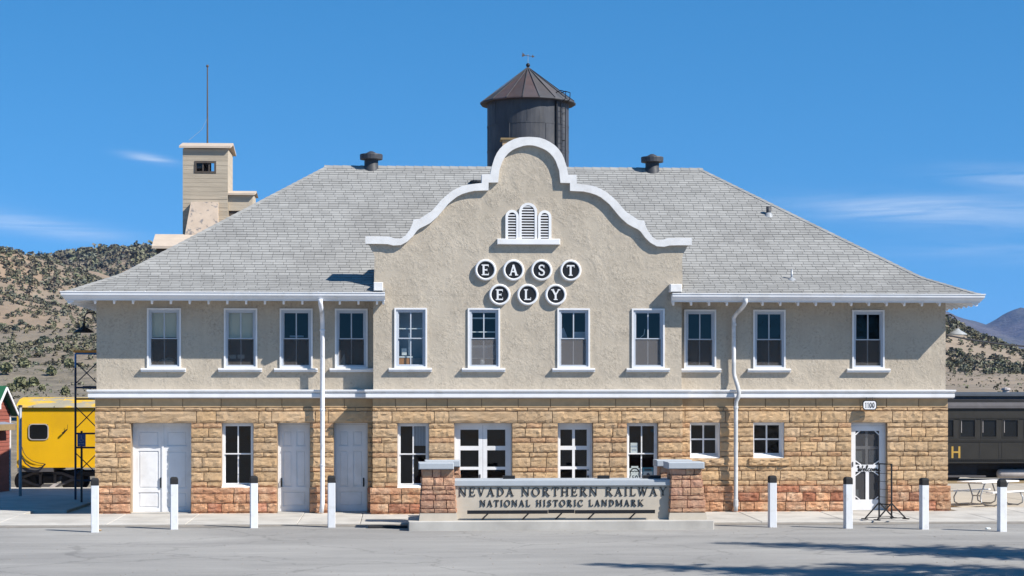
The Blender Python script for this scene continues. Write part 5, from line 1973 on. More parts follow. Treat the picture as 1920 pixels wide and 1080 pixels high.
xs_ = PX(604.5, -0.33)
pts = [(xs_ - 0.03, EY0 - 0.06, 6.18), (xs_ - 0.03, EY0 - 0.02, 6.05), (xs_, -0.7, 5.82), (xs_, -0.42, 5.62), (xs_, -0.33, 5.48), (xs_, -0.33, 3.6), (xs_ - 0.0, -0.33, 3.0), (xs_, -0.33, 0.30), (xs_ - 0.03, -0.36, 0.02)]
dp = hold('downspout', station, (xs_, -0.33, 0))
MB().tube(pts, 0.066, 10).build('pipe', 'pipe', dp, smooth=True)
mb = MB()
for z in (5.3, 3.0, 1.4):
    mb.lathe([(0.067, -0.03), (0.078, -0.02), (0.078, 0.02), (0.067, 0.03)], (xs_, -0.33, z), 10)
mb.build('pipe_clip', 'pipe', dp)
xs_ = PX(1378, -0.22)
pts = [(PX(1398, -1.0), EY0 - 0.06, 6.22), (PX(1398, -1.0), EY0 - 0.06, 6.12), (PX(1393, -.8), -0.85, 6.0), (PX(1380, -.3), -0.30, 5.80), (PX(1376, -.2), -0.18, 5.70), (PX(1376, -.2), -0.16, 5.55), (PX(1376.5, -.2), -0.15, 4.1),
       (PX(1377.5, -.2), -0.16, 3.98), (PX(1383, -.3), -0.34, 3.66), (PX(1385, -.3), -0.35, 3.50), (PX(1384, -.3), -0.34, 3.38), (PX(1380, -.25), -0.28, 3.24), (PX(1379.5, -.25), -0.27, 3.1), (PX(1379.5, -.25), -0.27, 0.25), (PX(1379, -.25), -0.30, 0.02)]
dp = hold('downspout', station, (xs_, -0.2, 0))
MB().tube(pts, 0.062, 10).build('pipe', 'pipe_grey', dp, smooth=True)
mb = MB()
mb.lathe([(0.064, -0.04), (0.074, -0.03), (0.074, 0.03), (0.064, 0.04)], (PX(1376.5, -.2), -0.16, 5.5), 10)
mb.lathe([(0.064, -0.04), (0.074, -0.03), (0.074, 0.03), (0.064, 0.04)], (PX(1379.5, -.25), -0.27, 3.06), 10)
mb.lathe([(0.064, -0.1), (0.074, -0.09), (0.074, 0.10), (0.064, 0.11)], (PX(1379.5, -.25), -0.27, 0.25), 10)
mb.build('pipe_clip', 'pipe_grey', dp)

# ---------------------------------------------------------------- roof fittings
def on_roof(px, py):
    # meet the front slope along the ray
    d = ray(px, py)
    t = 50.0
    while t < 75:
        p = CAM + d * t
        if p.y > EY0 and p.z <= roof_z(min(p.y - EY0, HALF)):
            return p
        t += 0.01
    return p


for px, py in ((696, 319), (1224, 324)):
    b = on_roof(px, py)
    v = hold('roof_vent', station, b)
    c = b + Vector((0, 0.15, 0))
    MB().lathe([(0.24, -0.35), (0.24, 0.10), (0.225, 0.12), (0.225, 0.42)], c, 20).build('vent_stack', 'lead', v, smooth=True)
    MB().lathe([(0.23, 0.34), (0.365, 0.36), (0.37, 0.50), (0.36, 0.525), (0.20, 0.545), (0.14, 0.58), (0.06, 0.625), (0.0, 0.63)], c, 20).build('vent_cap', 'lead', v, smooth=False)
for px, py, r, h in ((1441, 403, 0.075, 0.26), (1484.5, 524, 0.032, 0.30)):
    b = on_roof(px, py)
    v = hold('vent_pipe', station, b)
    MB().tube([b - Vector((0, 0, .1)), b + Vector((0, 0, h))], r, 10).build('pipe', 'lead' if r > .05 else 'galv', v, smooth=True)
    MB().lathe([(0.17, -0.09), (0.12, 0.0), (r + 0.02, 0.05), (r, 0.07)], b, 12).build('flashing', 'lamp_white', v, smooth=True)
b = on_roof(894, 345)
MB().lathe([(0.16, -0.2), (0.16, 0.05), (0.22, 0.06), (0.22, 0.10), (0.0, 0.14)], b, 12).build('flue_cap', 'lead', station)
# stone chimney behind the gable
cx = PX(953, 2.2)
zt = PZ(260, 2.2)
ch = hold('chimney', station, (cx, 2.2, 8))
rc = random.Random(4)
MB().box(cx - 0.17, cx + 0.27, 2.08, 2.5, 7.5, zt - 0.06).build('chimney_core', 'mortar', ch)
z = zt - 1.2
while z < zt - 0.08:
    for a, b_ in ((cx - 0.18, cx + 0.04), (cx + 0.05, cx + 0.28)):
        mb = MB()
        t = rc.uniform(.85, 1.1)
        mb.cur = (t, t, t)
        rock(mb, a, b_, z, min(z + 0.2, zt - 0.06), 2.08, 0.05, rc)
        mb.build('stone_block', 'stone', ch, fix=False)
    z += 0.21
MB().box(cx - 0.24, cx + 0.34, 2.0, 2.56, zt - 0.06, zt).build('chimney_cap', 'fascia_brown', ch)

# ================================================================== SIGNS AND LAMPS ON THE FACADE
for ch_, px, py, lab in (('E', 910.5, 506, 'round black sign disc with letter E, first of the upper row EAST'), ('A', 963, 506.5, 'round black sign disc with white letter A'),
                         ('S', 1015.5, 506.5, 'round black sign disc with white letter S'), ('T', 1070, 507, 'round black sign disc with white letter T'),
                         ('E', 937, 552.5, 'round black sign disc with letter E, first of the lower row ELY'), ('L', 989.5, 552.5, 'round black sign disc with white letter L'),
                         ('Y', 1042, 552.5, 'round black sign disc with white letter Y')):
    c = P(px, py, BY - 0.1)
    t = thing('letter_sign', lab, 'letter sign', (c.x, BY, c.z), 'round letter signs on the gable')
    r = 20.3 / S_B
    MB().lathe([(0.0, -0.088), (r * 0.78, -0.088)], (c.x, BY, c.z), 32, axis='y').build('sign_face', 'black', t)
    MB().lathe([(r * 0.77, -0.085), (r * 0.775, -0.105), (r * 0.83, -0.118), (r * 0.93, -0.115), (r * 0.985, -0.10), (r, -0.075), (r * 0.97, -0.003)], (c.x, BY, c.z), 36, axis='y').build('sign_rim', 'white', t, smooth=True)
    q, w = glyph(ch_, T=0.19, t=0.12, s=0.10, sh=0.09)
    h = 20.0 / S_B
    mb = MB()
    add_glyph(mb, q, c.x - w * h * 0.47, c.z - h / 2, h * 0.94, h, BY - 0.104, 0.012)
    mb.build('letter', 'white', t)

# house number
yn = -0.30
c0, c1 = P(1617.5, 769, yn), P(1644, 750.5, yn)
t = thing('number_sign', 'small white house number plate 1100 hanging under the belt course', 'sign', ((c0.x + c1.x) / 2, yn, c0.z))
cx, cz, hw, hh = (c0.x + c1.x) / 2, (c0.z + c1.z) / 2, (c1.x - c0.x) / 2, (c1.z - c0.z) / 2


def plate(s):
    w_, h_ = hw * s, hh * s
    if s < 1:
        w_, h_ = hw - 0.025, hh - 0.025
    return [(cx - w_ * .78, cz - h_), (cx + w_ * .78, cz - h_), (cx + w_, cz - h_ * .6), (cx + w_, cz + h_ * .6), (cx + w_ * .78, cz + h_), (cx - w_ * .78, cz + h_), (cx - w_, cz + h_ * .6), (cx - w_, cz - h_ * .6)]


MB().prism(plate(1), yn, yn + 0.02).build('plate_border', 'black', t)
MB().prism(plate(.9), yn - 0.006, yn + 0.001).build('plate', 'white', t)
text_line('1100', cx - hw * .68, cx + hw * .68, cz - hh * .52, hh * 1.05, yn - 0.009, 0.004, 'black', t, gap=0.1, name='digit')
MB().tube([(cx - 0.09, yn + 0.01, cz + hh - .01), (cx - 0.09, yn + 0.05, 3.36)], 0.008, 6).build('hook', 'black', t)
MB().tube([(cx + 0.09, yn + 0.01, cz + hh - .01), (cx + 0.09, yn + 0.05, 3.36)], 0.008, 6).build('hook', 'black', t)

# gooseneck lamps on the end walls
for side, yl, sgn, arm_px, mtl, lab in ((XL, 1.0, -1, ((181, 593), (176, 587), (168.5, 585.5), (161.5, 588.5), (158, 595), (157.3, 606)), 'black', 'black gooseneck wall lamp on the left end of the station'),
                                        (XR, 1.0, 1, ((1772, 594), (1776, 591), (1782, 590), (1789, 593.5), (1794, 601), (1795, 611)), 'lamp_white', 'white enamel gooseneck wall lamp on the right end of the station')):
    pts = [P(a, b, yl) for a, b in arm_px]
    pts[0].x = side + sgn * 0.0
    t = thing('wall_lamp', lab, 'lamp', (side, yl, pts[0].z), 'gooseneck lamps on the end walls')
    MB().tube([Vector((side - sgn * 0.05, yl, pts[0].z - 0.03))] + pts, 0.02, 8).build('lamp_arm', 'black', t, smooth=True)
    b = pts[-1]
    MB().lathe([(0.022, 0.02), (0.042, 0.0), (0.042, -0.09), (0.06, -0.10)], b, 12).build('lamp_neck', 'black', t, smooth=True)
    MB().lathe([(0.05, -0.08), (0.09, -0.13), (0.20, -0.19), (0.29, -0.255), (0.295, -0.275), (0.28, -0.272), (0.18, -0.21), (0.05, -0.16), (0.0, -0.15)], b, 24).build('lamp_shade', mtl, t, smooth=True)
    MB().lathe([(0.0, -0.155), (0.03, -0.17), (0.045, -0.22), (0.03, -0.255), (0.0, -0.262)], b, 10).build('bulb', 'lamp_white', t, smooth=True)

# ================================================================== MONUMENT SIGN IN FRONT
SY = -5.75                                   # face of the sign wall
sg0 = P(1052, 990, SY - 0.3)
mon = thing('monument_sign', 'low stone and concrete landmark sign with two stone pillars before the station', 'sign', (sg0.x, SY, GZ))
zsg = lambda py, Y=SY: PZ(py, Y, 1052)
xsg = lambda px, Y=SY: PX(px, Y)
zb0 = zsg(976, SY - 0.3)
MB().cbox(xsg(766, SY - .42), xsg(1339, SY - .42), SY - 0.42, SY + 2.2, GZ - 0.2, zb0, 0.02).build('base_slab', 'concrete', mon)
x0, x1 = xsg(848), xsg(1258)
ztop = zsg(911)
panel_ = MB().box(x0, x1, SY, SY + 0.35, zb0, ztop).build('sign_panel', 'precast', mon)
MB().cbox(x0 - 0.1, x1 + 0.1, SY - 0.06, SY + 1.1, ztop, zsg(899.5), 0.015).build('panel_cap', 'cap_grey', mon)
MB().box(x0, x1, SY + 0.351, SY + 1.05, zb0, ztop - 0.002).build('planter_back', 'precast', mon)
text_line('NEVADA NORTHERN RAILWAY', xsg(860), xsg(1250), zsg(929.5), zsg(914) - zsg(929.5), SY - 0.022, 0.02, 'black', panel_, gap=0.22, T=0.115, t=0.05)
text_line('NATIONAL HISTORIC LANDMARK', xsg(900), xsg(1207), zsg(948.7), zsg(937) - zsg(948.7), SY - 0.022, 0.02, 'black', panel_, gap=0.24, T=0.125, t=0.055)
# strip light on struts
yb_ = SY - 0.16
for pa, pb in ((876, 1027), (1028, 1077), (1078, 1228)):
    MB().box(PX(pa, yb_), PX(pb, yb_), yb_ - 0.03, yb_ + 0.03, PZ(963, yb_, 1052) + (0.012 if pa == 1028 else 0), PZ(956.5, yb_, 1052) + (0.012 if pa == 1028 else 0)).build('light_bar', 'black', mon)
for px in (914, 990, 1052, 1113, 1190):
    MB().bar((PX(px, yb_) + 0.02, yb_, PZ(962, yb_, 1052)), (PX(px - 10, SY - .05), SY - 0.02, zb0 + 0.02), 0.03).build('strut', 'lead', mon)
for pa, pb in ((943, 965), (1120, 1142), (1205, 1238)):
    MB().cbox(PX(pa, SY + .7), PX(pb, SY + .7), SY + 0.55, SY + 0.75, zsg(899.5), zsg(899.5) + 0.085, 0.01).build('floodlight', 'black', mon)


def pillar(pxl0, pxr0, pxl1, pxr1, yf, dep, zc0, zc1, zft, capl, capr, seed, back_sides=True):
    """tapered stone pillar: feet px.. at the bottom, top px.. under the cap"""
    rp_ = random.Random(seed)
    pl_ = hold('pillar', mon, ((PX(pxl0, yf) + PX(pxr0, yf)) / 2, yf, zb0))
    bl_, br_, tl_, tr_ = PX(pxl0, yf), PX(pxr0, yf), PX(pxl1, yf), PX(pxr1, yf)
    tp = 0.05
    core = MB()
    i = 0.02
    core.add([(bl_ + i, yf + i, zft), (br_ - i, yf + i, zft), (br_ - i, yf + dep, zft), (bl_ + i, yf + dep, zft),
              (tl_ + i, yf + tp + i, zc0), (tr_ - i, yf + tp + i, zc0), (tr_ - i, yf + dep - tp, zc0), (tl_ + i, yf + dep - tp, zc0)],
             [(3, 2, 1, 0), (4, 5, 6, 7), (0, 1, 5, 4), (1, 2, 6, 5), (2, 3, 7, 6), (3, 0, 4, 7)])
    core.build('pillar_core', 'pillar_mortar', pl_)
    MB().add([(bl_ - .03, yf - .02, zb0), (br_ + .03, yf - .02, zb0), (br_ + .03, yf + dep, zb0), (bl_ - .03, yf + dep, zb0),
              (bl_ - .005, yf - .005, zft), (br_ + .005, yf - .005, zft), (br_ + .005, yf + dep, zft), (bl_ - .005, yf + dep, zft)],
             [(3, 2, 1, 0), (4, 5, 6, 7), (0, 1, 5, 4), (1, 2, 6, 5), (2, 3, 7, 6), (3, 0, 4, 7)]).build('pillar_foot', 'precast', pl_)
    z = zft + 0.006
    H = zc0 - zft
    flip = 0
    while z < zc0 - 0.05:
        h = rp_.choice((0.12, 0.15, 0.21))
        z1 = min(z + h, zc0)
        if zc0 - z1 < 0.08:
            z1 = zc0
        f0 = (z - zft) / H
        L_ = bl_ + (tl_ - bl_) * f0
        R_ = br_ + (tr_ - br_) * f0
        yy = yf + tp * f0
        nn = rp_.choice((2, 3, 3))
        ws = [rp_.uniform(0.6, 1.4) for _ in range(nn)]
        a = L_
        for w in ws:
            b = a + (R_ - L_) * w / sum(ws)
            mb = MB()
            tt = rp_.uniform(.85, 1.15)
            mb.cur = (tt, tt * rp_.uniform(.95, 1.05), tt)
            rock(mb, a + 0.009, b - 0.009, z + 0.008, z1 - 0.008, yy + 0.02, 0.05, rp_, 0.9)
            mb.build('stone_block', 'pillar_stone', pl_, origin=((a + b) / 2, yy, z), fix=False)
            a = b
        # the flanks
        for xs__, sg_ in ((L_, -1), (R_, 1)):
            ya = yf + 0.03
            nn = max(1, round(dep / 0.3))
            for q in range(nn):
                y0_, y1_ = yy + 0.025 + (dep - 0.05) * q / nn, yy + 0.025 + (dep - 0.05) * (q + 1) / nn
                mb = MB()
                tt = rp_.uniform(.8, 1.2)
                mb.cur = (tt, tt, tt)
                tmp = MB()
                rock(tmp, y0_ + 0.006, y1_ - 0.006, z + 0.005, z1 - 0.005, 0.0, 0.045, rp_, 0.9)
                mb.v = [(xs__ - sg_ * 0.02 - sg_ * p[1], p[0], p[2]) for p in tmp.v]
                mb.f, mb.t = tmp.f, [mb.cur] * len(tmp.f)
                mb.build('stone_block', 'pillar_stone', pl_, origin=(xs__, (y0_ + y1_) / 2, z), fix=True)
        z = z1
    ca, cb = PX(capl, yf - .1), PX(capr, yf - .1)
    MB().cbox(ca, cb, yf - 0.10, yf + dep + 0.08, zc0, zc1, 0.02).build('pillar_cap', 'cap_grey', pl_)


pf = SY - 0.18
pillar(788, 856, 793, 849, pf, 0.78, PZ(880, pf, 820), PZ(867.5, pf, 820), PZ(962.5, pf, 820), 785, 851, 1)
pillar(1256, 1323.5, 1260, 1314, pf, 0.78, PZ(879, pf, 1290), PZ(866.5, pf, 1290), PZ(961.5, pf, 1290), 1253, 1321, 2)
pr_ = SY + 1.55
dx_l = (PX(856, pf) - PX(788, pf))
pillar(801, 866, 805, 861, pr_, 0.6, PZ(880, pf, 820), PZ(867.5, pf, 820), PZ(962.5, pf, 820), 797, 863, 3)
pillar(1236, 1301, 1239.5, 1294, pr_, 0.6, PZ(879, pf, 1290), PZ(866.5, pf, 1290), PZ(961.5, pf, 1290), 1231.5, 1298, 4)

# ================================================================== STREET FURNITURE
def bollard_at(px, pyb, pyt, label):
    b = PG(px, pyb, GZ + 0.02)
    b.z = lot_z(b.x, b.y)
    dist = (b - CAM).dot(FWD)
    h = (pyb - pyt) * dist / FPX
    w = 14.0 * dist / FPX / 2
    t = thing('bollard', label, 'bollard', b, 'white bollards along the pavement edge')
    t.rotation_euler[2] = 0
    L = b
    hc = 0.19
    mb = MB()
    c = 0.012
    for z0, z1 in ((-0.15, h - hc),):
        pr = [(-w + c, -w), (w - c, -w), (w, -w + c), (w, w - c), (w - c, w), (-w + c, w), (-w, w - c), (-w, -w + c)]
        n = len(pr)
        mb.add([(L.x + a, L.y + q, L.z + z0) for a, q in pr] + [(L.x + a, L.y + q, L.z + z1) for a, q in pr], [tuple(range(n - 1, -1, -1)), tuple(range(n, 2 * n))] + [(i, (i + 1) % n, (i + 1) % n + n, i + n) for i in range(n)])
    mb.build('post', 'bollard', t)
    mb = MB()
    lv = [(1.03, h - hc), (1.03, h - 0.06), (0.92, h - 0.02), (0.6, h)]
    for s_, z in lv:
        mb.v += [(L.x + a * s_, L.y + q * s_, L.z + z) for a, q in pr]
    for k in range(len(lv) - 1):
        for i in range(n):
            mb.f.append((k * n + i, k * n + (i + 1) % n, (k + 1) * n + (i + 1) % n, (k + 1) * n + i))
            mb.t.append(None)
    mb.f += [tuple(range((len(lv) - 1) * n, len(lv) * n)), tuple(range(n - 1, -1, -1))]
    mb.t += [None, None]
    mb.build('cap', 'black_matte', t)
    t.rotation_euler[2] = R(rng.uniform(-4, 4) + 8)


for px, yb, yt, lab in ((178, 998, 896.5, 'leftmost white bollard with black cap, at the station corner'), (326.5, 993, 895, 'white black capped bollard before the white double door'),
                        (476, 990.5, 893, 'white black capped bollard before the left ground floor window'), (621.5, 989.5, 892.5, 'white black capped bollard between left downspout and the handled door'),
                        (1448, 989.5, 892.5, 'white black capped bollard below the right small square window'), (1590, 991.5, 895, 'white black capped bollard just left of the screen door'),
                        (1732.5, 993, 896.5, 'white black capped bollard before the right station corner'), (1878.5, 996.5, 899, 'rightmost white bollard with black cap, before the picnic table')):
    bollard_at(px, yb, yt, lab)

# easel stand by the screen door
b = PG(1660, 974, -0.02)
t = thing('sign_stand', 'empty black metal sign stand with splayed feet by the screen door', 'sign stand', b, rot=R(-62))
H = 1.55
mb = MB()
for x in (-0.25, 0.25):
    mb.bar((x, 0, 0.03), (x, 0, H), 0.035)
mb.bar((-0.25, 0, H - 0.015), (0.25, 0, H - 0.015), 0.03).bar((-0.25, 0, 0.42), (0.25, 0, 0.42), 0.03)
mb.build('upright_frame', 'black', t, local=True)
for x in (-0.25, 0.25):
    for s in (-1, 1):
        MB().bar((x, 0, 0.46), (x, s * 0.52, 0.03), 0.03).build('leg', 'black', t, local=True)
        MB().bar((x - 0.11, s * 0.53, 0.02), (x + 0.11, s * 0.53, 0.02), 0.06, 0.03).build('foot', 'black', t, local=True)
    MB().bar((x, -0.5, 0.05), (x, 0.5, 0.05), 0.02).build('foot_bar', 'black', t, local=True)
for z in (0.62, 0.83, 1.05, 1.27):
    MB().bar((-0.235, 0, z), (0.235, 0, z), 0.012).build('wire', 'black', t, local=True)

# low rubber strip beside the sign
a, b_ = PG(690, 989.5, GZ + 0.04), PG(764, 989.5, GZ + 0.04)
t = MB().cbox(a.x, b_.x, a.y - 0.1, a.y + 0.1, lot_z(a.x, a.y) - 0.02, lot_z(a.x, a.y) + 0.065, 0.02).build('rubber_strip', 'black_matte', origin=((a.x + b_.x) / 2, a.y, GZ))
tag(t, 'low black rubber strip lying left of the landmark sign base', 'rubber strip')

# picnic table right of the station
b = PG(1853, 949, -0.03)
t = thing('picnic_table', 'white picnic table with attached benches and bent steel legs', 'picnic table', (b.x, b.y, 0.0), rot=R(38))
for k in range(4):
    x = -0.36 + k * 0.24
    MB().cbox(-0.98, 0.98, x - 0.112 + 0.12 - 0.12, x + 0.112, 0.72, 0.76, 0.005).build('table_plank', 'table_white', t, local=True)
for s in (-1, 1):
    for k in range(1):
        MB().cbox(-0.98, 0.98, s * 0.72 - 0.13, s * 0.72 + 0.13, 0.425, 0.465, 0.006).build('bench_seat', 'table_white', t, local=True)
for x in (-0.62, 0.62):
    for s in (-1, 1):
        pts = [(x, s * 0.30, 0.71), (x, s * 0.14, 0.30), (x, s * 0.18, 0.10), (x, s * 0.32, 0.035), (x, s * 0.66, 0.03), (x, s * 0.82, 0.10), (x, s * 0.84, 0.25), (x, s * 0.74, 0.42)]
        MB().tube(pts, 0.022, 8).build('leg', 'galv', t, local=True, smooth=True)
    MB().tube([(x, -0.34, 0.70), (x, 0.34, 0.70)], 0.02, 8).build('cross_bar', 'galv', t, local=True)
    MB().tube([(x, -0.15, 0.32), (x, 0.15, 0.32)], 0.02, 8).build('cross_bar', 'galv', t, local=True)

# ================================================================== LEFT SIDE: shed, scaffold, yellow carriage
# accessible parking sign on a post
ys_ = 6.0
c0 = P(153, 836, ys_)
t = thing('parking_sign', 'blue accessible parking sign on a dark post left of the station', 'sign', (c0.x, ys_, -0.02))
MB().bar((c0.x, ys_, -0.15), (c0.x, ys_, PZ(807, ys_)), 0.06).build('post', 'black', t)
MB().cbox(PX(145.5, ys_), PX(161, ys_), ys_ - 0.05, ys_ - 0.031, PZ(836, ys_), PZ(813, ys_), 0.004).build('sign_plate', 'sign_blue', t)
mb = MB()
cx, cz = c0.x, PZ(822, ys_)
k = 0
for pts, w in (([(cx, cz + .07), (cx, cz - .0), (cx + .05, cz - .0), (cx + .07, cz - .07)], .022), (arc(cx - .005, cz - .035, .055, .055, 120, 370, 14), .014), ([(cx - .07, cz - .15), (cx + .07, cz - .15)], .02)):
    for q in stroke(pts, w):
        k += 1
        mb.prism([tuple(v) for v in q], ys_ - 0.054 - 0.0003 * k, ys_ - 0.049)
mb.lathe([(0.0, -0.056), (0.018, -0.056), (0.018, -0.049)], (cx, ys_, cz + .095), 8, axis='y')
for s in (-1, 1):
    mb.prism([(cx + s * .10, cz - .15), (cx + s * .06, cz - .12), (cx + s * .06, cz - .18)] if s < 0 else [(cx + s * .10, cz - .15), (cx + s * .06, cz - .12), (cx + s * .06, cz - .18)][::-1], ys_ - 0.056, ys_ - 0.049)
mb.build('wheelchair_symbol', 'slate_grey', t)

# scaffold tower
yf_ = 7.6
xa, xb = PX(141.5, yf_), PX(141.5, yf_) + 1.5
t = thing('scaffold_tower', 'narrow blue steel scaffold tower with orange plank at the left wall', 'scaffold', (xa, yf_, 0))
zl = [PZ(v, yf_) for v in (925, 874, 812, 748, 727, 664)]
for y in (yf_, yf_ + 1.2):
    xo_ = 0.0 if y == yf_ else 0.62
    for x in (xa + xo_, xa + 0.72 + xo_):
        MB().tube([(x, y, 0), (x, y, PZ(690, yf_))], 0.036, 8).build('standard', 'scaffold', t)
        MB().tube([(x, y, PZ(690, yf_)), (x, y, zl[5])], 0.034, 8).build('standard', 'scaffold_blue' if x == xa else 'scaffold', t)
    for z in (PZ(748, yf_), PZ(727, yf_), PZ(838, yf_), PZ(812, yf_), PZ(899, yf_)):
        MB().tube([(xa + xo_, y, z), (xa + 0.72 + xo_, y, z)], 0.03, 8).build('ledger', 'scaffold', t)
    MB().tube([(xa + xo_, y, zl[5]), (xa + 0.72 + xo_, y, zl[5])], 0.032, 8).build('ledger', 'scaffold_blue', t)
    for za, zc in () if y > yf_ else ((PZ(720, yf_), PZ(680, yf_)), (PZ(803, yf_), PZ(762, yf_)), (PZ(888, yf_), PZ(848, yf_))):
        MB().tube([(xa, y, za), (xa + 0.72, y, zc)], 0.018, 6).build('brace', 'scaffold', t)
        MB().tube([(xa, y + 0.03, zc), (xa + 0.72, y + 0.03, za)], 0.018, 6).build('brace', 'scaffold', t)
MB().box(xa - 0.06, xa + 1.0, yf_ - 0.06, yf_ + 1.26, zl[5] + 0.033, zl[5] + 0.11).build('plank', 'orange', t)
MB().box(xa + 0.24, xa + 0.72, yf_ - 0.05, yf_ - 0.03, PZ(729, yf_), PZ(724, yf_)).build('tie_plate', 'scaffold', t)

# red shed with a green roof, its gable end turned to the right
v_s = 69.5
ap = PV(12, 726, v_s)
th = R(-24)                      # direction of the ridge: local +x comes out of the gable end
t = thing('red_shed', 'small red sided shed with green metal roof and white trim at the left edge', 'shed', (ap.x - 0.26, ap.y, -0.40), rot=R(-11))
za, ze, hwid, Ls = ap.z + 0.45, ap.z - 0.52, 1.02, 5.0
wz = ze + 0.02
mb = MB()                        # local: gable plane at x = 0, body towards -x
mb.add([(-Ls, -hwid + .04, 0), (0, -hwid + .04, 0), (0, hwid - .04, 0), (-Ls, hwid - .04, 0), (-Ls, -hwid + .04, wz), (0, -hwid + .04, wz), (0, hwid - .04, wz), (-Ls, hwid - .04, wz), (0, 0, za - .12), (-Ls, 0, za - .12)],
       [(0, 1, 5, 4), (1, 2, 6, 8, 5), (2, 3, 7, 6), (3, 0, 4, 9, 7)])
mb.build('wall', 'mortar', t, local=True)
z = 0.02
while z < za - 0.3:              # siding boards of the gable end and the front
    z1 = min(z + 0.14, za - 0.16)
    hw1 = (hwid - .03) if z1 < wz else max(0.05, (hwid - .03) * (za - .12 - z1) / (za - .12 - wz))
    MB().add([(0.03, -hw1, z), (0.03, hw1, z), (0.012, hw1, z1), (0.012, -hw1, z1), (-0.005, -hw1, z), (-0.005, hw1, z)], [(0, 1, 2, 3), (4, 5, 1, 0)]).build('siding_board', 'red_siding', t, local=True, fix=False)
    if z1 < wz:
        MB().add([(-Ls, -hwid + .01, z), (0, -hwid + .01, z), (0, -hwid + .028, z1), (-Ls, -hwid + .028, z1), (-Ls, -hwid + .04, z), (0, -hwid + .04, z)], [(0, 1, 2, 3), (4, 5, 1, 0)]).build('siding_board', 'red_siding', t, local=True, fix=False)
    z += 0.14
ov = 0.28
for s in (-1, 1):
    mb = MB()
    mb.add([(-Ls - ov, 0, za), (ov, 0, za), (ov, s * (hwid + .12), ze - .1), (-Ls - ov, s * (hwid + .12), ze - .1), (-Ls - ov, 0, za - .04), (ov, 0, za - .04), (ov, s * (hwid + .12), ze - .14), (-Ls - ov, s * (hwid + .12), ze - .14)],
           [(0, 1, 2, 3), (7, 6, 5, 4), (0, 4, 5, 1), (1, 5, 6, 2), (2, 6, 7, 3), (3, 7, 4, 0)])
    mb.build('roof', 'green_roof', t, local=True)
    mb = MB()
    mb.bar((ov + .02, s * 0.0, za - .08), (ov + .02, s * (hwid + .12), ze - .16), 0.035, 0.09)
    mb.build('rake_board', 'white', t, local=True)
MB().box(0.032, 0.05, -0.07, 0.07, za - .85, za - .60).build('gable_vent', 'white', t, local=True)
aw = P(10, 794, ap.y).z + 0.40
MB().add([(0.03, -1.2, aw + .06), (0.42, -1.2, aw - .02), (0.42, .45, aw - .02), (0.03, .45, aw + .06), (0.03, -1.2, aw - .24), (0.42, -1.2, aw - .24), (0.42, .45, aw - .24), (0.03, .45, aw - .24)],
         [(0, 1, 2, 3), (7, 6, 5, 4), (0, 4, 5, 1), (1, 5, 6, 2), (2, 6, 7, 3), (3, 7, 4, 0)]).build('awning', 'slate_grey', t, local=True)
MB().box(0.422, 0.44, -1.2, .45, aw - .24, aw - .02).build('awning_end', 'fascia_brown', t, local=True)
MB().bar((0.03, hwid - .1, 0), (0.03, hwid - .1, ze - .1), 0.06).build('corner_board', 'white', t, local=True)
# grey steel post right of the shed
b = PG(38, 927, -0.03)
t = thing('steel_post', 'plain grey steel post standing between red shed and yellow carriage', 'post', (b.x, b.y, -0.05))
ztp = CAM.z + (HZ - 763) * (b - CAM).dot(FWD) / FPX
MB().tube([(b.x, b.y, -.2), (b.x, b.y, ztp)], 0.055, 10).build('post', 'galv', t, smooth=True)
MB().lathe([(0.075, 0.0), (0.075, 0.06), (0.0, 0.075)], (b.x, b.y, ztp), 10).build('post_cap', 'lead', t)


def wheelset(par, x, y, z, r=0.42):
    for dy in (-0.72, 0.72):
        MB().lathe([(0.0, -0.07), (r * 0.35, -0.07), (r * 0.5, -0.04), (r * 0.84, -0.05), (r, -0.06), (r, 0.05), (r + 0.03, 0.055), (r + 0.03, 0.075), (0.0, 0.075)], (x, y + dy, z + r), 20, axis='y').build('wheel', 'wheel', par)
    MB().tube([(x, y - .7, z + r), (x, y + .7, z + r)], 0.07, 8).build('axle', 'under', par)


def track(y, z, x0, x1, label):
    t = thing('railway_track', label, 'railway track', ((x0 + x1) / 2, y, z))
    MB().add([(x0, y - 2.2, z - .62), (x1, y - 2.2, z - .62), (x1, y - 1.4, z - .19), (x0, y - 1.4, z - .19), (x0, y + 1.4, z - .19), (x1, y + 1.4, z - .19), (x1, y + 2.2, z - .62), (x0, y + 2.2, z - .62)],
             [(0, 1, 2, 3), (3, 2, 5, 4), (4, 5, 6, 7)]).build('ballast_bed', 'ballast', t)
    for dy in (-0.72, 0.72):
        MB().box(x0, x1, y + dy - .035, y + dy + .035, z - .05, z).box(x0, x1, y + dy - .012, y + dy + .012, z - .14, z - .05).box(x0, x1, y + dy - .07, y + dy + .07, z - .16, z - .14).build('rail', 'rail', t)
    x = x0 + .2
    me = None
    while x < x1:
        if me is None:
            mb = MB().box(-0.11, 0.11, -1.25, 1.25, -0.10, 0.05)
            o = mb.build('tie', 'tie', t, local=True)
            me = o.data
        else:
            o = bpy.data.objects.new('tie', me)
            COL.objects.link(o)
            o.parent = t
        o.location = (x - (x0 + x1) / 2, 0, -0.20)
        x += 0.62


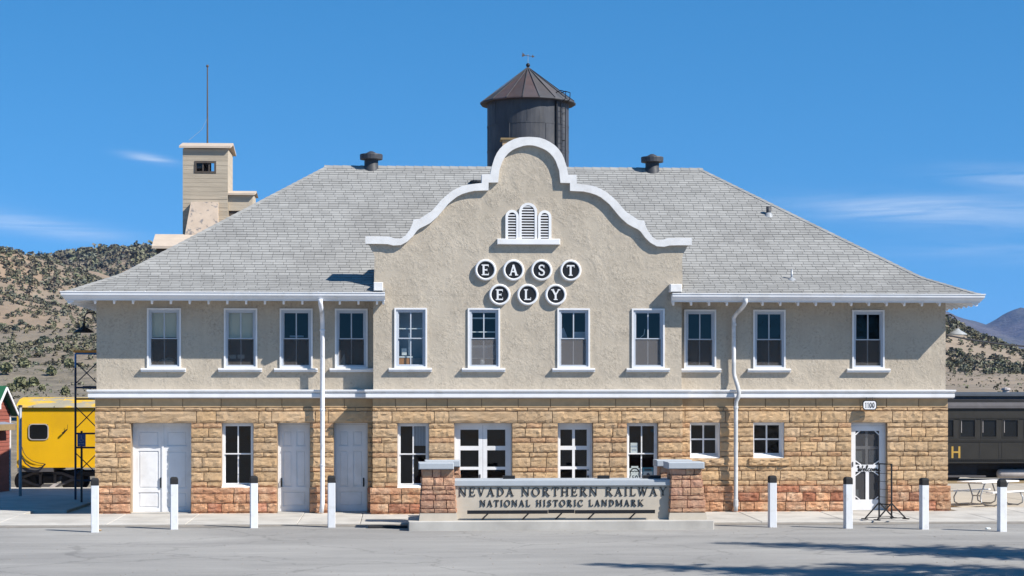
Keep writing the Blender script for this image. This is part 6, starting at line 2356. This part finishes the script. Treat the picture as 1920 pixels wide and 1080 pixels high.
# yellow carriage
yc = 19.0
zr = -0.33
xl, xr_ = PX(33, yc), PX(300, yc)
t = thing('yellow_carriage', 'bright yellow railway carriage with one round cornered window behind the red shed', 'carriage', ((xl + xr_) / 2, yc + 1.4, zr))
zs, ze_, zt_ = PZ(875, yc), PZ(763.5, yc), PZ(750.5, yc)
wnd = (PX(54.5, yc), PX(90, yc), PZ(823, yc), PZ(795, yc))
mb = MB()
mb.box(xl, xr_, yc + 0.03, yc + 2.8, zs, ze_)
mb.build('body_core', 'under', t)
wall('body', xl, xr_, zs, ze_, yc, yc + 0.028, [wnd], 'yellow', t)
MB().box(xl, xr_, yc - 0.012, yc - 0.001, ze_ - 0.16, ze_ - 0.145).box(xl, xr_, yc - 0.02, yc - 0.001, zs, zs + 0.09).build('body_trim', 'yellow', t)
MB().box(xl - 0.03, xl - 0.001, yc + 0.0, yc + 2.8, zs, ze_).build('body_end', 'yellow', t)


def rrect(x0, x1, z0, z1, r, n=5):
    o = []
    for cx_, cz_, a in ((x1 - r, z0 + r, -90), (x1 - r, z1 - r, 0), (x0 + r, z1 - r, 90), (x0 + r, z0 + r, 180)):
        o += [(cx_ + r * math.cos(R(a + 90 * i / n)), cz_ + r * math.sin(R(a + 90 * i / n))) for i in range(n + 1)]
    return o


o_ = rrect(wnd[0] - .025, wnd[1] + .025, wnd[2] - .025, wnd[3] + .025, .16)
i_ = rrect(wnd[0] + .015, wnd[1] - .015, wnd[2] + .015, wnd[3] - .015, .12)
n = len(o_)
mb = MB()
mb.v = [(a, yc - .03, b) for a, b in o_] + [(a, yc - .03, b) for a, b in i_] + [(a, yc - .001, b) for a, b in o_] + [(a, yc + .02, b) for a, b in i_]
for i in range(n):
    j = (i + 1) % n
    for f in ((i, j, n + j, n + i), (j, i, 2 * n + i, 2 * n + j), (n + i, n + j, 3 * n + j, 3 * n + i)):
        mb.f.append(f)
        mb.t.append(None)
wn_ = hold('window', t)
mb.build('window_gasket', 'tank_grey', wn_)
MB().prism(i_, yc - .004, yc + .012).build('pane', 'dark_glass', wn_)
mb = MB()
nn = 8
rp = [(xl - .05, yc - .10, ze_ - .005), (xl - .05, yc + .1, ze_ + .12), (xl - .05, yc + .7, zt_ + .05), (xl - .05, yc + 1.4, zt_ + .12), (xl - .05, yc + 2.1, zt_ + .05), (xl - .05, yc + 2.9, ze_)]
m_ = len(rp)
mb.add(rp + [(xr_, p[1], p[2]) for p in rp], [(i, m_ + i, m_ + i + 1, i + 1) for i in range(m_ - 1)] + [tuple(range(m_ - 1, -1, -1))])
mb.build('roof', 'yellow_worn', t)
x = xl + .6
while x < xr_:
    MB().bar((x, yc - .09, ze_ + .02), (x + .3, yc + .7, zt_ + .07), 0.04, 0.03).build('roof_rib', 'yellow_worn', t)
    x += .82
# grab tool and hose on the side
p0, p1 = P(117, 813, yc - .08), P(126, 805, yc - .08)
MB().tube([p0, p1], [0.045, 0.025], 6).tube([p1, P(127, 796, yc - .08)], 0.008, 5).build('marker_bracket', 'black', t)
hp = [P(a, b, yc - .06) for a, b in ((41, 838), (44, 848), (50, 857), (60, 864), (72, 868), (84, 870))]
MB().tube(hp, 0.014, 5).tube([P(a, b, yc - .1) for a, b in ((40, 856), (48, 869), (58, 876), (70, 878), (79, 876), (85, 870))], 0.03, 6).build('hose', 'under', t)
MB().box(xl, PX(100, yc), yc - .02, yc + 2.7, zs - .16, zs - .003).build('side_sill', 'carriage_roof', t)
MB().box(xl, xr_, yc + .5, yc + 2.3, zs - .35, zs - .17).build('underframe', 'under', t)
yw = yc + 1.4
tb = hold('bogie', t, (PX(85, yc), yw, zr))
mb = MB()
xc = PX(86, yc)
yb2 = yw - 0.98
for a, b in (((-1.05, .42), (-.55, .62)), ((-.55, .62), (-.2, .62)), ((.2, .62), (.55, .62)), ((.55, .62), (1.05, .42)), ((-1.05, .40), (-.4, .14)), ((-.4, .14), (.4, .14)), ((.4, .14), (1.05, .40)), ((-.28, .62), (-.28, .14)), ((.28, .62), (.28, .14))):
    mb.bar((xc + a[0], yb2, zr + a[1] + .12), (xc + b[0], yb2, zr + b[1] + .12), 0.10, 0.13, (0, 1, 0))
mb.build('side_frame', 'carriage_roof', tb)
MB().box(xc - .2, xc + .2, yw - 1.0, yw + 1.0, zr + .35, zr + .62).build('bolster', 'under', tb)
for dx in (-.9, .9):
    wheelset(tb, xc + dx, yw, zr)
MB().add([P(88, 916, yw - 1.1), P(99, 916, yw - 1.1), P(112, 906, yw - 1.05), P(102, 906, yw - 1.05)], [(0, 1, 2, 3)]).build('step_plate', 'tank_grey', tb)
track(yw, zr, -30, -6, 'railway track on dark ballast under the yellow carriage')

# dark passenger carriage
yp = 30.0
zr = -0.47
xl, xr_ = PX(1690, yp), PX(2140, yp)
t = thing('passenger_carriage', 'dark olive passenger carriage with gold letter H right of the station', 'carriage', ((xl + xr_) / 2, yp + 1.5, zr))
zs, zw0, zw1, zlb, ze_, zt_ = [PZ(v, yp, 1850) for v in (868.5, 819.5, 786, 765.5, 749, 738.5)]
wins = []
for k in range(-3, 9):
    a = 1799.5 + 40.2 * k
    wins.append((PX(a, yp), PX(a + 29.5, yp), zw0, zw1))
wins = [w for w in wins if w[0] > xl + .3 and w[1] < xr_ - .3]
MB().box(xl, xr_, yp + .06, yp + 2.9, zs, ze_).build('body_core', 'under', t)
wall('body', xl, xr_, zs, zlb, yp, yp + 0.05, wins, 'carriage', t)
MB().box(xl, xr_, yp - .025, yp - .001, PZ(828, yp, 1850), PZ(823, yp, 1850)).box(xl, xr_, yp - .03, yp - .001, PZ(785, yp, 1850), PZ(782.5, yp, 1850)).box(xl, xr_, yp - .02, yp - .001, zs, zs + .06).build('belt_rail', 'carriage', t)
for w in wins:
    wn_ = hold('window', t, (w[0], yp, w[2]))
    MB().box(w[0] + .03, w[1] - .03, yp + .035, yp + .045, w[2] + .03, w[3] - .03).build('pane', 'dark_glass', wn_)
    frame(wn_, w[0] - .02, w[1] + .02, w[2] - .03, w[3] + .01, yp - .012, yp + .04, .05, m='carriage')
    if rng.random() < .5:
        MB().box(w[0] + .08, w[0] + .105, yp + .028, yp + .034, w[2] + .2, w[3] - .06).build('curtain_edge', 'tank_grey', wn_)
mb = MB()
for zz in (PZ(825.5, yp, 1850), zs + .10, zs + .16, PZ(784, yp, 1850), PZ(767, yp, 1850)):
    x = xl
    while x < xr_:
        mb.box(x, x + .035, yp - .036, yp - .002, zz, zz + .03)
        x += .085
for px in (1836, 1872.5, 1878, 1918):
    zz = zs
    while zz < zw0 - .12:
        mb.box(PX(px, yp), PX(px, yp) + .03, yp - .012, yp - .001, zz, zz + .03)
        zz += .09
o = mb.build('rivets', 'carriage', t, kind='stuff')
prof = [(yp - .08, zlb), (yp - .06, zlb + .12), (yp + .12, ze_ - .06), (yp + .5, ze_), (yp + .75, ze_ + .02), (yp + 2.2, ze_ + .02), (yp + 2.85, ze_ - .06), (yp + 3.0, zlb)]
mb = MB()
m_ = len(prof)
mb.add([(xl - .1, a, b) for a, b in prof] + [(xr_ + .1, a, b) for a, b in prof], [(i, m_ + i, m_ + i + 1, i + 1) for i in range(m_ - 1)] + [tuple(range(m_ - 1, -1, -1)), tuple(range(m_, 2 * m_))])
mb.build('lower_roof', 'carriage_roof', t, smooth=False)
mb = MB()
prof = [(yp + .62, ze_ + .02), (yp + .62, zt_ - .12), (yp + .50, zt_ - .10), (yp + .52, zt_ - .02), (yp + 1.0, zt_ + .06), (yp + 1.5, zt_ + .09), (yp + 2.0, zt_ + .06), (yp + 2.5, zt_ - .03), (yp + 2.35, ze_ + .02)]
m_ = len(prof)
mb.add([(xl + .2, a, b) for a, b in prof] + [(xr_ - .2, a, b) for a, b in prof], [(i, m_ + i, m_ + i + 1, i + 1) for i in range(m_ - 1)] + [tuple(range(m_ - 1, -1, -1)), tuple(range(m_, 2 * m_))])
mb.build('clerestory', 'carriage_top', t)
MB().lathe([(0.16, 0), (0.16, .1), (.22, .12), (.2, .2), (0, .24)], (PX(1886, yp + 1.5), yp + 1.5, zt_ + .07), 12).build('roof_ventilator', 'tank_grey', t)
gq = [[Vector((0, 0)), Vector((.22, 0)), Vector((.22, 1)), Vector((0, 1))], [Vector((.78, 0)), Vector((1, 0)), Vector((1, 1)), Vector((.78, 1))], [Vector((.2, .44)), Vector((.8, .44)), Vector((.8, .58)), Vector((.2, .58))]]
mb = MB()
add_glyph(mb, gq, PX(1784, yp), PZ(859, yp, 1790), PX(1800.5, yp) - PX(1784, yp), PZ(837, yp, 1790) - PZ(859, yp, 1790), yp - .006, .004)
mb.build('letter', 'gold', t)
MB().box(xl, PX(1835, yp), yp + .3, yp + 2.6, zr + .25, zs - .02).box(PX(1835, yp), xr_, yp + .7, yp + 2.2, zs - .3, zs - .02).build('underframe', 'under', t)
MB().box(PX(1835, yp) + .01, xr_, yp + 1.25, yp + 2.0, zr + .10, zs - .32).build('underside_shade', 'under', t)  # dark box added to stand in for the shade beneath the carriage
MB().box(xl, PX(1850, yp), yp + .1, yp + .2, zr + .18, zr + .26).build('truss_rod', 'carriage_roof', t)
ztk = PZ(889, yp, 1890)
MB().lathe([(0.0, -0.02), (0.12, 0.0), (0.19, 0.06), (0.22, 0.15), (0.22, 2.2), (0.12, 2.35), (0.0, 2.36)], (PX(1875, yp), yp + .45, ztk), 18, axis='x').build('air_tank', 'tank_grey', t, smooth=True)
for k_ in (0, 1):
    tb = hold('bogie', t, (xl + 2 + k_ * 6, yp + 1.5, zr))
    for dx in (-1.0, 1.0):
        wheelset(tb, xl + 1.6 + k_ * 6.4 + dx, yp + 1.5, zr, .44)
    MB().box(xl + .4 + k_ * 6.4, xl + 2.8 + k_ * 6.4, yp + .55, yp + .7, zr + .4, zr + .62).build('side_frame', 'under', tb)
track(yp + 1.5, zr, 8, 40, 'railway track on dark ballast under the passenger carriage')
# timber platform edge before the carriage
g = MB()
for k_ in range(14):
    g.box(11 + k_ * 2.0, 11 + k_ * 2.0 + 1.98, 26.0, 28.2, -0.60, -0.37)
struct(g, 'platform', 'fascia_brown')
g = MB()
g.add([(-40, 9.05, -0.065), (-12.6, 9.05, -0.065), (-12.6, 18.0, -0.5), (-40, 18.0, -0.5)], [(0, 1, 2, 3)])
g.add([(-40, 18.0, -0.5), (-12.6, 18.0, -0.5), (-12.6, 40, -0.6), (-40, 40, -0.6)], [(0, 1, 2, 3)])
g.add([(12.6, 17.55, -0.065), (40, 17.55, -0.065), (40, 26, -0.5), (12.6, 26, -0.5)], [(0, 1, 2, 3)])
g.add([(12.6, 28.2, -0.56), (60, 28.2, -0.56), (60, 60, -0.6), (12.6, 60, -0.6)], [(0, 1, 2, 3)])
struct(g, 'yard', 'concrete_warm')

# overhead service cable and the pole it runs to
pa, pb = P(1773, 628, 3.0), P(2060, 650, 9.0)
t = thing('utility_pole', 'wooden utility pole with cross arm and cable, right of the station', 'utility pole', (pb.x, pb.y, -0.1))
MB().tube([(pb.x, pb.y, -.3), (pb.x, pb.y, 8.2)], [.16, .11], 10).build('pole', 'bark', t)
MB().box(pb.x - 1.1, pb.x + 1.1, pb.y - .06, pb.y + .06, 7.4, 7.55).build('cross_arm', 'bark', t)
cps = []
for i in range(13):
    f_ = i / 12
    p = pa.lerp(pb, f_)
    p.z -= 0.35 * 4 * f_ * (1 - f_) * 0.5
    cps.append(p)
MB().tube(cps, 0.028, 6).build('cable', 'cable', t)

# ================================================================== WATER TANK
yk = 35.0
xk = PX(990, yk)
zrim = PZ(195, yk, 990)
sc_ = FPX / ((Vector((xk, yk, 0)) - CAM).dot(FWD))
rt, rr_ = 76.5 / sc_, 90 / sc_
zap = zrim + 1.72
tank = thing('water_tank', 'dark steel water tank with conical roof and weathervane behind the station', 'water tank', (xk, yk, -0.5))
ztk0 = zrim - 4.6
MB().lathe([(0.0, ztk0), (rt, ztk0), (rt, zrim + .05)], (xk, yk, 0), 56).build('shell', 'tank', tank, smooth=False)
for p in tank.children:
    pass
mb = MB()
for z in (zrim - 1.12, zrim - 2.3, zrim - 3.5):
    mb.lathe([(rt, z - .03), (rt + .012, z - .03), (rt + .012, z + .03), (rt, z + .03)], (xk, yk, 0), 56)
mb.build('shell_seam', 'tank', tank)
for lv, (z0, z1) in enumerate(((zrim - 1.09, zrim), (zrim - 2.27, zrim - 1.15), (zrim - 3.47, zrim - 2.33))):
    for q in range(7):
        a = 2 * math.pi * (q + .5 * (lv % 2)) / 7 + .15
        MB().bar((xk + (rt + .004) * math.cos(a), yk + (rt + .004) * math.sin(a), z0), (xk + (rt + .004) * math.cos(a), yk + (rt + .004) * math.sin(a), z1), .03, .02).build('plate_seam', 'tank', tank)
rt_ = random.Random(12)
NP = 18
for q in range(NP):
    a0, a1 = 2 * math.pi * q / NP, 2 * math.pi * (q + 1) / NP
    mb = MB()
    tt = rt_.uniform(.8, 1.2)
    mb.cur = (tt * 1.0, tt, tt)
    if q in (11, 12, 13):
        mb.cur = (tt * 1.12, tt * .85, tt * .82)
    pr = [(0.03, zap), (rr_ * .5, zap - (zap - zrim) * .5 + .0), (rr_ * .99, zrim + .03), (rr_, zrim - .02), (rr_ - .02, zrim - .05), (rt * .99, zrim - .02)]
    for k_ in range(len(pr) - 1):
        (ra, za_), (rb_, zb_) = pr[k_], pr[k_ + 1]
        q4 = []
        for aa, r_, z_ in ((a0, ra, za_), (a1, ra, za_), (a1, rb_, zb_), (a0, rb_, zb_)):
            q4.append((xk + r_ * math.cos(aa), yk + r_ * math.sin(aa), z_))
        mb.add(q4, [(3, 2, 1, 0)])
    mb.build('roof_panel', 'tank_roof', tank, fix=False)
    mb = MB()
    mb.bar((xk + .05 * math.cos(a0), yk + .05 * math.sin(a0), zap + .01), (xk + rr_ * math.cos(a0), yk + rr_ * math.sin(a0), zrim + .03), .035, .03)
    mb.cur = None
    mb.t = [(1, 1, 1)] * len(mb.f)
    mb.build('roof_seam', 'tank_roof', tank)
zv = zap
vane = hold('weathervane', tank, (xk, yk, zv))
MB().lathe([(.05, -.1), (.05, .0), (.03, .04), (0.0, .04)], (xk, yk, zv), 10).build('finial', 'black', vane)
MB().lathe([(0.0, 0)] + [(.10 * math.sin(math.pi * i / 8), .10 - .10 * math.cos(math.pi * i / 8)) for i in range(1, 8)] + [(0.0, .2)], (xk, yk, zv + .03), 14).build('ball', 'black', vane, smooth=True)
MB().tube([(xk, yk, zv + .2), (xk, yk, zv + .66)], .012, 6).build('rod', 'galv', vane)
zvv = zv + .57
MB().tube([(xk - .28, yk, zvv + .05), (xk + .28, yk, zvv - .03)], .015, 6).build('arrow_shaft', 'rail', vane)
mb = MB()
mb.prism([(xk - .30, zvv + .05), (xk - .14, zvv + .02), (xk - .16, zvv + .06), (xk - .20, zvv + .10), (xk - .30, zvv + .17), (xk - .25, zvv + .07)], yk - .012, yk + .012)
mb.prism([(xk - .30, zvv + .045), (xk - .27, zvv - .05), (xk - .14, zvv + .015)], yk - .011, yk + .011)
mb.prism([(xk + .19, zvv - .08), (xk + .32, zvv - .04), (xk + .20, zvv + .06)], yk - .012, yk + .012)
mb.build('arrow', 'rail', vane)
lad = hold('ladder', tank, (xk, yk, ztk0))
aL = R(-42)
cL = Vector((math.cos(aL), math.sin(aL), 0))
tL = Vector((-math.sin(aL), math.cos(aL), 0))
bL = Vector((xk, yk, 0)) + cL * (rt + .16)
for s in (-1, 1):
    q = bL + tL * (.17 * s)
    MB().tube([q + Vector((0, 0, ztk0)), q + Vector((0, 0, zrim - .2)), q + cL * .26 + Vector((0, 0, zrim + .02)), q + cL * .28 + Vector((0, 0, zrim + .32)), q - cL * .0 + Vector((0, 0, zrim + .42)), q - cL * .30 + Vector((0, 0, zrim + .35))], .022, 6).build('rail', 'black', lad)
z = ztk0
while z < zrim - .1:
    MB().tube([bL + tL * -.17 + Vector((0, 0, z)), bL + tL * .17 + Vector((0, 0, z))], .012, 5).build('rung', 'black', lad)
    z += .30
for z in (zrim - .6, zrim - 1.9, zrim - 3.2):
    MB().tube([bL - cL * .17 + tL * .17 + Vector((0, 0, z)), bL + tL * .17 + Vector((0, 0, z))], .015, 5).build('bracket', 'black', lad)
ap2 = R(-52)
MB().tube([(xk + (rt + .07) * math.cos(ap2), yk + (rt + .07) * math.sin(ap2), ztk0), (xk + (rt + .07) * math.cos(ap2), yk + (rt + .07) * math.sin(ap2), zrim - .05)], .045, 8).build('overflow_pipe', 'black', tank)
for q in range(8):
    a = 2 * math.pi * (q + .5) / 8
    MB().tube([(xk + rt * .9 * math.cos(a), yk + rt * .9 * math.sin(a), -.7), (xk + rt * .82 * math.cos(a), yk + rt * .82 * math.sin(a), ztk0 + .05)], .16, 8).build('leg', 'tank', tank)
MB().lathe([(rt + .1, ztk0 - .25), (rt + .1, ztk0), (0, ztk0)], (xk, yk, 0), 40).build('deck', 'old_wood', tank)

# ================================================================== COALING TOWER
vt = 120.0
yt_ = (CAM + FWD * vt).y
tw = thing('coaling_tower', 'tall tan board sided coaling tower with mast behind the left roof slope', 'tower', (PX(386, yt_), yt_, -0.6))
s3 = FPX / vt


def TX(px, dy=0.0):
    return PX(px, yt_ + dy)


def TZ(py, px=386, dy=0.0):
    return P(px, py, yt_ + dy).z


xa, xb = TX(343), TX(427)
zrf = TZ(279)
DT = 3.4
wz = (TX(366.5), TX(403.5), TZ(323), TZ(304))
wall('tower_wall', xa, xb, -0.7, zrf, yt_, yt_ + .15, [wz], 'tower', tw)
bz = ((wz[0] + wz[1]) / 2 + .02, (wz[0] + wz[1]) / 2 + .42, wz[2] + .15, wz[3] + .55)
wall('tower_wall', xa, xb, -0.7, zrf, yt_ + DT, yt_ + DT + .15, [bz], 'tower', tw)
MB().box(xa, xa + .15, yt_ + .151, yt_ + DT - .001, -.7, zrf).build('tower_wall', 'tower', tw)
MB().box(xb - .15, xb, yt_ + .151, yt_ + DT - .001, -.7, zrf).build('tower_wall', 'tower', tw)
z = TZ(460)
mb = None
rw = random.Random(8)
while z < zrf - .2:             # form-board courses
    z1 = min(z + rw.uniform(.24, .30), zrf)
    segs = [(xa - .01, xb + .01)]
    if z1 > wz[2] - .05 and z < wz[3] + .05:
        segs = [(xa - .01, wz[0] - .05), (wz[1] + .05, xb + .01)]
    for a, b in segs:
        MB().box(a, b, yt_ - .02 - rw.uniform(0, .02), yt_ - .001, z + .012, z1).build('board', 'tower', tw)
    z = z1
wn_ = hold('window', tw, (wz[0], yt_, wz[2]))
frame(wn_, wz[0] - .06, wz[1] + .06, wz[2] - .06, wz[3] + .06, yt_ - .06, yt_ + .1, .12, m='old_wood')
MB().box(wz[0] + .42, wz[0] + .50, yt_, yt_ + .08, wz[2], wz[3]).box(wz[0] + .80, wz[0] + .88, yt_, yt_ + .08, wz[2], wz[3]).build('mullion', 'old_wood', wn_)
MB().box(wz[0] + .06, wz[0] + .42, yt_ + .05, yt_ + .06, wz[2] + .25, wz[3]).build('pane', 'dark_glass', wn_)
MB().bar((wz[0] + .4, yt_ + .9, wz[3]), (wz[0] + .9, yt_ + .9, wz[2]), .1).build('inner_brace', 'old_wood', wn_)
mb = MB()
ov = .16
zf0, zf1 = TZ(274), TZ(265.5, dy=DT / 2)
xo, x1o = TX(336.5), TX(433)
yr0, yr1, ym = yt_ - .28, yt_ + DT + .4, yt_ + DT / 2
for (ya, za_, yb3, zb3) in ((yr0, TZ(274) - .02, ym, TZ(274) + .42), (ym, TZ(274) + .42, yr1, TZ(274) - .02)):
    mb = MB()
    mb.add([(xo, ya, za_), (x1o, ya, za_), (x1o, yb3, zb3), (xo, yb3, zb3), (xo, ya, za_ - .13), (x1o, ya, za_ - .13), (x1o, yb3, zb3 - .13), (xo, yb3, zb3 - .13)],
           [(0, 1, 2, 3), (7, 6, 5, 4), (0, 4, 5, 1), (1, 5, 6, 2), (2, 6, 7, 3), (3, 7, 4, 0)])
    mb.build('roof', 'tower_roof', tw)
# mast
xm_ = PX(389, ym)
zm0, zm1 = TZ(274) + .4, P(389, 125, ym).z
mst = hold('mast', tw, (xm_, ym, zm0))
MB().tube([(xm_, ym, zm0 - .3), (xm_, ym, zm1)], [.055, .035], 8).build('pole', 'rail', mst)
MB().lathe([(0.0, 0)] + [(.09 * math.sin(math.pi * i / 6), .09 - .09 * math.cos(math.pi * i / 6)) for i in range(1, 6)] + [(0, .18)], (xm_, ym, zm1 - .05), 10).build('ball', 'rail', mst)
MB().tube([(xm_, ym, zm0 + 1.6), (xm_ - .35, ym - .3, zm0 + .8), (xm_ - 1.1, ym - .6, zm0 + .1)], .009, 4).build('guy_wire', 'galv', mst)
# side wing
xs0, xs1 = TX(427), TX(473)
ws = hold('side_wing', tw, (xs0, yt_, 0))
yw0 = yt_ + .25
zwf = TZ(362)
ww = (TX(428), TX(450), TZ(404), TZ(394))
wall('wing_wall', xs0 + .01, xs1, -.7, zwf, yw0, yw0 + .15, [ww], 'tower', ws)
MB().box(xs1 - .15, xs1, yw0 + .151, yw0 + 2.6, -.7, zwf).build('wing_wall', 'tower', ws)
MB().box(ww[0] - .05, ww[1] + .05, yw0 + .1, yw0 + .14, ww[2], ww[3]).build('wing_window', 'old_wood', ws)
mb = MB()
za_, zb3 = TZ(362) + .02, TZ(362) + .32
mb.add([(xs0, yw0 - .25, za_), (TX(477.5), yw0 - .25, za_), (TX(477.5), yw0 + 1.4, zb3), (xs0, yw0 + 1.4, zb3), (xs0, yw0 - .25, za_ - .12), (TX(477.5), yw0 - .25, za_ - .12), (TX(477.5), yw0 + 1.4, zb3 - .12), (xs0, yw0 + 1.4, zb3 - .12)],
       [(0, 1, 2, 3), (7, 6, 5, 4), (0, 4, 5, 1), (1, 5, 6, 2), (2, 6, 7, 3), (3, 7, 4, 0)])
mb.add([(xs0, yw0 + 1.4, zb3), (TX(477.5), yw0 + 1.4, zb3), (TX(477.5), yw0 + 2.9, za_), (xs0, yw0 + 2.9, za_)], [(0, 1, 2, 3)])
mb.build('wing_roof', 'tower_roof', ws)
# worn sloping bin face
mb = MB()
yk0 = yt_ - 1.15
tlp, trp = (TX(359.5), TZ(380)), (TX(410), TZ(380))
blp, brp = (TX(350.5), TZ(440)), (TX(410.5), TZ(440))
ylo = yt_ - 1.0
mb.add([(tlp[0], yt_ - .45, tlp[1]), (trp[0], yt_ - .45, trp[1]), (brp[0], ylo, brp[1]), (blp[0], ylo, blp[1]), (tlp[0], yt_ - .021, tlp[1]), (trp[0], yt_ - .021, trp[1]), (brp[0], yt_ - .021, brp[1] - 8), (blp[0], yt_ - .021, blp[1] - 8), (brp[0], ylo, brp[1] - 8), (blp[0], ylo, blp[1] - 8)],
       [(3, 2, 1, 0), (0, 1, 5, 4), (1, 2, 8, 6, 5), (0, 4, 7, 9, 3), (3, 9, 8, 2)])
mb.build('bin_face', 'tower_worn', tw)
# lower roof
mb = MB()
yl0, yl1 = yt_ - 3.2, yt_ - .9
q = [(TX(284.5, -3.2), yl0, P(300, 461, yl0).z), (TX(420, -3.2), yl0, P(300, 461, yl0).z), (TX(420, -.9), yl1, P(300, 439, yl1).z), (TX(291, -.9), yl1, P(300, 439, yl1).z)]
mb.add(q + [(a, b, c - .16) for a, b, c in q], [(0, 1, 2, 3), (7, 6, 5, 4), (0, 4, 5, 1), (1, 5, 6, 2), (2, 6, 7, 3), (3, 7, 4, 0)])
mb.build('lower_roof', 'tower_roof', tw)
MB().box(TX(293, -2.9), TX(420, -2.9), yt_ - 2.9, yt_ - .95, -.7, P(300, 461, yl0).z - .05).build('bin_house', 'old_wood', tw)

# ================================================================== SPRUCES beside the lot, whose shadows fall across the asphalt
def spruce(base, h, seed, label):
    rg = random.Random(seed)
    t = thing('spruce_tree', label, 'tree', base, 'spruces beside the parking lot')
    MB().tube([Vector(base) + Vector((0, 0, -.3)), Vector(base) + Vector((0.05, 0, h * .5)), Vector(base) + Vector((0, 0, h * .98))], [.26, .15, .02], 10).build('trunk', 'bark', t)
    mb = MB()
    z = 1.3
    while z < h * .985:
        f = 1 - z / h
        nb = 9 if f > .3 else 6
        for q in range(nb):
            a = rg.uniform(0, 2 * math.pi)
            L = (0.22 + 4.3 * f ** 0.85) * rg.uniform(.6, 1.12)
            dr = Vector((math.cos(a), math.sin(a), -0.18 - 0.2 * f))
            b0 = Vector(base) + Vector((0, 0, z + rg.uniform(-.15, .15)))
            ns = max(3, int(L / .16))
            for s in range(ns):
                ff = (s + .6) / ns
                p = b0 + dr * (L * ff) + Vector((0, 0, .12 * L * ff * ff))
                wd = (0.10 + .42 * L * .22 * (1 - ff * .7)) * rg.uniform(.6, 1.1)
                sd = Vector((-dr.y, dr.x, rg.uniform(-.4, .2))).normalized()
                fw_ = dr.normalized() * (L / ns * .9)
                for sg2 in (-1, 1):
                    tip = p + sd * (sg2 * wd * 1.5) + fw_ * .6 + Vector((0, 0, -.1 * wd))
                    mb.add([p - fw_ * .35, p + fw_ * .35, tip], [(0, 1, 2)])
        z += 0.17 + .12 * f
    mb.build('crown', 'spruce', t, fix=False)


for k, (px, py, h) in enumerate(((1338, 1017, 13.5), (1085, 1056, 14.5), (1530, 1058, 12.0))):
    tip = PG(px, py, GZ)
    base = tip + Vector((SUN.x, SUN.y, 0)) * (h / SUN.z)
    spruce((base.x, base.y, GZ), h, 70 + k, ('tall spruce casting the upper shadow on the asphalt', 'tall spruce casting the lower shadow on the asphalt', 'shorter spruce casting a shadow at the lower right')[k])

# small stones and litter along the lot
rg = random.Random(77)
mb = MB()
for k in range(260):
    px, py = rg.uniform(0, 1920), rg.uniform(985, 1080)
    p = PG(px, py, GZ)
    if p.y > PAVE_Y - .3:
        continue
    s = rg.uniform(.008, .022)
    z = lot_z(p.x, p.y)
    mb.add([(p.x - s, p.y - s, z - .003), (p.x + s, p.y - s * .8, z - .003), (p.x + s * .9, p.y + s, z - .003), (p.x - s, p.y + s * .7, z - .003), (p.x + rg.uniform(-s, s) * .4, p.y, z + s * .9)], [(0, 1, 4), (1, 2, 4), (2, 3, 4), (3, 0, 4)])
o = mb.build('gravel', 'pebble', fix=False)
tag(o, 'loose pebbles scattered over the grey asphalt lot', 'gravel', kind='stuff')
rg = random.Random(78)
for k, (px, py, lab) in enumerate(((185, 996, 'small tan rock at the foot of the leftmost bollard'), (1852, 993, 'small white scrap on asphalt left of the rightmost bollard'))):
    p = PG(px, py, GZ + .02)
    mb = MB()
    mb.cur = (1, 1, 1)
    s = .05
    vs = []
    for i in range(7):
        for j in range(5):
            a, e = 2 * math.pi * i / 7, math.pi * j / 4
            rr2 = s * rg.uniform(.8, 1.2)
            vs.append((p.x + rr2 * math.cos(a) * math.sin(e) * 1.5, p.y + rr2 * math.sin(a) * math.sin(e), lot_z(p.x, p.y) + .02 + rr2 * .6 * math.cos(e)))
    mb.add(vs, [(i * 5 + j, ((i + 1) % 7) * 5 + j, ((i + 1) % 7) * 5 + j + 1, i * 5 + j + 1) for i in range(7) for j in range(4)])
    o = mb.build('rock' if k == 0 else 'paper_scrap', 'stone' if k == 0 else 'paper', origin=(p.x, p.y, lot_z(p.x, p.y)))
    tag(o, lab, 'rock' if k == 0 else 'litter')

# ================================================================== HAZE
mb = MB().box(-4200, 5200, -160, 8200, -4.8, 345)
hz = mb.build('haze', 'white')
hz.data.materials.clear()
hm_ = bpy.data.materials.new('haze_air')
hm_.use_nodes = True
nt = hm_.node_tree
nt.nodes.clear()
o_ = nt.nodes.new('ShaderNodeOutputMaterial')
pv = nd(nt, 'ShaderNodeVolumePrincipled', Color=(0.26, 0.46, 1.0, 1), Density=0.00005, Anisotropy=0.0)
nt.links.new(pv.outputs[0], o_.inputs['Volume'])
hz.data.materials.append(hm_)
tag(hz, 'thin blue air between the station and the far mountains', 'haze', kind='stuff')
